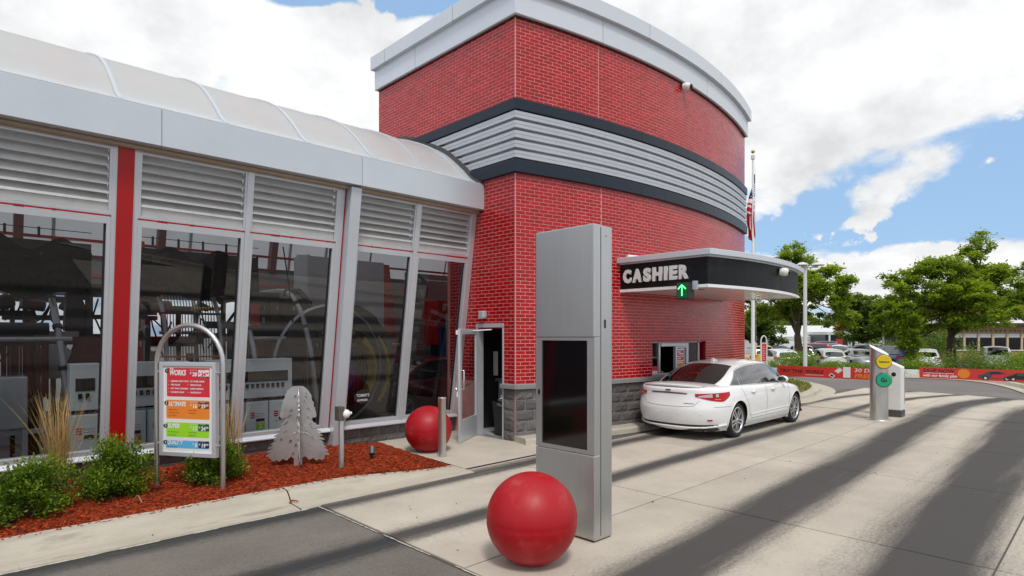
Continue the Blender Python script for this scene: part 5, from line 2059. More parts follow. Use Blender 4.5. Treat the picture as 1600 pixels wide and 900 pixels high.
    for i, s in enumerate(('Spray Sealant', 'Underbody')):
        txt(s, .52, .508 + i * 0.034, 0.022, M['brownprint'])
    for i, s in enumerate(('3X Wheel Clean', 'Spray Guard')):
        txt(s, .10, .768 + i * 0.034, 0.022, M['greendark'])
    for i, s in enumerate(('Spray Sealant', 'Underbody')):
        txt(s, .52, .768 + i * 0.034, 0.022, M['greendark'])
    txt('Safe Cloth Wash', .08, .942, 0.020, M['navyprint'])


build_menu_sign()


def build_steel_tree():
    """two cut steel plates crossed at a right angle"""
    t = thing('steel_tree', 'cut steel plate pine tree sculpture standing in the mulch', 'sculpture', (3.70, 8.17, 0.05))
    H = 1.17

    def half(seed):
        rr = random.Random(seed)
        prof = [(0.0, 1.17), (0.07, 1.165), (0.13, 1.12), (0.175, 1.05), (0.205, 0.96), (0.225, 0.87), (0.24, 0.80), (0.255, 0.75), (0.235, 0.715), (0.205, 0.705), (0.165, 0.72), (0.20, 0.66)]
        pts = []
        for i in range(len(prof) - 1):
            a, b = prof[i], prof[i + 1]
            for k in range(3):
                u = k / 3
                j = 0.008 * rr.uniform(-1, 1) if i > 1 else 0
                pts.append((a[0] + (b[0] - a[0]) * u + j, a[1] + (b[1] - a[1]) * u + j))
        w, z = 0.20, 0.66
        while z > 0.17:
            out = w + rr.uniform(0.035, 0.075)
            pts.append((w, z))
            pts.append((out, z - 0.035))
            pts.append((out - 0.012, z - 0.045))
            pts.append((w + 0.005 + (0.02 if rr.random() < .5 else -0.02), z - 0.040))
            z -= 0.055
            w += 0.024
        pts += [(0.36, 0.13), (0.33, 0.10), (0.30, 0.125), (0.25, 0.10), (0.21, 0.14), (0.15, 0.11), (0.10, 0.17), (0.055, 0.14), (0.06, -0.03)]
        return pts

    def plate(rot, seed):
        R_, L_ = half(seed), half(seed + 5)
        outer = R_ + [(-x, z) for x, z in L_[::-1]]
        rr = random.Random(seed + 9)
        holes = []
        for _ in range(80):
            z = rr.uniform(0.2, 1.08)
            lim = 0.03 + 0.20 * (1 - z / 1.2) + 0.07
            x = rr.uniform(-lim, lim)
            if any(abs(x - h[0][0]) < 0.085 and abs(z - h[0][1]) < 0.05 for h in holes):
                continue
            l, w = rr.uniform(0.022, 0.042), rr.uniform(0.012, 0.020)
            s = -1 if x > 0 else 1
            dx, dz = l * 0.85, s * l * 0.55
            holes.append([(x - dx, z - dz), (x + w * 0.3, z - w), (x + dx, z + dz), (x - w * 0.3, z + w)])
        c, s_ = math.cos(rot), math.sin(rot)
        mb = MB()
        mb.poly(outer, holes, 0, lambda p: (3.70 + p[0] * c, 8.17 + p[0] * s_, 0.06 + p[1]))
        # tongues bent out of the slots
        for h in holes[::1]:
            a, b = h[0], h[2]
            o = 0.014
            mb.add([(3.70 + a[0] * c, 8.17 + a[0] * s_, 0.06 + a[1]), (3.70 + b[0] * c, 8.17 + b[0] * s_, 0.06 + b[1]),
                    (3.70 + b[0] * c + s_ * o, 8.17 + b[0] * s_ - c * o, 0.055 + b[1]), (3.70 + a[0] * c + s_ * o, 8.17 + a[0] * s_ - c * o, 0.055 + a[1])], [(0, 1, 2, 3)])
        link('plate', mb.mesh('plate', M['steelplate']), t, solid=0.006)
    plate(-0.62, 3)
    plate(-0.62 + PI / 2 + 0.25, 8)


M['steelplate'] = mat('grey_steel_plate', (0.58, 0.57, 0.56), 0.36, 0.8, var=0.12, vscale=4, dirt=((0.22, 0.17, 0.14), 0.4, 3.0))
build_steel_tree()

# ------------------------------------------------------------------ planting


def shrub(x, y, z, w, h, n, name, label, seed, m='shrubleaf'):
    rr = random.Random(seed)
    t = thing(name, label, 'shrub', (x, y, z))
    st = MB()
    tips = []
    for k in range(46):
        a = rr.uniform(0, 2 * PI)
        el = rr.uniform(0.1, 1.45)
        q = rr.uniform(0.75, 1.08) if rr.random() < 0.84 else rr.uniform(1.1, 1.38)
        e = Vector((x + math.cos(a) * math.cos(el) * w * q, y + math.sin(a) * math.cos(el) * w * q, z + 0.04 + math.sin(el) * h * q))
        b = Vector((x + math.cos(a) * 0.04, y + math.sin(a) * 0.04, z - 0.02))
        mid = b.lerp(e, 0.5) + Vector((rr.uniform(-.04, .04), rr.uniform(-.04, .04), 0.03))
        st.tube([b, mid, e], [0.008, 0.006, 0.002], 4, caps=False)
        tips.append((mid, e))
    st.build('stem', M['bark'], t)
    mb = MB()
    for _ in range(n):
        m_, e = rr.choice(tips)
        u = rr.random() ** 0.6
        c = m_.lerp(e, u * 1.08) + Vector((rr.gauss(0, 0.055), rr.gauss(0, 0.055), rr.gauss(0, 0.045)))
        if c.z < z + 0.01:
            continue
        l = rr.uniform(0.012, 0.022)
        out = (c - Vector((x, y, z + h * 0.3))).normalized()
        d = (Vector((rr.gauss(0, 1), rr.gauss(0, 1), rr.gauss(0.5, 0.8))).normalized() + out * 0.7).normalized()
        s = d.cross(Vector((rr.gauss(0, 1), rr.gauss(0, 1), rr.gauss(0, 1)))).normalized() * l * 0.55
        up = d.cross(s).normalized() * l * 0.18
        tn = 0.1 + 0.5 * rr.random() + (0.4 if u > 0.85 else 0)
        mb.add([c - d * l, c + s + up, c + d * l * 1.2, c - s + up], [(0, 1, 2), (0, 2, 3)], 0, False, min(1, tn))
    mb.build('foliage', M[m], t, fix=False)


shrub(0.66, 7.80, 0.09, 0.37, 0.45, 8500, 'boxwood_shrub', 'round green shrub at the left edge beneath the dry grass', 21)
shrub(1.50, 8.10, 0.09, 0.35, 0.48, 8500, 'boxwood_shrub', 'round green shrub below the red column', 22)
shrub(2.54, 7.98, 0.09, 0.34, 0.42, 7500, 'boxwood_shrub', 'round green shrub behind the right post of the menu sign', 23)
shrub(0.25, 7.45, 0.09, 0.28, 0.28, 2500, 'boxwood_shrub', 'low green shrub cut by the left edge of the picture', 24)


def tuft(x, y, z, h, n, spread, name, label, seed, green=0.3):
    rr = random.Random(seed)
    mb = MB()
    for k in range(n):
        a = rr.uniform(0, 2 * PI)
        ln = h * rr.uniform(0.55, 1.08)
        lean = abs(rr.gauss(0, spread)) * ln
        isg = rr.random() < green
        if isg:
            ln *= 0.55
        b = Vector((x + rr.gauss(0, 0.045), y + rr.gauss(0, 0.045), z))
        d = Vector((math.cos(a), math.sin(a), 0))
        side = Vector((-d.y, d.x, 0)) * rr.uniform(0.0014, 0.0030)
        pts = []
        m = 5
        for i in range(m + 1):
            u = i / m
            pts.append(b + d * lean * u ** 1.6 + Vector((0, 0, ln * (u - 0.12 * u * u * lean / max(ln, .1)))))
        vs, fs = [], []
        for i, p in enumerate(pts):
            k_ = 1.0 if i < m - 1 else (1.5 if i == m - 1 and not isg else 0.3)
            vs += [p - side * k_, p + side * k_]
        for i in range(m):
            fs.append((2 * i, 2 * i + 1, 2 * i + 3, 2 * i + 2))
        mb.add(vs, fs, 1 if isg else 0, False, rr.random())
    o = mb.build(name, [M['dry'], M['blade']], None, fix=False)
    o2 = tag(o, label, 'grass')
    return o2


tuft(1.04, 8.72, 0.08, 1.2, 300, 0.23, 'ornamental_grass', 'tall dry ornamental grass rising behind the leftmost shrub', 31)
tuft(2.86, 8.42, 0.08, 1.02, 210, 0.20, 'ornamental_grass', 'tall dry ornamental grass right of the menu sign', 32, 0.45)


def build_dead_stems():
    mb = MB()
    mb.tube(curve_pts([(1.55, 7.55, 0.13), (1.58, 7.48, 0.20), (1.60, 7.38, 0.14)], 10), 0.006, 5)
    tag(mb.build('dead_stem', M['dry']), 'bent pale dead stem on the mulch below the red column', 'twig')
    mb = MB()
    mb.tube(curve_pts([(2.90, 6.62, 0.03), (2.94, 6.66, 0.05), (2.99, 6.60, 0.04)], 10), 0.007, 5)
    tag(mb.build('bark_scrap', M['mulch']), 'scrap of red bark lying on the kerb joint', 'bark')


build_dead_stems()


# ------------------------------------------------------------------ fixtures on the tower


def build_fixtures():
    t = thing('wall_light', 'small silver wall light above the open door', 'light', (X0, 8.56, 2.35))
    MB().box(X0 - 0.10, X0 + 0.001, 8.49, 8.63, 2.285, 2.42).build('housing', M['alu'], t, bevel=0.015)
    MB().box(X0 - 0.101, X0 - 0.02, 8.505, 8.615, 2.278, 2.2845).build('lens', M['white'], t)

    def dome_cam(p, out, label, r=0.085):
        p, out = Vector(p), Vector(out).normalized()
        t = thing('security_camera', label, 'camera', tuple(p), 'white dome cameras on the tower')
        side = out.cross(Vector((0, 0, 1)))
        b = MB()
        b.tube([p, p + out * 0.05, p + out * 0.13, p + out * 0.17], [r * 0.8, r, r, r * 0.85], 20)
        b.build('housing', M['offwhite'], t)
        d = MB()
        d.ball(p + out * 0.18, r * 0.66, 16, 10)
        d.build('dome', M['screen'], t)
        return t
    a = AP(4.83, 7.70, 0.02)
    dome_cam(a, (0.45, -0.9, -0.1), 'white dome camera under the parapet of the brick tower', 0.085)
    dome_cam((12.78, 5.03, 3.30), (0.5, -0.85, -0.1), 'white dome camera on the black canopy fascia', 0.085)

    # green arrow signal hung from the canopy edge
    t = thing('arrow_signal', 'black signal box with a lit green arrow under the canopy edge', 'signal', (9.98, 5.66, 2.78))
    x0, x1, y0, y1, z0, z1 = 9.90, 10.13, 5.555, 5.80, 2.625, 2.93
    y0, y1 = 5.53, 5.775
    MB().box(x0, x1, y0, y1, z0, z1).build('housing', M['black'], t, bevel=0.01)
    MB().box(x0 - 0.004, x0, y0 + 0.014, y1 - 0.014, z0 + 0.014, z1 - 0.014).build('lens', M['greenglow'], t)
    yc, zc = (y0 + y1) / 2, (z0 + z1) / 2
    ar = MB()

    def stroke(mb, a, b, w, xo):
        a, b = Vector((0, a[0], a[1])), Vector((0, b[0], b[1]))
        d = (b - a).normalized()
        s = Vector((0, -d.z, d.y)) * w
        mb.hexa([(x0 - xo, *(a - s)[1:]), (x0 - xo, *(b - s)[1:]), (x0 - xo, *(b + s)[1:]), (x0 - xo, *(a + s)[1:]),
                 (x0 - xo - 0.004, *(a - s)[1:]), (x0 - xo - 0.004, *(b - s)[1:]), (x0 - xo - 0.004, *(b + s)[1:]), (x0 - xo - 0.004, *(a + s)[1:])])
    stroke(ar, (yc, zc - 0.095), (yc, zc + 0.098), 0.011, 0.0105)
    stroke(ar, (yc - 0.078, zc + 0.030), (yc, zc + 0.105), 0.011, 0.0115)
    stroke(ar, (yc + 0.078, zc + 0.030), (yc, zc + 0.105), 0.011, 0.0125)
    ar.build('arrow', M['greenlit'], t)
    cr = MB()
    stroke(cr, (yc - 0.09, zc - 0.11), (yc + 0.09, zc + 0.11), 0.005, 0.0045)
    stroke(cr, (yc + 0.09, zc - 0.11), (yc - 0.09, zc + 0.11), 0.005, 0.0047)
    cr.build('unlit_cross', M['boxgrey'], t)
    MB().box(10.05, 10.10, 5.44, 5.529, 2.80, 2.96).build('bracket', M['alu'], t)
    MB().box(10.12, 10.35, 5.46, 5.49, 2.80, 2.815).build('arm', M['boxgrey'], t)

    # waste bin with a clear liner just inside the door
    t = thing('waste_bin', 'black waste bin with clear liner inside the open door', 'bin', (7.95, 8.30, 0))
    mb = MB()
    rows = []
    for z, k in ((0.02, 0.82), (0.62, 0.98), (0.66, 1.04), (0.66, 0.94), (0.5, 0.90)):
        rows.append([(7.98 + 0.20 * k * a, 8.32 + 0.27 * k * b, z) for a, b in ((-1, -0.8), (-0.8, -1), (0.8, -1), (1, -0.8), (1, 0.8), (0.8, 1), (-0.8, 1), (-1, 0.8))])
    mb.grid(rows, 0, False, close=True)
    mb.build('bin_body', M['black'], t)
    mb = MB()
    rr = random.Random(5)
    rows = []
    for i in range(9):
        row = []
        for k in range(28):
            a = 2 * PI * k / 28
            u = i / 8
            q = 1.06 - 0.9 * u ** 1.5
            j = 0.05 * noise.noise((math.cos(a) * 3, math.sin(a) * 3, i * 0.9))
            row.append((7.98 + (0.205 * q + j) * math.cos(a), 8.32 + (0.275 * q + j) * math.sin(a), 0.58 + 0.20 * math.sin(u * PI * 0.6) + 0.05 * noise.noise((a * 2, u * 6, 3))))
        rows.append(row)
    mb.grid(rows, 0, False, close=True)
    mb.build('liner', M['liner'], t)
    # counter, red jacket-coloured display and papers inside
    t = thing('counter', 'grey counter inside the office behind the waste bin', 'counter', (9.0, 8.6, 0))
    MB().box(8.55, 9.6, 8.15, 9.3, 0.98, 1.04).build('worktop', M['grey'], t)
    MB().box(8.65, 9.5, 8.3, 9.3, 0.0, 0.979).build('cupboard', M['wallpanel'], t)
    t = thing('drinks_cooler', 'red glass fronted cooler deep inside the office doorway', 'cooler', (9.9, 8.9, 0))
    MB().box(9.65, 10.3, 8.0, 9.0, 1.06, 1.72).build('cabinet_body', M['redpaint'], t)
    MB().box(9.64, 9.648, 8.1, 8.9, 1.15, 1.6).build('front', M['black'], t)
    t = tag(MB().box(8.30, 8.31, 8.95, 9.08, 1.12, 1.62).build('wall_poster', M['offwhite']), 'narrow pale poster on the wall inside the doorway', 'poster')


M['liner'] = glass_mat('clear_liner', (0.72, 0.75, 0.80), 0.16, 0.12)
build_fixtures()


def build_clerk():
    """clerk behind the service window: one skinned body, clothing over it"""
    bx_, by_ = 11.72, 7.62
    t = thing('person', 'person in a dark shirt leaning an arm inside the cashier window', 'person', (bx_, by_, 0))

    def skin(name, verts, edges, radii, m, lvl=2):
        me = bpy.data.meshes.new(name)
        me.from_pydata([(bx_ + p[0], by_ + p[1], p[2]) for p in verts], edges, [])
        o = bpy.data.objects.new(name, me)
        C.objects.link(o)
        md = o.modifiers.new('skin', 'SKIN')
        md.use_smooth_shade = True
        for i, r in enumerate(radii):
            me.skin_vertices[0].data[i].radius = (r, r * 0.86) if isinstance(r, float) else r
        me.skin_vertices[0].data[0].use_root = True
        s = o.modifiers.new('sub', 'SUBSURF')
        s.levels = s.render_levels = lvl
        dg = bpy.context.evaluated_depsgraph_get()
        out = bpy.data.meshes.new_from_object(o.evaluated_get(dg))
        bpy.data.objects.remove(o)
        out.materials.clear()
        out.materials.append(m)
        for p in out.polygons:
            p.use_smooth = True
        return out
    V = [(0, 0.10, 0.93), (0, 0.08, 1.08), (0, 0.04, 1.26), (0, 0.01, 1.38), (0, -0.01, 1.47), (0, -0.02, 1.54), (0, -0.035, 1.63), (0, -0.02, 1.70),
         (-0.17, 0.02, 1.37), (-0.23, -0.05, 1.14), (-0.10, -0.22, 1.10), (0.02, -0.27, 1.11),
         (0.17, 0.02, 1.37), (0.24, -0.02, 1.12), (0.20, -0.24, 1.12), (0.14, -0.31, 1.12),
         (-0.10, 0.10, 0.86), (-0.11, 0.05, 0.47), (-0.11, 0.10, 0.08), (-0.11, -0.05, 0.03),
         (0.10, 0.10, 0.86), (0.11, 0.05, 0.47), (0.11, 0.10, 0.08), (0.11, -0.05, 0.03)]
    E_ = [(0, 1), (1, 2), (2, 3), (3, 4), (4, 5), (5, 6), (6, 7), (3, 8), (8, 9), (9, 10), (10, 11), (3, 12), (12, 13), (13, 14), (14, 15), (0, 16), (16, 17), (17, 18), (18, 19), (0, 20), (20, 21), (21, 22), (22, 23)]
    Rr = [0.13, 0.125, 0.13, 0.12, 0.058, 0.062, 0.088, 0.07, 0.062, 0.045, 0.033, 0.026, 0.062, 0.045, 0.033, 0.026, 0.085, 0.06, 0.045, 0.035, 0.085, 0.06, 0.045, 0.035]
    # fingers and thumbs rooted in the palms
    for wrist, sx in ((11, 1), (15, -1)):
        p = V[wrist]
        for k, (dx, ln) in enumerate(((-0.024, 0.062), (-0.008, 0.072), (0.008, 0.068), (0.024, 0.052))):
            i = len(V)
            V.append((p[0] + dx + 0.03 * sx, p[1] - 0.035, p[2] - 0.002))
            V.append((p[0] + dx * 1.2 + 0.06 * sx, p[1] - 0.035 - ln * 0.6, p[2] - 0.012))
            V.append((p[0] + dx * 1.3 + 0.07 * sx, p[1] - 0.035 - ln, p[2] - 0.03))
            E_ += [(wrist, i), (i, i + 1), (i + 1, i + 2)]
            Rr += [0.009, 0.008, 0.007]
        i = len(V)
        V.append((p[0] - 0.035 * sx, p[1] - 0.02, p[2] + 0.005))
        V.append((p[0] - 0.045 * sx, p[1] - 0.05, p[2] - 0.008))
        E_ += [(wrist, i), (i, i + 1)]
        Rr += [0.010, 0.008]
    body = link('body', skin('body', V, E_, Rr, M['skin'], 1), t, fix=False)
    SV, SE, SR = V[:4] + [V[8], (-0.225, -0.04, 1.17), V[12], (0.235, -0.015, 1.15)], [(0, 1), (1, 2), (2, 3), (3, 4), (4, 5), (3, 6), (6, 7)], [0.145, 0.145, 0.15, 0.13, 0.082, 0.066, 0.082, 0.066]
    link('shirt', skin('shirt', SV, SE, SR, M['shirt'], 2), t, fix=False)
    TV = [V[0], V[16], V[17], (-0.11, 0.09, 0.12), V[20], V[21], (0.11, 0.09, 0.12)]
    link('trousers', skin('trousers', TV, [(0, 1), (1, 2), (2, 3), (0, 4), (4, 5), (5, 6)], [0.142, 0.10, 0.075, 0.062, 0.10, 0.075, 0.062], M['shirt'], 2), t, fix=False)
    hd = MB()
    hd.ball((bx_, by_ - 0.012, 1.675), 0.105, 18, 12, 0, (0.88, 1.0, 0.98))
    cut = [f for f in hd.f if all(hd.v[i][1] > by_ - 0.075 or hd.v[i][2] > 1.71 for i in f)]
    n = len(cut)
    hd.f, hd.mi, hd.sm, hd.tone = cut, hd.mi[:n], hd.sm[:n], hd.tone[:n]
    hd.build('hair', M['hair'], t)
    fc = MB()
    for s in (-1, 1):
        fc.ball((bx_ + 0.032 * s, by_ - 0.112, 1.645), 0.011, 8, 6)
    fc.build('eye', M['white'], t)
    ns = MB()
    ns.tube([(bx_, by_ - 0.115, 1.65), (bx_, by_ - 0.14, 1.615), (bx_, by_ - 0.118, 1.605)], [0.008, 0.013, 0.008], 8)
    ns.tube([(bx_ - 0.024, by_ - 0.113, 1.58), (bx_, by_ - 0.12, 1.578), (bx_ + 0.024, by_ - 0.113, 1.58)], 0.006, 6)
    for s in (-1, 1):
        ns.ball((bx_ + 0.083 * s, by_ - 0.03, 1.64), 0.024, 8, 6, 0, (0.4, 0.7, 1.2))
    ns.build('face', M['skin'], t)


M['shirt'] = mat('dark_shirt', (0.022, 0.022, 0.026), 0.9)
M['hair'] = mat('dark_hair', (0.02, 0.014, 0.010), 0.6)
build_clerk()


def build_gate():
    # exit button post
    t = thing('button_post', 'slanted top steel post with a yellow and a green round button', 'post', (15.62, 3.89, 0))
    cx, cy, r = 15.62, 3.885, 0.185
    mb = MB()
    n = 36
    rows = []
    for z in (0.012, 0.6, 1.2):
        rows.append([(cx + r * math.cos(2 * PI * k / n), cy + r * math.sin(2 * PI * k / n), z) for k in range(n)])
    rd = Vector((SH, -CH))
    top = [(cx + r * math.cos(2 * PI * k / n), cy + r * math.sin(2 * PI * k / n), 1.60 - 0.075 * (math.cos(2 * PI * k / n) * rd.x + math.sin(2 * PI * k / n) * rd.y) + 0.085 * (math.cos(2 * PI * k / n) * CH + math.sin(2 * PI * k / n) * SH)) for k in range(n)]
    rows.append(top)
    mb.grid(rows, 0, True, close=True)
    mb.build('post_body', M['steel'], t)
    cap = MB()
    cap.add([(p[0], p[1], p[2] + 0.002) for p in top], [tuple(range(n))])
    cap.add([(cx + (p[0] - cx) * 1.04, cy + (p[1] - cy) * 1.04, p[2] + 0.012) for p in top], [tuple(range(n))])
    cap.build('slanted_cap', M['white'], t)
    MB().lathe([(0.0005, 0.014), (0.26, 0.014), (0.26, 0.0)], (cx, cy, 0), 'z', 8).build('base_plate', M['steel'], t)
    f = Vector((-0.93, -0.37, 0)).normalized()       # buttons face back down the lane
    ctr = Vector((cx, cy, 0))
    for z, m, s, nm, tm in ((1.352, 'yellowpanel', 'Assistance', 'yellow button reading Assistance', 0.21), (0.935, 'greenpanel', 'Go', 'green button reading Go', 0.12)):
        a = ctr + f * 0.10 + Vector((0.02, -0.05, z))
        b = a + f * 0.17
        MB().tube([a, b], 0.135, 26).build('button_socket', M['steel'], t)
        bt = MB()
        bt.tube([b, b + f * 0.03, b + f * 0.045], [0.155, 0.155, 0.14], 30)
        bo = tag(bt.build('button', M[m], t), nm)
        rim = MB()
        rim.tube([b - f * 0.01, b + f * 0.02], 0.163, 30)
        rim.build('button_rim', M['black'], t)
        right = Vector((0, 0, 1)).cross(f) * 1
        me = text_me(s, 0.13 if s == 'Go' else 0.06, M['printdark'], frame_mtx(b + f * 0.047, right, (0, 0, 1)), bold=0.006 if s == 'Go' else 0.002, width=tm)
        link('lettering', me, bo, fix=False)
    # barrier cabinet
    t = thing('barrier_cabinet', 'white barrier cabinet behind the steel button post', 'cabinet', (16.55, 3.82, 0))
    pr = [(3.62, 0.165), (3.98, 0.165), (3.98, 1.33), (3.93, 1.345), (3.63, 1.20), (3.62, 1.18)]
    MB().prism(pr, lambda p, q, x: (x, p, q), 16.40, 16.72).build('housing', M['offwhite'], t, bevel=0.012)
    MB().box(16.39, 16.73, 3.61, 3.99, 0.005, 0.164).build('plinth', M['boxgrey'], t, bevel=0.008)
    lk = MB()
    lk.lathe([(0.0005, -0.012), (0.02, -0.012), (0.045, -0.012), (0.05, -0.001)], (16.40, 3.77, 1.02), 'x', 18)
    lk.build('lock', M['black'], t)
    MB().box(16.722, 16.75, 3.62, 3.98, 0.3, 1.1).build('side_plate', M['boxgrey'], t)
    MB().tube([(16.72, 3.80, 1.02), (16.95, 3.80, 1.02)], 0.09, 16).build('pivot', M['boxgrey'], t)

    def arm(name, label, y0, y1, z, x, by0, by1, bz0, bz1, words):
        t = thing(name, label, 'barrier', (x, y0, z))
        b = MB().box(x - 0.03, x + 0.03, min(y0, y1), max(y0, y1), z - 0.055, z + 0.055)
        b.build('boom', M['white'], t, bevel=0.006)
        st = MB()
        sgn = 1 if y1 > y0 else -1
        for d in ((0.40, 0.62) if sgn < 0 else (0.20, 0.42, 3.16, 3.38)),:
            for k in range(0, len(d), 2):
                a, c = y0 + sgn * d[k], y0 + sgn * d[k + 1]
                st.add([(x - 0.0315, a, z - 0.03), (x - 0.0315, c, z - 0.03), (x - 0.0315, c + 0.04 * sgn, z + 0.03), (x - 0.0315, a + 0.06 * sgn, z + 0.03)], [(0, 1, 2, 3)])
        st.build('stripe', M['printred'], t)
        p = MB().box(x - 0.045, x - 0.033, min(by0, by1), max(by0, by1), bz0, bz1)
        bn = p.build('banner', M['banner'], t)
        xo = x - 0.047
        for w in words:
            kind = w[0]
            if kind == 't':
                _, s, y, zz, h, m, bold, shear, width = w
                me = text_me(s, h, M[m], frame_mtx((xo - w[1].count(' ') * 0.0001, y, zz), (0, -1, 0), (0, 0, 1)), bold=bold, shear=shear, width=width, align='LEFT', res=2)
                link('lettering', me, bn, fix=False)
            elif kind == 'q':
                _, pts, m, dx = w
                MB().add([(xo - dx, a, c) for a, c in pts], [tuple(range(len(pts)))]).build('print', M[m], bn)
        return t
    xa = 16.85
    words = [('t', 'TRY THE', 6.60, 0.975, 0.125, 'printdark', 0.004, 0.15, 0.62), ('t', 'WORKS!', 5.92, 0.975, 0.125, 'printdark', 0.004, 0.15, 0.46),
             ('q', [(5.92, 0.885), (5.46, 0.89), (5.46, 0.898), (5.92, 0.895)], 'white', 0.0),
             ('q', [(5.34, 0.90), (5.24, 0.835), (5.18, 0.90), (5.28, 0.965)], 'white', 0.0), ('q', [(5.31, 0.90), (5.245, 0.86), (5.215, 0.90), (5.28, 0.942)], 'printdark', 0.0005),
             ('q', [(5.20, 1.02), (5.11, 0.955), (4.99, 1.05), (5.08, 1.12)], 'letter', 0.0003), ('q', [(5.165, 1.02), (5.11, 0.985), (5.03, 1.05), (5.08, 1.085)], 'white', 0.0006),
             ('t', '1', 4.99, 0.985, 0.34, 'white', 0.02, 0.0, 0.17),
             ('t', '30 DAY', 4.73, 1.055, 0.135, 'white', 0.001, 0.15, 0.58), ('t', 'unlimited', 4.13, 1.025, 0.055, 'white', 0.0, 0.1, 0.30),
             ('t', 'FREE', 4.73, 0.915, 0.135, 'orange', 0.006, 0.15, 0.40), ('t', 'TRIAL', 4.30, 0.915, 0.135, 'white', 0.006, 0.15, 0.45)]
    g = 'barrier arms with red banners'
    a = arm('lane_barrier', 'barrier arm with the free trial banner across the car lane', 3.86, 7.25, 0.985, xa, 6.66, 3.50 + 0.24, 0.83, 1.115, words)
    # small printed cars on the other banner
    def car_print(y, z, s, m, dx):
        body = [(0, 0.05), (0.02, 0.16), (0.16, 0.20), (0.30, 0.30), (0.62, 0.31), (0.80, 0.22), (0.98, 0.19), (1.0, 0.06)]
        q = [('q', [(y - p[0] * s, z + p[1] * s) for p in body], m, dx)]
        q.append(('q', [(y - p[0] * s, z + p[1] * s) for p in ((0.33, 0.20), (0.37, 0.28), (0.60, 0.285), (0.72, 0.21))], 'printdark' if m != 'printdark' else 'boxgrey', dx + 0.0004))
        for c in (0.22, 0.80):
            q.append(('q', [(y - (c + 0.085 * math.cos(k * PI / 5)) * s, z + (0.06 + 0.085 * math.sin(k * PI / 5)) * s) for k in range(10)], 'rubber', dx + 0.0006))
            q.append(('q', [(y - (c + 0.045 * math.cos(k * PI / 5)) * s, z + (0.06 + 0.045 * math.sin(k * PI / 5)) * s) for k in range(10)], 'letter', dx + 0.0009))
        return q
    words = [('t', 'SAVE NOW', 3.27, 1.115, 0.125, 'printdark', 0.003, 0.15, 0.62), ('q', [(3.26, 1.058), (2.67, 1.058), (2.67, 1.068), (3.26, 1.068)], 'white', 0.0),
             ('t', 'with our family plan', 3.27, 1.005, 0.085, 'white', 0.002, 0.1, 0.66),
             ('q', [(2.49 + 0.115 * math.cos(k * PI / 10), 1.075 + 0.108 * math.sin(k * PI / 10)) for k in range(20)], 'orange', 0.0003),
             ('t', '3+', 2.56, 1.085, 0.12, 'printdark', 0.004, 0.0, 0.14)]
    words += car_print(2.24, 0.955, 0.64, 'boxgrey', 0.0003) + [('q', [(1.98, 1.08), (1.72, 1.10), (1.62, 1.02), (2.0, 1.0)], 'printred', 0.0008)]
    words += car_print(1.74, 0.96, 0.54, 'printdark', 0.0014) + car_print(1.33, 0.965, 0.50, 'white', 0.0026)
    arm('lane_barrier', 'barrier arm with the family plan banner running off to the right', 3.66, 0.0, 1.07, xa + 0.02, 3.34, 0.3, 0.94, 1.19, words)


build_gate()
# ------------------------------------------------------------------ cars


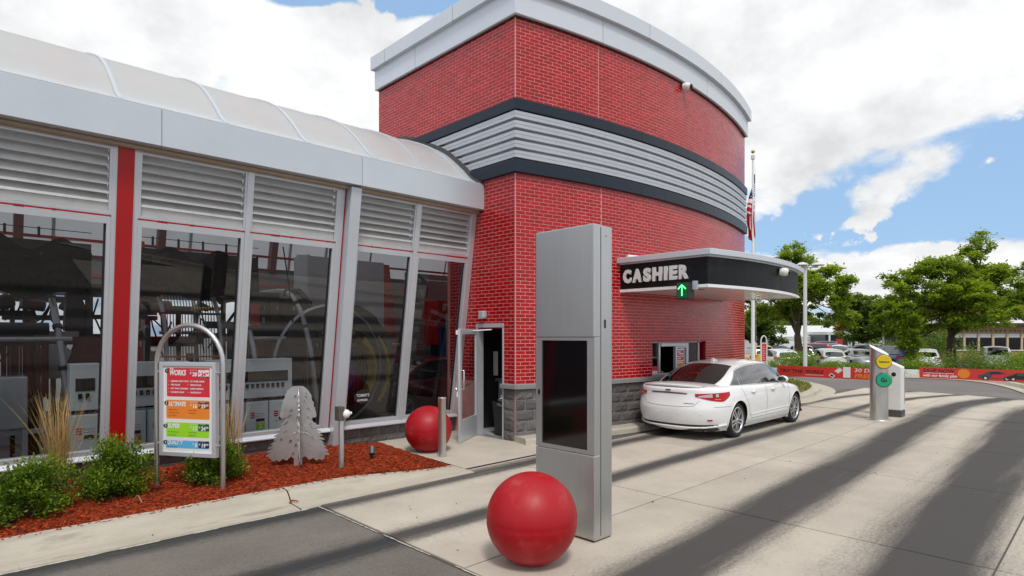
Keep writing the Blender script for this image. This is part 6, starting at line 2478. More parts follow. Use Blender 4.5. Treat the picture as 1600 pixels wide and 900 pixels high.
class CarShape:
    """body as stacked plan outlines plus a greenhouse; local x runs from rear bumper to nose, z up"""

    def __init__(s, L=4.9, Wd=0.91, kind='sedan'):
        k = L / 4.9
        s.L, s.k, s.kind = L, k, kind
        s.n = 2.7
        s.Lr, s.Lf = 0.85 * k, 1.25 * k
        if kind == 'sedan':
            s.zs_pts = [(0, 0.965), (0.3, 0.985), (0.9, 0.985), (1.5, 0.965), (2.4, 0.945), (3.3, 0.925), (3.75, 0.905), (4.3, 0.83), (4.7, 0.735), (4.9, 0.66)]
            s.crown = [(0, 0.02), (0.25, 0.045), (0.9, 0.05), (3.4, 0.05), (4.2, 0.07), (4.9, 0.03)]
            s.roof = [(0.60, 1.00), (0.85, 1.095), (1.15, 1.215), (1.45, 1.325), (1.75, 1.398), (2.1, 1.437), (2.5, 1.447), (2.85, 1.425), (3.12, 1.355), (3.4, 1.225), (3.8, 0.985)]
            s.wb = [(0.60, 0.60), (1.0, 0.715), (1.5, 0.775), (2.4, 0.80), (3.1, 0.785), (3.8, 0.66)]
            s.wt = [(0.60, 0.57), (1.0, 0.59), (1.5, 0.575), (2.4, 0.585), (3.0, 0.60), (3.8, 0.645)]
            s.dlo = (1.06, 3.50)
            s.rear_glass = (0.70, 1.60)
            s.front_glass = (3.0, 3.70)
            s.pillars = (1.40, 2.30)
            s.axles = (1.06, 3.90)
        else:                                   # suv / hatch / van
            h = {'suv': 1.68, 'hatch': 1.50, 'van': 1.85}[kind]
            s.zs_pts = [(0, 1.0), (0.3, 1.02), (2.4, 0.99), (3.3, 0.98), (3.75, 0.97), (4.3, 0.92), (4.7, 0.84), (4.9, 0.76)]
            if kind == 'hatch':
                s.zs_pts = [(a, b - 0.08) for a, b in s.zs_pts]
            s.crown = [(0, 0.02), (0.25, 0.03), (3.4, 0.05), (4.2, 0.07), (4.9, 0.03)]
            s.roof = [(0.10, 1.02), (0.22, h - 0.36), (0.38, h - 0.14), (0.62, h - 0.045), (1.4, h - 0.005), (2.3, h), (2.75, h - 0.03), (3.05, h - 0.12), (3.4, h - 0.36), (3.85, 1.02)]
            if kind == 'hatch':
                s.roof = [(0.10, 0.92), (0.30, 1.10), (0.55, 1.30), (0.85, 1.42), (1.5, 1.49), (2.3, 1.5), (2.75, 1.47), (3.05, 1.38), (3.4, 1.18), (3.85, 0.93)]
            s.wb = [(0.10, 0.70), (0.6, 0.77), (1.5, 0.80), (2.4, 0.81), (3.1, 0.79), (3.85, 0.68)]
            s.wt = [(0.10, 0.64), (0.6, 0.62), (1.5, 0.62), (2.4, 0.625), (3.0, 0.63), (3.85, 0.66)]
            s.dlo = (0.62, 3.52)
            s.rear_glass = (0.13, 0.50)
            s.front_glass = (2.95, 3.74)
            s.pillars = (1.30, 2.25)
            s.axles = (0.95, 3.88)
        s.Wd = Wd
        s.prof = [(0.17, 0.905), (0.24, 0.955), (0.36, 0.985), (0.52, 1.0), (0.66, 1.0), (0.80, 0.985), (0.90, 0.965), (1.02, 0.93)]
        s.xr_p = [(0.17, 0.16), (0.24, 0.10), (0.34, 0.045), (0.46, 0.012), (0.58, 0.0), (0.68, 0.022), (0.80, 0.045), (0.90, 0.05), (0.96, 0.042), (1.02, 0.06)]
        s.xf_p = [(0.17, 4.70), (0.28, 4.84), (0.42, 4.90), (0.60, 4.88), (0.70, 4.83), (0.85, 4.66), (1.0, 4.4)]

    def sp(s, pts, x):
        return spline(pts, x / s.k)

    def zs(s, x):
        return s.sp(s.zs_pts, x)

    def ext(s, z):
        return spline(s.xr_p, z) * s.k, spline(s.xf_p, z) * s.k, spline(s.prof, z) * s.Wd

    def side_y(s, x, z):
        xr, xf, w = s.ext(z)
        n = s.n
        c = 1.0
        if x < xr + s.Lr:
            q = max(0.0, min(1.0, 1 - (x - xr) / s.Lr))
            c = (1 - q ** n) ** (1 / n)
        elif x > xf - s.Lf:
            q = max(0.0, min(1.0, 1 - (xf - x) / s.Lf))
            c = (1 - q ** n) ** (1 / n)
        # waist: the flanks pinch a little between the wheel arches
        fl = 0.0
        for ax in s.axles:
            fl += 0.018 * math.exp(-((x / s.k - ax) / 0.42) ** 2) * math.exp(-((z - 0.62) / 0.25) ** 2)
        mid = -0.012 * math.exp(-((z - 0.42) / 0.10) ** 2) * math.exp(-((x / s.k - 2.45) / 0.9) ** 2)
        return w * c + (fl + mid) * c

    def side(s, x, z, o=0.0, sgn=-1):
        e = 0.01
        y = s.side_y(x, z)
        dx = (s.side_y(x + e, z) - s.side_y(x - e, z)) / (2 * e)
        dz = (s.side_y(x, z + e) - s.side_y(x, z - e)) / (2 * e)
        nv = Vector((-dx, 1, -dz)).normalized()
        return (x + nv.x * o, sgn * (y + nv.y * o), z + nv.z * o)

    def rear(s, y, z, o=0.0):
        """point on the tail for a given width and height"""
        xr, xf, w = s.ext(z)
        q = min(0.9999, abs(y) / w)
        n = s.n
        x = xr + s.Lr * (1 - (1 - q ** n) ** (1 / n))
        return (x - o * max(0.15, 1 - q ** 3), y + math.copysign(o * q ** 2, y), z)

    def tail(s, a, z, o=0.0, sgn=-1):
        """a runs 0 (centre of tail) .. 1 (one rear corner wrap) along the plan curve"""
        xr, xf, w = s.ext(z)
        n = s.n
        ph = a * PI / 2
        y = w * math.sin(ph) ** (2 / n) if ph > 0 else 0
        x = xr + s.Lr * (1 - max(0.0, math.cos(ph)) ** (2 / n))
        nx, ny = -math.cos(ph) ** (2 - 2 / n), math.sin(ph) ** (2 - 2 / n)
        ln = math.hypot(nx, ny) or 1
        return (x + nx / ln * o, sgn * (y + ny / ln * o), z)

    def green(s, x, f, o=0.0, sgn=-1):
        """greenhouse flank: f 0 at the belt .. 1 at the roof edge"""
        zr = s.sp(s.roof, x)
        zg = s.zs(x) - 0.015
        ze = max(zg + 0.004, zr - 0.055)
        z = zg + (ze - zg) * f
        top = min(1.0, (ze - zg) / 0.36)
        wb = s.sp(s.wb, x)
        wt = wb + (s.sp(s.wt, x) - wb) * top
        y = wb + (wt - wb) * (f ** 1.25) + 0.018 * math.sin(PI * f) * top
        return (x, sgn * (y + o * 0.92), z + o * 0.35)

    def roofp(s, x, v, o=0.0):
        """v -1 .. 1 across the roof or the glass"""
        a = s.green(x, 1.0, 0, 1)
        zr = s.sp(s.roof, x)
        e = 0.02
        sl = (s.sp(s.roof, x + e) - s.sp(s.roof, x - e)) / (2 * e)
        ln = math.hypot(1, sl)
        z = a[2] + (zr - a[2]) * (1 - abs(v) ** 2.6)
        return (x - sl / ln * o, a[1] * v, z + o / ln)


def make_car(name, label, shape, paint, hi, group=None, far=False):
    S = shape
    k = S.k
    t = thing(name, label, 'car', (0, 0, 0), group)
    # ---- lower body shell
    nth = 130 if hi else 44
    nz = 26 if hi else 9
    th = []
    for i in range(nth + 1):
        th.append(i / nth)
    zb = 0.17

    def plan(u, z):
        """u 0 .. 1 from centre of tail to centre of nose along one flank"""
        xr, xf, w = S.ext(z)
        n = S.n
        if u < 0.22:
            ph = u / 0.22 * PI / 2
            x = xr + S.Lr * (1 - math.cos(ph) ** (2 / n))
            return x, None, w * math.sin(ph) ** (2 / n) if ph > 0 else 0.0
        if u > 0.76:
            ph = (1 - u) / 0.24 * PI / 2
            x = xf - S.Lf * (1 - max(0, math.cos(ph)) ** (2 / n))
            return x, None, w * math.sin(ph) ** (2 / n) if ph > 1e-6 else 0.0
        q = (u - 0.22) / 0.54
        return xr + S.Lr + (xf - S.Lf - xr - S.Lr) * q, 1, w

    rw = 0.335 * (1.0 if S.kind in ('sedan', 'hatch') else 1.08)
    wells = [(ax * k, rw + 0.002, rw + 0.042) for ax in S.axles]
    vs, fs = [], []
    idx = {}
    for sgn in (-1, 1):
        for i, u in enumerate(th):
            xm = plan(u, 0.6)[0]
            ztop = S.zs(xm)
            for j in range(nz + 1):
                v = j / nz
                z = zb + (ztop - zb) * v
                x, st, y = plan(u, z)
                if u > 0.06 and u < 0.94:
                    yy = S.side_y(x, z)
                    y = yy if st else y + (yy - y) * min(1, min((u - 0.06) / 0.1, (0.94 - u) / 0.1))
                if v > 0.93:
                    q = (v - 0.93) / 0.07
                    y *= 1 - 0.035 * q * q
                    if u < 0.22:
                        x += 0.02 * q * q * (1 - u / 0.22)
                idx[(sgn, i, j)] = len(vs)
                vs.append([x, sgn * y, z])
    # snap to the wheel arches
    inside = set()
    for kk, vi in idx.items():
        x, y, z = vs[vi]
        for ax, zc, r in wells:
            d = math.hypot(x - ax, z - zc)
            if d < r and abs(y) > 0.4:
                inside.add(vi)
    for sgn in (-1, 1):
        for i in range(nth):
            for j in range(nz):
                q = [idx[(sgn, i, j)], idx[(sgn, i + 1, j)], idx[(sgn, i + 1, j + 1)], idx[(sgn, i, j + 1)]]
                if all(a in inside for a in q):
                    continue
                fs.append(tuple(q if sgn < 0 else q[::-1]))
    for vi in inside:
        x, y, z = vs[vi]
        for ax, zc, r in wells:
            dx, dz = x - ax, z - zc
            d = math.hypot(dx, dz)
            if d < r:
                if d < 1e-4:
                    dz, d = 1, 1
                vs[vi][0], vs[vi][2] = ax + dx / d * r, zc + dz / d * r
    body = MB()
    body.add(vs, fs, 0, True, 0.5)
    # ---- bonnet, boot lid and belt deck
    nr = 9 if hi else 5
    for sgn in (-1, 1):
        rows = []
        for i, u in enumerate(th):
            p = vs[idx[(sgn, i, nz)]]
            xa = min(max(p[0], 0.35 * k), 4.35 * k)
            row = []
            for r in range(nr + 1):
                q = 1 - r / nr
                x = xa + (p[0] - xa) * q
                y = p[1] * q
                zz = p[2] + (S.zs(x) - p[2]) * (1 - q) + S.sp(S.crown, x) * (1 - q ** 2.4)
                row.append((x, y, zz))
            rows.append(row)
        body.grid(rows if sgn > 0 else rows[::-1], 0, True, 0.5)
    # ---- greenhouse skin
    x0, x1 = S.roof[0][0] * k, S.roof[-1][0] * k
    nx = 56 if hi else 22
    ms = 8 if hi else 4
    rows = []
    for i in range(nx + 1):
        x = x0 + (x1 - x0) * i / nx
        row = [S.green(x, f / ms, 0, -1) for f in range(ms + 1)]
        row += [S.roofp(x, -1 + 2 * j / 14) for j in range(1, 14)]
        row += [S.green(x, f / ms, 0, 1) for f in range(ms, -1, -1)]
        rows.append(row)
    body.grid(rows, 0, True, 0.5)
    b = body.build('body', paint, t, fix=False)
    bm = bmesh.new()
    bm.from_mesh(b.data)
    bmesh.ops.remove_doubles(bm, verts=bm.verts, dist=0.0015)
    bmesh.ops.recalc_face_normals(bm, faces=bm.faces)
    bm.to_mesh(b.data)
    bm.free()
    # ---- glass
    def sheet(fn, na, nb, m, nm, parent=t):
        mb = MB()
        mb.grid([[fn(i / na, j / nb) for j in range(nb + 1)] for i in range(na + 1)], 0, True, 0.5)
        return mb.build(nm, m, parent)
    g = M['carglass']
    a, c = S.rear_glass
    sheet(lambda u, v: S.roofp((a + (c - a) * u) * k, (-1 + 2 * v) * (0.90 - 0.02 * u) * (1 if S.kind == 'sedan' else 0.93), 0.006), 12, 12, g, 'rear_window')
    a2, c2 = S.front_glass
    sheet(lambda u, v: S.roofp((a2 + (c2 - a2) * u) * k, (-1 + 2 * v) * 0.90, 0.006), 12, 12, g, 'windscreen')
    d0, d1 = S.dlo
    pr = [d0] + list(S.pillars) + [d1]
    for sgn in (-1, 1):
        for q in range(3):
            xa, xb = pr[q] + (0.012 if q else 0), pr[q + 1] - (0.012 if q < 2 else 0)

            def fn(u, v, xa=xa, xb=xb, sgn=sgn):
                x = xa + (xb - xa) * u
                e = min(1.0, max(0.02, (x - d0) / 0.40)) if S.kind == 'sedan' else min(1.0, 0.9 + (x - d0) / 0.1)
                f1 = 0.10 + 0.80 * math.sqrt(e)
                return S.green(x * k, 0.09 + (f1 - 0.09) * v, 0.007, sgn)
            sheet(fn, 16 if hi else 6, 6, g, 'side_window')
        if hi:
            tr = MB()
            rail = [S.green((d0 + (d1 - d0) * i / 40) * k, 0.06, 0.008, sgn) for i in range(41)]
            tr.tube(rail, 0.008, 6)
            topc = []
            for i in range(41):
                x = d0 + (d1 - d0) * i / 40
                e = min(1.0, max(0.0, (x - d0) / 0.40))
                topc.append(S.green(x * k, 0.10 + 0.84 * math.sqrt(e), 0.006, sgn))
            tr.tube(topc, 0.007, 6)
            tr.build('window_trim', M['chrome'], t)
    # ---- wheels
    for ax in S.axles:
        for sgn in (-1, 1):
            wheel(t, ax * k, sgn, rw, S.Wd, hi)
    # dark arch liners and floor
    un = MB()
    for ax, zc, r in wells:
        for sgn in (-1, 1):
            n = 20
            arc = [(ax + (r + 0.003) * math.cos(PI * i / n * 1.2 - 0.1 * PI), zc + (r + 0.003) * math.sin(PI * i / n * 1.2 - 0.1 * PI)) for i in range(n + 1)]
            un.grid([[(p[0], sgn * (S.Wd - 0.035), p[1]), (p[0], sgn * 0.5, p[1])] for p in arc], 0, True)
            un.add([(p[0], sgn * 0.5, p[1]) for p in arc], [tuple(range(n + 1))])
    un.box(0.25 * k, 4.6 * k, -S.Wd * 0.86, S.Wd * 0.86, 0.19, 0.24)
    un.build('underbody', M['rimdark'], t)
    # ---- lights and bumper strips for every car
    for sgn in (-1, 1):
        if S.kind == 'sedan':
            zl, zu = 0.715, 0.90

            def tl(u, v, sgn=sgn):
                aa = 0.31 + 0.61 * u
                lo = 0.722 + 0.10 * (1 - u) ** 2.2 + 0.11 * max(0.0, (u - 0.74) / 0.26) ** 1.5
                hi_ = 0.872 + 0.026 * u
                return S.tail(aa, lo + (hi_ - lo) * v, 0.010, sgn)
        else:
            def tl(u, v, sgn=sgn):
                return S.tail(0.52 + 0.36 * u, 0.80 + 0.2 * v - 0.02 * u, 0.010, sgn)
        sheet(tl, 18, 6, M['tail'], 'tail_light')

        def hl(u, v, sgn=sgn):
            x = (4.22 + 0.5 * u) * k
            z = 0.655 + 0.13 * v * (1 - 0.45 * u)
            return S.side(x, z, 0.006, sgn)
        sheet(hl, 8, 4, M['tailclear'], 'headlight')
    return t


def wheel(parent, x, sgn, r, Wd, hi):
    yo = sgn * (Wd - 0.03)
    n = 44 if hi else 20
    w = MB()
    rr = r * 0.72
    prof = [(rr, -0.20), (r * 0.90, -0.205), (r * 0.975, -0.185), (r, -0.14), (r, -0.06), (r * 0.975, -0.015), (r * 0.90, 0.004), (rr + 0.012, 0.002), (rr, -0.015)]
    w.lathe([(a, -h * sgn) for a, h in prof], (x, yo, r), 'y', n, 0)
    tyre = w.build('wheel', M['rubber'], parent)
    rim = MB()
    rim.lathe([(a, -h * sgn) for a, h in [(rr + 0.010, -0.004), (rr - 0.002, 0.004), (rr - 0.018, 0.0), (rr - 0.022, -0.03), (rr - 0.02, -0.12)]], (x, yo, r), 'y', n, 0)
    ns = 10 if hi else 5
    for i in range(ns):
        a = 2 * PI * i / ns + (0.13 if i % 2 else -0.13) * (1 if hi else 0)
        c, s = math.cos(a), math.sin(a)
        ri, ro = 0.035, rr - 0.012
        wi, wo = (0.014, 0.020) if hi else (0.03, 0.035)
        a2 = 2 * PI * (i // 2 * 2 + 0.5) / ns if hi else a
        ci, si = math.cos(a2), math.sin(a2)
        oi, oo = yo - sgn * 0.006, yo - sgn * 0.014
        p = []
        for rad, wd, cc, ss, oy in ((ri, wi, ci, si, oi), (ro, wo, c, s, oo)):
            p.append([(x + cc * rad - ss * wd, oy, r + ss * rad + cc * wd), (x + cc * rad + ss * wd, oy, r + ss * rad - cc * wd),
                      (x + cc * rad + ss * wd, oy - sgn * 0.03, r + ss * rad - cc * wd), (x + cc * rad - ss * wd, oy - sgn * 0.03, r + ss * rad + cc * wd)])
        rim.grid(p, 0, False, close=True)
    rim.lathe([(0.0005, -sgn * 0.0), (0.034, -sgn * 0.0), (0.045, sgn * 0.012), (0.045, sgn * 0.05)], (x, yo, r), 'y', 16, 0)
    rim.build('rim', M['rim'], tyre)
    d = MB()
    d.lathe([(0.0005, sgn * 0.055), (rr - 0.02, sgn * 0.055), (rr - 0.02, sgn * 0.09)], (x, yo, r), 'y', n, 0)
    d.build('brake_disc', M['rimdark'], tyre)


def build_white_sedan():
    S = CarShape(4.9, 0.915, 'sedan')
    t = make_car('white_sedan', 'pearl white sedan stopped at the cashier window', S, M['carwhite'], True)
    body = [c for c in t.children if c.name.startswith('body')][0]

    def strip(name, pts, w, m, parent=t, along=None):
        """thin ribbon lying on the skin: pts are (point fn at +-w)"""
        mb = MB()
        mb.grid(pts, 0, True, 0.5)
        return mb.build(name, m, parent)
    # door shuts, sill line and fuel flap
    dk = M['seamgrey']
    for sgn in (-1, 1):
        def vseam(f, z0, z1, n=24):
            rows = []
            for i in range(n + 1):
                z = z0 + (z1 - z0) * i / n
                x = f(z)
                rows.append([S.side(x - 0.004, z, 0.0022, sgn), S.side(x + 0.004, z, 0.0022, sgn)])
            strip('door_seam', rows, 0, dk, body)
        vseam(lambda z: 2.36 - 0.03 * (z - 0.3), 0.32, 0.935)
        vseam(lambda z: 3.50 - 0.14 * max(0, z - 0.75), 0.32, 0.90)
        # rear door edge follows the arch
        vseam(lambda z: 1.46 + 0.18 * (1 - min(1, (z - 0.32) / 0.35)) ** 2 - 0.24 * max(0, (z - 0.62)) / 0.33, 0.34, 0.945)
        rows = [[S.side(x, 0.318, 0.002, sgn), S.side(x, 0.325, 0.002, sgn)] for x in [1.62 + (3.50 - 1.62) * i / 30 for i in range(31)]]
        strip('door_seam', rows, 0, dk, body)
        # bumper shut line behind the wheel
        rows = [[S.side(x, 0.628 + 0.0 * x, 0.002, sgn), S.side(x, 0.634, 0.002, sgn)] for x in [0.30 + 0.42 * i / 14 for i in range(15)]]
        strip('panel_seam', rows, 0, dk, body)
        # character crease
        rows = [[S.side(x, 0.40 + 0.045 * (x - 1.5) * 0.2 - 0.018, 0.003, sgn), S.side(x, 0.40 + 0.045 * (x - 1.5) * 0.2, 0.012, sgn), S.side(x, 0.40 + 0.045 * (x - 1.5) * 0.2 + 0.012, 0.002, sgn)] for x in [1.60 + 1.9 * i / 30 for i in range(31)]]
        strip('sill_moulding', rows, 0, M['carwhite'], body)
        # handles
        for hx in (1.72, 2.66):
            h = MB()
            c = S.side(hx, 0.835, 0.0, sgn)
            h.ball((c[0], c[1], c[2] - 0.006), 0.05, 16, 10, 0, (1.25, 0.16, 0.55))
            h.tube([(c[0] - 0.10, c[1] + sgn * 0.012, c[2] + 0.004), (c[0] - 0.06, c[1] + sgn * 0.034, c[2] + 0.006), (c[0] + 0.06, c[1] + sgn * 0.034, c[2] + 0.008), (c[0] + 0.10, c[1] + sgn * 0.012, c[2] + 0.008)], [0.012, 0.016, 0.016, 0.012], 10)
            h.build('handle', M['carwhite'], t)
        # mirror
        m = MB()
        p = S.green(3.22, 0.06, 0.0, sgn)
        m.ball((3.20, p[1] + sgn * 0.13, 1.01), 0.105, 20, 12, 0, (0.72, 1.05, 0.70))
        m.tube([(3.24, p[1], 0.955), (3.21, p[1] + sgn * 0.10, 0.975)], 0.02, 8)
        mo = m.build('mirror', M['carwhite'], t)
        g = MB()
        g.ball((3.135, p[1] + sgn * 0.13, 1.01), 0.09, 18, 10, 0, (0.12, 1.0, 0.66))
        g.build('mirror_glass', M['carglass'], mo)
        # wheel arch lips
        for ax in S.axles:
            pts = []
            for i in range(25):
                a = -0.08 * PI + 1.16 * PI * i / 24
                x, z = ax + 0.378 * math.cos(a), 0.337 + 0.378 * math.sin(a)
                if z > 0.2:
                    pts.append(S.side(x, z, 0.0, sgn))
            MB().tube(pts, 0.006, 6).build('arch_lip', M['carwhite'], t)
        # rear reflectors
        mb = MB()
        mb.grid([[S.tail(0.50 + 0.085 * i / 6, 0.375 + 0.028 * j, 0.008, sgn) for j in range(2)] for i in range(7)], 0)
        mb.build('reflector', M['tail'], t)
        # lamp details: clear upper blade and a lit L
        mb = MB()
        mb.grid([[S.tail(0.355 + 0.225 * i / 10, 0.808 + (0.026 + 0.04 * i / 10) * j / 3, 0.0135, sgn) for j in range(4)] for i in range(11)], 0)
        mb.build('lamp_lens', M['tailclear'], t)
        mb = MB()
        mb.grid([[S.tail(0.64 + 0.05 * i / 6, 0.815 + 0.055 * j / 3, 0.0135, sgn) for j in range(4)] for i in range(7)], 0)
        mb.build('lamp_lens', M['tailclear'], t)
        mb = MB()
        for i in range(5):
            a0_ = 0.62 + 0.022 * i
            mb.grid([[S.tail(a0_ + 0.012 * p_, 0.768 + 0.011 * q, 0.0135, sgn) for q in (0, 1)] for p_ in (0, 1)], 0)
        mb.build('lit_led', M['taillit'], t)
        mb = MB()
        mb.grid([[S.tail(0.595 + 0.004 * i, 0.755 + 0.11 * j / 3, 0.0142, sgn) for j in range(4)] for i in (0, 1)], 0)
        mb.build('lamp_divider', M['printdark'], t)
    # boot lid: shut lines, lip, bright bar, badge
    def rr(y0, y1, z0, z1, o, m, nm, n=22, parent=t, bow=0.0):
        rows = []
        for i in range(n + 1):
            y = y0 + (y1 - y0) * i / n
            bz = bow * (1 - (2 * i / n - 1) ** 2)
            rows.append([S.rear(y, z0 + bz, o), S.rear(y, z1 + bz, o)])
        mb = MB().grid(rows, 0, True, 0.5)
        return mb.build(nm, m, parent)
    rr(-0.50, 0.50, 0.642, 0.649, 0.002, dk, 'boot_seam', bow=-0.022)
    for sgn in (-1, 1):
        rows = []
        for i in range(13):
            u = i / 12
            y = sgn * (0.50 + 0.085 * u)
            z = 0.645 + 0.10 * u
            rows.append([S.rear(y - 0.004, z, 0.002), S.rear(y + 0.004, z, 0.002)])
        strip('boot_seam', rows, 0, dk, body)
    rr(-0.38, 0.38, 0.862, 0.882, 0.008, M['tailtrim'], 'boot_trim', bow=0.008)
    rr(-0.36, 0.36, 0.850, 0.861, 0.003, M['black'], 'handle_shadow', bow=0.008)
    # lip at the end of the deck
    lip = MB()
    rows = []
    for i in range(31):
        y = -0.62 + 1.24 * i / 30
        e = 1 - abs(y / 0.62) ** 4
        x0 = S.rear(y, 0.965, 0)[0]
        zt = S.zs(x0 + 0.1) + 0.035 * (1 - (y / 0.8) ** 2)
        rows.append([(x0 + 0.20, y, zt + 0.002), (x0 + 0.09, y, zt + 0.012 * e), (x0 + 0.025, y, zt + 0.022 * e), (x0 + 0.012, y, zt + 0.010 * e), (x0 + 0.030, y, zt - 0.02)])
    lip.grid(rows, 0, True, 0.5)
    lip.build('boot_lip', M['carwhite'], t)
    bd = MB()
    p = S.rear(0.02, 0.925, 0.006)
    for k_ in range(3):
        bd.box(p[0] - 0.012, p[0] + 0.004, -0.048 + k_ * 0.034, -0.048 + k_ * 0.034 + 0.026, 0.912, 0.934)
    bd.box(p[0] - 0.010, p[0] + 0.004, -0.05, 0.05, 0.918, 0.928)
    bd.build('badge', M['printdark'], t)
    tx = MB()
    for k_ in range(7):
        y = -0.33 - k_ * 0.026
        q = S.rear(y, 0.695, 0.004)
        tx.box(q[0] - 0.004, q[0] + 0.006, y - 0.019, y, 0.686, 0.702 if k_ in (0, 2, 5) else 0.698)
    tx.build('model_lettering', M['chrome'], t)
    # parking sensors
    ps = MB()
    for y in (-0.62, -0.22, 0.22, 0.62):
        q = S.rear(y, 0.50, 0.001)
        ps.ball(q, 0.011, 8, 6)
    ps.build('parking_sensor', M['offwhite'], t)
    # lower bumper: black slot, pale blade under it
    rr(-0.86, 0.86, 0.262, 0.306, 0.004, M['black'], 'bumper_slot', 30, bow=-0.012)
    mb = MB()
    rows = []
    for i in range(41):
        y = -0.87 + 1.74 * i / 40
        z = 0.250 + 0.055 * abs(y / 0.87) ** 5 - 0.010
        a, b_ = S.rear(y * 0.995, z, 0.035), S.rear(y * 0.995, z, 0.0)
        rows.append([(b_[0] + 0.05, b_[1], z + 0.012), (a[0], a[1], z + 0.014), (a[0] - 0.006, a[1], z), (a[0], a[1], z - 0.018), (b_[0] + 0.08, b_[1], z - 0.03)])
    mb.grid(rows, 0, True, 0.5)
    mb.build('bumper_blade', M['offwhite'], t)
    mb = MB()
    mb.box(0.16, 0.6, -0.6, 0.6, 0.17, 0.235)
    mb.build('valance', M['rimdark'], t)
    # shark fin
    f = MB()
    f.prism([(-0.11, 0.0), (0.12, 0.0), (0.06, 0.025), (-0.06, 0.075), (-0.085, 0.075)], lambda p_, q, y: (1.86 + p_, y * (1 - q * 5), S.sp(S.roof, 1.86 + p_) - 0.004 + q), -0.028, 0.028)
    f.build('aerial_fin', M['carwhite'], t)
    # high brake light
    mb = MB()
    mb.grid([[S.roofp(1.06, -0.2 + 0.4 * i / 8, 0.011), S.roofp(1.085, -0.2 + 0.4 * i / 8, 0.011)] for i in range(9)], 0)
    mb.build('brake_light', M['tail'], t)
    # seats seen faintly through the glass
    t.location = (9.90, 5.97, 0.0)
    return t


M['seamgrey'] = mat('panel_gap', (0.10, 0.10, 0.10), 0.8)
M['tailtrim'] = mat('rosy_chrome', (0.55, 0.42, 0.42), 0.18, 0.85)
build_white_sedan()
# ------------------------------------------------------------------ the far side of the lanes


def build_island():
    line = [(18.2, 6.72), (19.6, 6.78), (21.2, 7.05), (22.8, 7.5), (24.4, 8.3), (25.8, 9.4), (26.7, 10.8), (27.0, 13.0), (26.6, 17.0)]
    pts = [(p.x, p.y) for p in curve_pts([(a, b, 0) for a, b in line], 40)]
    start = [(17.0, 6.95)]
    pts = start + pts
    prof = [(0.0, 0.0), (0.02, 0.10), (0.05, 0.13), (0.18, 0.135), (0.30, 0.125)]
    mb = MB()
    L = [offset_line(pts, o) for o, _ in prof]
    mb.grid([[(L[k][i][0], L[k][i][1], prof[k][1]) for k in range(5)] for i in range(len(pts))], 0, False, 0.5)
    # gutter pan
    G = offset_line(pts, -0.45)
    mb.grid([[(G[i][0], G[i][1], 0.004), (pts[i][0], pts[i][1], 0.006)] for i in range(len(pts))], 0, False, 0.5)
    tag(mb.build('island_kerb', M['kerb']), kind='structure')
    inner = offset_line(pts, 0.30)
    region = inner + [(17.2, 17.0)]
    mb = MB()
    mb.poly(region, (), 0, lambda p: (p[0], p[1], 0.12))
    tag(mb.build('island_lawn', M['grassground']), kind='structure')
    return region


def pip(x, y, poly):
    c = False
    j = len(poly) - 1
    for i in range(len(poly)):
        a, b = poly[i], poly[j]
        if (a[1] > y) != (b[1] > y) and x < (b[0] - a[0]) * (y - a[1]) / (b[1] - a[1]) + a[0]:
            c = not c
        j = i
    return c


ISLAND = build_island()


def blades(name, label, region, n, h, zf, dry, seed):
    rr = random.Random(seed)
    xs, ys = [p[0] for p in region], [p[1] for p in region]
    mb = MB()
    cnt = 0
    while cnt < n:
        x, y = rr.uniform(min(xs), max(xs)), rr.uniform(min(ys), max(ys))
        cnt += 1
        if not pip(x, y, region):
            continue
        ln = h * rr.uniform(0.4, 1.2)
        a = rr.uniform(0, 2 * PI)
        b = Vector((x, y, zf(x, y)))
        s = Vector((math.cos(a), math.sin(a), 0)) * (0.006 + ln * 0.035)
        tip = b + Vector((rr.gauss(0, 0.35) * ln, rr.gauss(0, 0.35) * ln, ln))
        patch = noise.noise((x * 0.8, y * 0.8, seed))
        mb.add([b - s, b + s, tip], [(0, 1, 2)], 1 if rr.random() < dry + 0.5 * patch else 0, False, rr.random())
    tag(mb.build(name, [M['blade'], M['dry']], None, fix=False), label, 'grass', kind='stuff')


blades('island_grass', 'rough green and straw grass on the kerbed island by the tower', ISLAND, 26000, 0.16, lambda x, y: 0.12, 0.28, 4)


def build_verge():
    line = far_kerb_line()
    inner = offset_line(line, 0.21)
    outer = offset_line(line, 5.2)
    mb = MB()
    rows = []
    for i in range(40):
        a, b = inner[i], outer[i]
        row = []
        for k in range(6):
            p = vlerp(a, b, k / 5)
            row.append((p[0], p[1], gz(p[0], p[1]) + (0.10 if k < 2 else 0.06)))
        rows.append(row)
    mb.grid(rows, 0, True)
    tag(mb.build('verge', M['grassground']), kind='structure')
    region = inner[:40] + outer[:40][::-1]
    blades('verge_grass', 'long green verge grass beyond the far kerb', region, 24000, 0.15, lambda x, y: gz(x, y) + 0.07, 0.14, 9)
    # car park
    mb = MB()
    mb.grid([[(x, y, -0.47) for y in (-160, -60, 0, 20, 60, 200)] for x in (40.5, 60, 100, 150)], 0, False)
    tag(mb.build('car_park', M['road']), kind='structure')


build_verge()


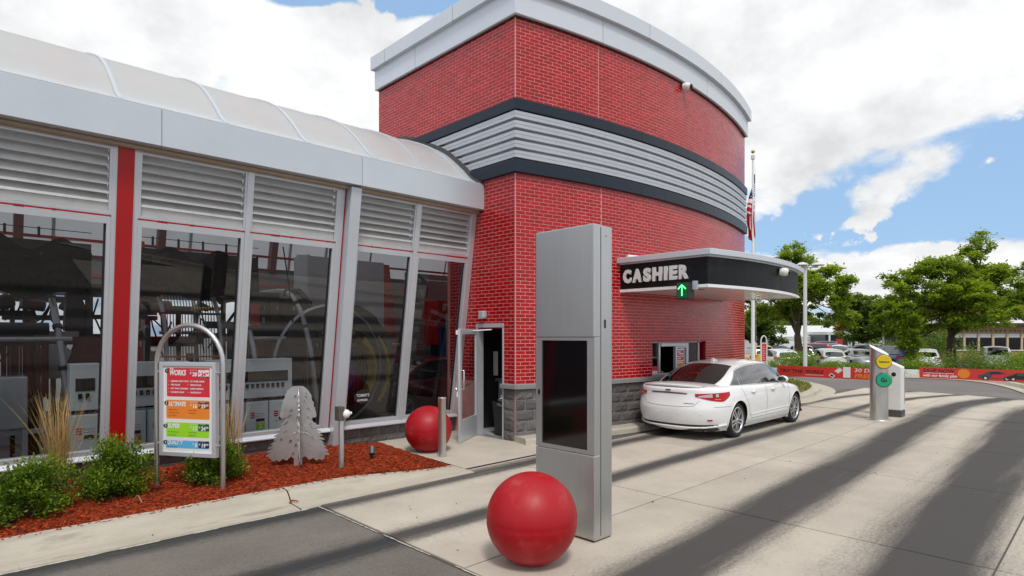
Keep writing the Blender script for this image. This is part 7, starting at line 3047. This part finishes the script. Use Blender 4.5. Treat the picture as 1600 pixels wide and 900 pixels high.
def bush(px, d, w, h, n, label, seed, m='shrubleaf', name='bush', flowers=0, l0=0.05):
    x, y = at(px, d)
    z = gz(x, y)
    rr = random.Random(seed)
    mb = MB()
    lumps = [(rr.uniform(-.6, .6) * w, rr.uniform(-.6, .6) * w, rr.uniform(0.25, 0.7) * h, rr.uniform(0.35, 0.6)) for _ in range(9)]
    for i in range(n):
        lx, ly, lz, lr = rr.choice(lumps)
        v = Vector((rr.gauss(0, 1), rr.gauss(0, 1), rr.gauss(0, 1))).normalized() * lr * rr.random() ** 0.35
        c = Vector((x + lx + v.x * w, y + ly + v.y * w, max(z + 0.03, z + lz + v.z * h * 0.75)))
        l = l0 * rr.uniform(0.6, 1.3)
        dd = Vector((rr.gauss(0, 1), rr.gauss(0, 1), rr.gauss(0.3, 1))).normalized()
        s = dd.cross(Vector((rr.gauss(0, 1), rr.gauss(0, 1), rr.gauss(0, 1)))).normalized() * l * 0.6
        fl = rr.random() < flowers and v.z > 0
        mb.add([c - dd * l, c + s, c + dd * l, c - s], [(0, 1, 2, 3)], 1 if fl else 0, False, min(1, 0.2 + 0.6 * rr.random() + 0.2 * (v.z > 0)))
    o = mb.build(name, [M[m], M['offwhite']], None, fix=False)
    return tag(o, label, 'bush', 'bushes on the verge beyond the barrier')


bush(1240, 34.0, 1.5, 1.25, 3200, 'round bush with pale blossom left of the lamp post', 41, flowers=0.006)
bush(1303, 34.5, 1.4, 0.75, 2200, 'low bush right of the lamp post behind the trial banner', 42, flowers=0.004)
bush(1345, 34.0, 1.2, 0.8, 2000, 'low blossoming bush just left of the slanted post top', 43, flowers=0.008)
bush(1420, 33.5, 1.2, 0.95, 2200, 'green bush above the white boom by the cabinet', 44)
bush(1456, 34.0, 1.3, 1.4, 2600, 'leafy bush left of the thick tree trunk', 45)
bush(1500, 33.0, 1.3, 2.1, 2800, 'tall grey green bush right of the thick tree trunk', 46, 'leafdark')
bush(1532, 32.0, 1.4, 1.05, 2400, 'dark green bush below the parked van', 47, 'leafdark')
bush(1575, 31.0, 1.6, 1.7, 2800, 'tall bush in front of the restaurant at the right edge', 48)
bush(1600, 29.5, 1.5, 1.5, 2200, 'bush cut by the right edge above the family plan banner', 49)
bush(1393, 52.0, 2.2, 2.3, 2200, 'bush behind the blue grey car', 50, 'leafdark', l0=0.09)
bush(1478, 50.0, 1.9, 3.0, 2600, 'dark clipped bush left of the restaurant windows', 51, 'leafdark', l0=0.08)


def tree(name, label, px, d, trunk_h, lumps, n, leaf, seed, m='leaf', tr=0.26, lean=0.0, fork=True, group='trees beyond the barrier', zbase=None):
    """lumps: (dx across, dy deep, z above trunk base, rx, rz) clumps of foliage"""
    x, y = at(px, d)
    z = gz(x, y) if zbase is None else zbase
    rr = random.Random(seed)
    t = thing(name, label, 'tree', (x, y, z), group)
    R_ = Vector((SH, -CH, 0))
    F_ = Vector((CH, SH, 0))
    base = Vector((x, y, z))

    def loc(l):
        return base + R_ * l[0] + F_ * l[1] + Vector((0, 0, l[2]))
    tk = MB()
    top = base + R_ * lean + Vector((0, 0, trunk_h))
    tk.tube(curve_pts([base - Vector((0, 0, 0.2)), base + Vector((0, 0, 0.1)), base.lerp(top, 0.5) + R_ * 0.05, top], 12), [tr * 1.25, tr * 1.1, tr, tr, tr * .95, tr * .95, tr * .9, tr * .88, tr * .86, tr * .84, tr * .82, tr * .8, tr * .78][:13], 12) if False else None
    c = curve_pts([base - Vector((0, 0, 0.2)), base.lerp(top, 0.45) + R_ * 0.06, top], 12)
    tk.tube(c, [tr * (1.3 - 0.5 * i / (len(c) - 1)) for i in range(len(c))], 12)
    prim = sorted(lumps, key=lambda l: -l[3] * rr.uniform(0.7, 1.3))[:5]
    mids = []
    for l in prim + [q for q in lumps if q not in prim]:
        e = loc(l)
        if l in prim:
            st = top if rr.random() < 0.7 else base.lerp(top, rr.uniform(0.8, 0.97))
        else:
            st = min(mids, key=lambda q: (q - e).length)
        mid = st.lerp(e, 0.5) + Vector((rr.uniform(-.3, .3), rr.uniform(-.3, .3), 0.25 * (e.z - st.z) * 0.6))
        c = curve_pts([st, mid, e], 10)
        r0 = tr * (rr.uniform(0.42, 0.6) if l in prim else rr.uniform(0.16, 0.26))
        if l in prim:
            mids += [c[len(c) // 2], c[len(c) * 3 // 4]]
        tk.tube(c, [r0 * (1 - 0.85 * i / (len(c) - 1)) for i in range(len(c))], 6, caps=False)
        for q in range(3):
            f = mid.lerp(e, rr.uniform(0.2, 0.9))
            g = f + Vector((rr.gauss(0, 1), rr.gauss(0, 1), rr.gauss(0.2, .6))) * l[3] * 0.55
            tk.tube([f, f.lerp(g, .5) + Vector((0, 0, .1)), g], [r0 * 0.3, r0 * 0.2, 0.01], 4, caps=False)
    tk.build('trunk', M['bark'], t)
    mb = MB()
    tot = sum(l[3] ** 2 for l in lumps)
    for l in lumps:
        c0 = loc(l)
        cnt = int(n * l[3] ** 2 / tot)
        subs = []
        for _ in range(max(5, int(11 * l[3]))):
            v = Vector((rr.gauss(0, 1), rr.gauss(0, 1), rr.gauss(0, 1))).normalized() * rr.random() ** 0.45
            subs.append((c0 + Vector((v.x * l[3], v.y * l[3], v.z * l[4])), rr.uniform(0.22, 0.46), rr.random()))
        for _ in range(cnt):
            sc_, sr, tn = rr.choice(subs)
            v = Vector((rr.gauss(0, .5), rr.gauss(0, .5), rr.gauss(0, .3)))
            c = sc_ + v * sr * 1.15
            ll = leaf * rr.uniform(0.55, 1.25)
            dd = Vector((rr.gauss(0, 1), rr.gauss(0, 1), rr.gauss(0, .55))).normalized()
            s = dd.cross(Vector((rr.gauss(0, .5), rr.gauss(0, .5), 1))).normalized() * ll * 0.5
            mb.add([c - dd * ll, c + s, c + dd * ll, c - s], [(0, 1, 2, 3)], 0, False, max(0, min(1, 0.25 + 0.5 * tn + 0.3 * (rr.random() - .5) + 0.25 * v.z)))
    mb.build('crown', M[m], t, fix=False)
    return t


def spread(seed, n, cx, cz, rx, rz, ry=None, r=(0.9, 1.5), flat=0.6):
    rr = random.Random(seed)
    out = []
    for _ in range(n):
        v = Vector((rr.gauss(0, 1), rr.gauss(0, 1), rr.gauss(0, 1))).normalized() * rr.random() ** 0.42
        q = rr.uniform(*r)
        out.append((cx + v.x * rx, v.y * (ry or rx), cz + v.z * rz, q, q * flat))
    return out


# lamp-post tree: crown px 1175-1345, y 380-520
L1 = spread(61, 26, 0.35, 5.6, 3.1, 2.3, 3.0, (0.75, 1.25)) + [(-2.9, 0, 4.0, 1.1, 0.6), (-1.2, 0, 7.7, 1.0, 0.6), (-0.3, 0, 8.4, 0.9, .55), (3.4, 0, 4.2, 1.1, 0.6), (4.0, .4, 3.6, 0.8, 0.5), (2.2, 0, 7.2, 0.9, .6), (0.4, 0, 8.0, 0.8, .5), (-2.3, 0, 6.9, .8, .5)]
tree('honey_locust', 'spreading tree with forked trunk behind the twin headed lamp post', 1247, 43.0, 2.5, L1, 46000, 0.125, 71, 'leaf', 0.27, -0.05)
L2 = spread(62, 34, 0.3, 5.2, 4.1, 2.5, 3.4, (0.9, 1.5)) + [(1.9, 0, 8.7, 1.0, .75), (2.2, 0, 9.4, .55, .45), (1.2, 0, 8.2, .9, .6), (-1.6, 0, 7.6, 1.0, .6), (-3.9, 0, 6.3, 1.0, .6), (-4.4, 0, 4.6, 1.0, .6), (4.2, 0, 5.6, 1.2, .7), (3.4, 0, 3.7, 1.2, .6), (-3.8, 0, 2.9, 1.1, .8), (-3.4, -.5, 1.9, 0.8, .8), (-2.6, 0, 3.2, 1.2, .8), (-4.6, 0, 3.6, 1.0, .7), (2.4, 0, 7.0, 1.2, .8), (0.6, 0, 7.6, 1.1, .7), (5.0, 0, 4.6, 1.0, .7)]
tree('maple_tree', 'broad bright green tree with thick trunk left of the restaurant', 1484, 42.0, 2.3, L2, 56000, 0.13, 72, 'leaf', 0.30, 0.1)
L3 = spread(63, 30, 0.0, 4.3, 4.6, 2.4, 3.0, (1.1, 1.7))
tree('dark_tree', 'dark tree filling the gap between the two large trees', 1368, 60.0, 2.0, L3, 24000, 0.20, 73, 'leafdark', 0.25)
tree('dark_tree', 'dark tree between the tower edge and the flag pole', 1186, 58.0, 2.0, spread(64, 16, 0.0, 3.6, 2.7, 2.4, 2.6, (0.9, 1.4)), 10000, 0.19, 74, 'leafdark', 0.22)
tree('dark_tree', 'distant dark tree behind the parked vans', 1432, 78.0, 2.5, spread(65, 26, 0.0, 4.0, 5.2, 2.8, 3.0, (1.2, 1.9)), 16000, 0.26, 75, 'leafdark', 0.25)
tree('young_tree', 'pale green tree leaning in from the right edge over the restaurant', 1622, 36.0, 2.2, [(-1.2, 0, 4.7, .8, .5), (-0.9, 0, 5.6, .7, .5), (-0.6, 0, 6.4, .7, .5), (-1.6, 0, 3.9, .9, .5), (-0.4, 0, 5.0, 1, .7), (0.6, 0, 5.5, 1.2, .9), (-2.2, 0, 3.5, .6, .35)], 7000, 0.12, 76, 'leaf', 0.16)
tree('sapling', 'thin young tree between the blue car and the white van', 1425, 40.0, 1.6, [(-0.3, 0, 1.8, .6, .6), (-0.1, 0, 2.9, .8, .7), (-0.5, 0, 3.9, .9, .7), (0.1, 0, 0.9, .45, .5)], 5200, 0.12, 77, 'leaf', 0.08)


def build_treeline():
    mb = MB()
    rr = random.Random(8)
    for _ in range(26000):
        px = rr.uniform(1120, 1700)
        d = rr.uniform(150, 200)
        x, y = at(px, d)
        hmax = 6.5 + 2.5 * noise.noise((px * 0.02, 3, 1)) + 1.5 * noise.noise((px * 0.07, 1, 2))
        z = -0.5 + hmax * rr.random() ** 0.8
        l = rr.uniform(0.35, 0.8)
        dd = Vector((rr.gauss(0, 1), rr.gauss(0, 1), rr.gauss(0, .7))).normalized()
        s = dd.cross(Vector((rr.gauss(0, .5), rr.gauss(0, .5), 1))).normalized() * l * .6
        c = Vector((x, y, z))
        mb.add([c - dd * l, c + s, c + dd * l, c - s], [(0, 1, 2, 3)], 0, False, 0.2 + 0.6 * rr.random())
    tag(mb.build('treeline', M['leafdark'], None, fix=False), 'distant band of trees along the horizon behind the car park', 'woods', kind='stuff')


build_treeline()


def build_flag_and_lamps():
    x, y = at(1176.5, 27.0)
    t = thing('flag_pole', 'tall white flag pole beside the brick tower edge', 'pole', (x, y, 0))
    MB().tube([(x, y, 0), (x, y, 4), (x, y, 10.0)], [0.085, 0.075, 0.045], 14).build('pole', M['white'], t)
    MB().tube([(x, y, 9.98), (x, y, 10.16)], [0.085, 0.085], 12).build('truck', M['letter'], t)
    MB().ball((x, y, 10.33), 0.085, 16, 10).build('finial', M['gold'], t)
    MB().tube([(x + 0.05, y - 0.12, 1.2), (x + 0.04, y - 0.08, 9.9)], 0.006, 4).build('halyard', M['letter'], t)
    # limp flag hanging in folds: union, then stripes
    f = thing('flag', 'limp red white and blue flag drooping from the pole', 'flag', (x, y, 6.4))
    R_, F_ = Vector((SH, -CH, 0)), Vector((CH, SH, 0))
    top, bot = 9.35, 6.35
    n, m = 30, 13

    def P(i, j):
        v = i / n
        w = 0.05 + 0.52 * v ** 0.8 * (1 - 0.35 * max(0, v - 0.75) / 0.25)
        u = j / m
        fold = 0.13 * math.sin(u * 15 + v * 3) * (0.2 + v)
        return Vector((x, y, 0)) - R_ * (-0.10 + w * u + 0.05 * math.sin(v * 9 + u * 4) * u) + F_ * fold + Vector((0, 0, top - (top - bot) * v - 0.18 * u * (1 - v) + 0.12 * math.sin(u * 9) * v))
    bl, rd, wh, st = MB(), MB(), MB(), MB()
    for i in range(n):
        for j in range(m):
            q = [P(i, j), P(i, j + 1), P(i + 1, j + 1), P(i + 1, j)]
            v = i / n
            if v < 0.36:
                tgt = bl
            elif v < 0.62:
                tgt = rd if int((v - 0.36) / 0.26 * 5.99) % 2 == 1 else wh
            else:
                tgt = rd if (j + (1 if v > 0.8 else 0)) % 3 != 1 else wh
            tgt.add(q, [(0, 1, 2, 3)], 0, True)
    rr = random.Random(3)
    for _ in range(26):
        i, j = rr.randint(4, 10), rr.randint(2, 11)
        c = P(i, j) - F_ * 0.03
        st.add([c + R_ * 0.03 * math.cos(a * PI / 5) * (1 if a % 2 else 0.45) + Vector((0, 0, 0.035 * math.sin(a * PI / 5) * (1 if a % 2 else 0.45))) for a in range(10)], [tuple(range(10))])
    bl.build('union', M['flagblue'], f)
    rd.build('red_stripe', M['flagred'], f)
    wh.build('white_stripe', M['flagwhite'], f)
    st.build('star', M['flagwhite'], f)

    def lamp(px, d, h, label, heads):
        x, y = at(px, d)
        z = gz(x, y)
        t = thing('street_lamp', label, 'lamp', (x, y, z))
        MB().tube([(x, y, z), (x, y, z + h)], [0.10, 0.085], 14).build('pole', M['letter'], t)
        for sx in heads:
            c = Vector((x, y, z + h)) + R_ * sx
            a = MB()
            a.tube([Vector((x, y, z + h - 0.10)), c + Vector((0, 0, -0.08))], 0.05, 8)
            a.build('arm', M['letter'], t)
            hd = MB()
            hd.lathe([(0.001, 0.13), (0.12, 0.12), (0.28, 0.03), (0.32, -0.02), (0.30, -0.03), (0.001, -0.03)], tuple(c + Vector((0, 0, 0.02))), 'z', 20)
            hd.build('lamp_head', M['letter'], t)
        return t
    lamp(1258, 30.0, 5.50, 'twin headed grey lamp post at the end of the canopy', (-0.15, 0.65))
    lamp(1380, 58.0, 5.3, 'thin dark lamp post in front of the middle trees', ())
    # small arched price board on the far verge
    x, y = at(1193.5, 32.5)
    z = gz(x, y) + 0.05
    t = thing('price_board', 'small red price board in a bent hoop beyond the sedan', 'sign', (x, y, z))
    o = Vector((x, y, z))
    pts = [o - R_ * 0.16, o - R_ * 0.16 + Vector((0, 0, 1.55))]
    pts += [o - R_ * 0.16 * math.cos(PI * i / 10) + Vector((0, 0, 1.55 + 0.32 * math.sin(PI * i / 10))) for i in range(1, 10)]
    pts += [o + R_ * 0.16 + Vector((0, 0, 1.55)), o + R_ * 0.16]
    MB().tube(pts, 0.035, 8).build('hoop', M['offwhite'], t)

    def bx(a0, a1, z0, z1, f0, f1):
        p = []
        for zz in (z0, z1):
            for a, f_ in ((a0, f0), (a1, f0), (a1, f1), (a0, f1)):
                p.append(tuple(o + R_ * a + F_ * f_ + Vector((0, 0, zz))))
        return MB().hexa(p)
    bx(-0.145, 0.145, 0.42, 1.50, -0.03, 0.03).build('board_frame', M['letter'], t)
    fc = bx(-0.115, 0.115, 0.48, 1.44, -0.037, -0.031).build('menu_face', M['printred'], t)
    for k in range(8):
        bx(-0.08, 0.06 - 0.03 * (k % 3), 0.58 + k * 0.10, 0.60 + k * 0.10, -0.040, -0.0375).build('print_line', M['offwhite'], fc)


build_flag_and_lamps()


# ------------------------------------------------------------------ far buildings
def build_far_buildings():
    R_, F_ = Vector((SH, -CH, 0)), Vector((CH, SH, 0))

    def facing(px, d, zg=-0.5):
        x, y = at(px, d)
        o = Vector((x, y, zg))

        def bx(mb, a0, a1, f0, f1, z0, z1, mi=0):
            p = []
            for zz in (z0, z1):
                for a, f_ in ((a0, f0), (a1, f0), (a1, f1), (a0, f1)):
                    p.append(tuple(o + R_ * a + F_ * f_ + Vector((0, 0, zz))))
            return mb.hexa(p, mi)
        return o, bx
    # long white showroom
    o, bx = facing(1255, 88.0)
    t = thing('showroom', 'long white showroom with pale sloping roof behind the parked cars', 'building', tuple(o))
    mb = MB()
    bx(mb, -5.2, 7.6, 0, 12, 0, 1.75)
    mb.build('wall', M['white'], t)
    mb = MB()
    bx(mb, -5.25, 7.65, -0.06, 12, 1.751, 2.25)
    mb.build('band', M['letter'], t)
    mb = MB()
    p = [o + R_ * a + F_ * f_ + Vector((0, 0, z)) for a, f_, z in ((-5.4, -0.1, 2.25), (7.8, -0.1, 2.25), (7.4, 6, 4.0), (-4.2, 6, 4.0))]
    mb.add(p, [(0, 1, 2, 3)])
    mb.add([p[0], p[3], o + R_ * -5.4 + F_ * 12 + Vector((0, 0, 2.25))], [(0, 1, 2)])
    mb.build('roof', M['letter'], t)
    for a in (1.8, 2.4):
        mb = MB()
        bx(mb, a, a + 0.5, -0.03, 0.1, 0.3, 1.6)
        w = mb.build('window', M['screen'], t)
    mb = MB()
    bx(mb, 4.2, 6.0, -0.04, 0.1, 0.2, 1.2)
    mb.build('window', M['screen'], t)
    # shop front with red sign panel and white posts
    o, bx = facing(1318, 84.0)
    t = thing('shop_front', 'dark shop front with red sign panels and white posts', 'building', tuple(o))
    mb = MB()
    bx(mb, -2.6, 4.2, 0, 8, 0, 2.55)
    mb.build('wall', M['boxgrey'], t)
    mb = MB()
    bx(mb, -2.7, 4.3, -0.5, 8, 2.551, 2.95)
    mb.build('band', M['letter'], t)
    for a, z0, z1 in ((-1.4, 0.6, 1.95), (-1.4, 2.96, 3.9)):
        mb = MB()
        bx(mb, a, a + 0.9, -0.62, -0.5, z0, z1)
        mb.build('red_panel', M['banner'], t)
    for a in (-2.4, 0.3, 1.5, 2.6, 3.7):
        mb = MB()
        bx(mb, a, a + 0.16, -0.7, -0.52, 0, 2.5)
        mb.build('post', M['white'], t)
    mb = MB()
    bx(mb, 1.75, 2.0, -0.72, -0.53, 0, 2.1)
    mb.build('red_panel', M['banner'], t)
    # row of pale pumps and flag posts further right
    ords = ['leftmost', 'second', 'third', 'fourth', 'fifth', 'rightmost']
    for k, (px, d, h) in enumerate(((1330, 70, 2.3), (1337, 70, 2.6), (1344, 72, 2.0), (1352, 70, 2.2), (1358, 74, 2.0), (1364, 70, 2.3))):
        x, y = at(px, d)
        tag(MB().tube([(x, y, -0.5), (x, y, -0.5 + h)], 0.10, 8).build('marker_post', M['white'] if k % 3 else M['letter']), ords[k] + ' of the pale upright posts in the row beyond the parked cars', 'post', 'white posts across the car park')
    # restaurant
    o, bx = facing(1560, 56.0)
    t = thing('restaurant', 'low tan restaurant with big windows and red mansard roof', 'building', tuple(o))
    a0, a1 = -4.6, 9.0
    for z0, z1, m_, nm, f0 in ((0, 1.0, 'tanwall', 'wall', 0), (2.62, 3.4, 'tanwall', 'wall', 0), (1.0, 1.08, 'offwhite', 'sill', -0.08)):
        mb = MB()
        bx(mb, a0, a1, f0, 10, z0 + (0.001 if z0 else 0), z1)
        mb.build(nm, M[m_], t)
    mb = MB()
    bx(mb, a0 + 0.05, a1 - 0.05, 0.25, 9.9, 1.081, 2.619)
    mb.build('inner_wall', M['dark'], t)
    nwin = 10
    stp = (a1 - a0) / nwin
    for k in range(nwin + 1):
        a = a0 + k * stp
        mb = MB()
        bx(mb, a - 0.10, a + 0.10, -0.05, 0.2, 1.082, 2.618)
        mb.build('pier', M['tanlight'], t)
        if k < nwin:
            mb = MB()
            bx(mb, a + 0.14, a + stp - 0.14, 0.05, 0.08, 1.09, 2.61)
            w = mb.build('window', M['screen'], t)
            mb = MB()
            bx(mb, a + 0.14, a + stp - 0.14, 0.03, 0.048, 2.25, 2.61)
            mb.build('blind', M['letter'], w)
            for q in range(3):
                mb = MB()
                bx(mb, a + 0.2 + q * 0.42, a + 0.42 + q * 0.42, -0.02, 0.0, 2.78, 2.98)
                mb.build('vent', M['boxbrown'], t)
    mb = MB()
    bx(mb, a0 - 0.6, a1 + 0.5, -0.7, 10.5, 3.402, 3.60)
    mb.build('eaves', M['boxbrown'], t)
    mb = MB()
    p = [o + R_ * a + F_ * f_ + Vector((0, 0, z)) for a, f_, z in ((a0 - 0.7, -0.8, 3.602), (a1 + 0.6, -0.8, 3.602), (a1 - 0.5, 3.0, 4.7), (a0 + 1.6, 3.0, 4.7), (a0 - 0.7, 10.5, 3.602))]
    mb.add(p, [(0, 1, 2, 3), (0, 3, 4)])
    mb.build('roof', M['letter'], t)
    mb = MB()
    p = [o + R_ * a + F_ * f_ + Vector((0, 0, z)) for a, f_, z in ((a0 + 3.6, 3.0, 4.6), (a1 + 0.6, 3.0, 4.6), (a1, 4.6, 6.4), (a0 + 4.4, 4.6, 6.4), (a0 + 3.6, 9, 4.6), (a0 + 4.4, 8, 6.4))]
    mb.add(p, [(0, 1, 2, 3), (4, 0, 3, 5)])
    mb.build('mansard', M['redroof'], t)


M['tanlight'] = mat('tan_trim', (0.50, 0.40, 0.26), 0.8)
M['tanwall'] = mat('tan_brick', (0.33, 0.22, 0.10), 0.85, var=0.15, vscale=3)
M['redroof'] = mat('red_roof_tile', (0.42, 0.07, 0.04), 0.8, var=0.1, vscale=4)
build_far_buildings()


# ------------------------------------------------------------------ parked cars
def build_parked():
    paints = {
        'white': mat('far_white', (0.75, 0.75, 0.75), 0.25, coat=0.5), 'silver': mat('far_silver', (0.42, 0.43, 0.45), 0.3, 0.5, coat=0.5),
        'grey': mat('far_grey', (0.13, 0.135, 0.15), 0.3, 0.3, coat=0.5), 'red': mat('far_red', (0.42, 0.015, 0.02), 0.3, coat=0.5),
        'blue': mat('far_blue', (0.10, 0.16, 0.34), 0.3, 0.2, coat=0.5), 'black': mat('far_black', (0.02, 0.02, 0.022), 0.25, coat=0.5),
        'yellow': mat('far_yellow', (0.62, 0.36, 0.02), 0.35, coat=0.4), 'palegreen': mat('far_pale_green', (0.55, 0.60, 0.52), 0.3, coat=0.5), 'maroon': mat('far_maroon', (0.12, 0.008, 0.012), 0.3, coat=0.5)}
    base = mat('car_paint_base', (0.6, 0.6, 0.6), 0.3, coat=0.5)
    g = 'cars in the car park beyond the verge'
    proto = {}
    spec = {'sedan': (4.7, 0.90), 'suv': (4.6, 0.93), 'hatch': (4.2, 0.88), 'van': (5.0, 0.98)}
    # kind, column, distance, heading (0 tail to camera, pi nose to camera), paint, label
    cars = [
        ('suv', 1180, 44.0, 0.3, 'yellow', 'yellow car half hidden behind the flag pole'),
        ('hatch', 1216, 41.5, 0.35, 'white', 'white hatchback just right of the red price board'),
        ('sedan', 1216, 56.0, 1.4, 'grey', 'dark grey sedan behind the white hatchback'),
        ('suv', 1251, 45.0, 0.1, 'silver', 'silver car between the forked trunk and the lamp post'),
        ('suv', 1262, 58.0, 1.5, 'red', 'bright red car behind the lamp post'),
        ('hatch', 1291, 42.5, 0.28, 'palegreen', 'pale hatchback with its tail to the lane above the trial banner'),
        ('sedan', 1318, 50.0, 0.75, 'black', 'black sedan behind the pale hatchback'),
        ('sedan', 1310, 60.0, 1.45, 'white', 'long white car behind the black sedan'),
        ('sedan', 1341, 43.0, 3.45, 'silver', 'silver car nose on with blue tinted screen left of the steel post'),
        ('suv', 1352, 54.0, 0.9, 'silver', 'silver wagon behind the nose on silver car'),
        ('sedan', 1299, 72.0, 1.2, 'blue', 'dark blue car in the far row'),
        ('suv', 1282, 76.0, 1.6, 'black', 'black car in the farthest row by the white wall'),
        ('suv', 1394, 43.0, 0.6, 'blue', 'blue grey car just right of the slanted steel post'),
        ('hatch', 1445, 42.0, 0.05, 'white', 'white hatchback with tail to the lane left of the tree trunk'),
        ('van', 1387, 72.0, 1.5, 'white', 'white van roof above the blue grey car'),
        ('sedan', 1452, 66.0, 2.7, 'white', 'white car nose on under the far trees'),
        ('van', 1472, 74.0, 1.3, 'white', 'white van under the far trees by the trunk'),
        ('suv', 1553, 41.0, 0.1, 'white', 'white car in front of the restaurant windows'),
    ]
    for kind, px, d, hd, col, label in cars:
        x, y = at(px, d)
        # heading measured from the line of sight
        los = math.atan2(y, x)
        if kind not in proto:
            L, w = spec[kind]
            t = make_car('parked_car', label, CarShape(L, w, kind), base, False, g)
            for sl in [s for c in t.children for s in c.material_slots]:
                if sl.material and sl.material.name == 'car_paint_base':
                    sl.link = 'OBJECT'
                    sl.material = paints[col]
            proto[kind] = (t, paints[col].name)
        else:
            t = copy_tree(proto[kind][0], label=label, group=g, swap={proto[kind][1]: paints[col]})
        L = spec[kind][0]
        rz = los + hd
        t.rotation_euler = (0, 0, rz)
        t.location = (x - math.cos(rz) * L * 0.5, y - math.sin(rz) * L * 0.5, gz(x, y) + 0.012 if x < 40.5 else -0.465)
    # dark red car added inside the wash in place of a reflected one
    t = copy_tree(proto['sedan'][0], label='dark red car behind the oval sticker, added in place of a reflection', group='', swap={proto['sedan'][1]: paints['maroon']})
    t.name = 'reflection_car'
    del t['group']
    t.rotation_euler = (0, 0, PI)
    t.location = (11.2, 11.95, 0.01)
    # yellow bollard by the car park
    x, y = at(1416, 46)
    tag(MB().tube([(x, y, gz(x, y)), (x, y, gz(x, y) + 1.05)], 0.13, 12).build('guard_post', M['yellow']), 'short yellow guard post right of the blue grey car', 'post')


build_parked()
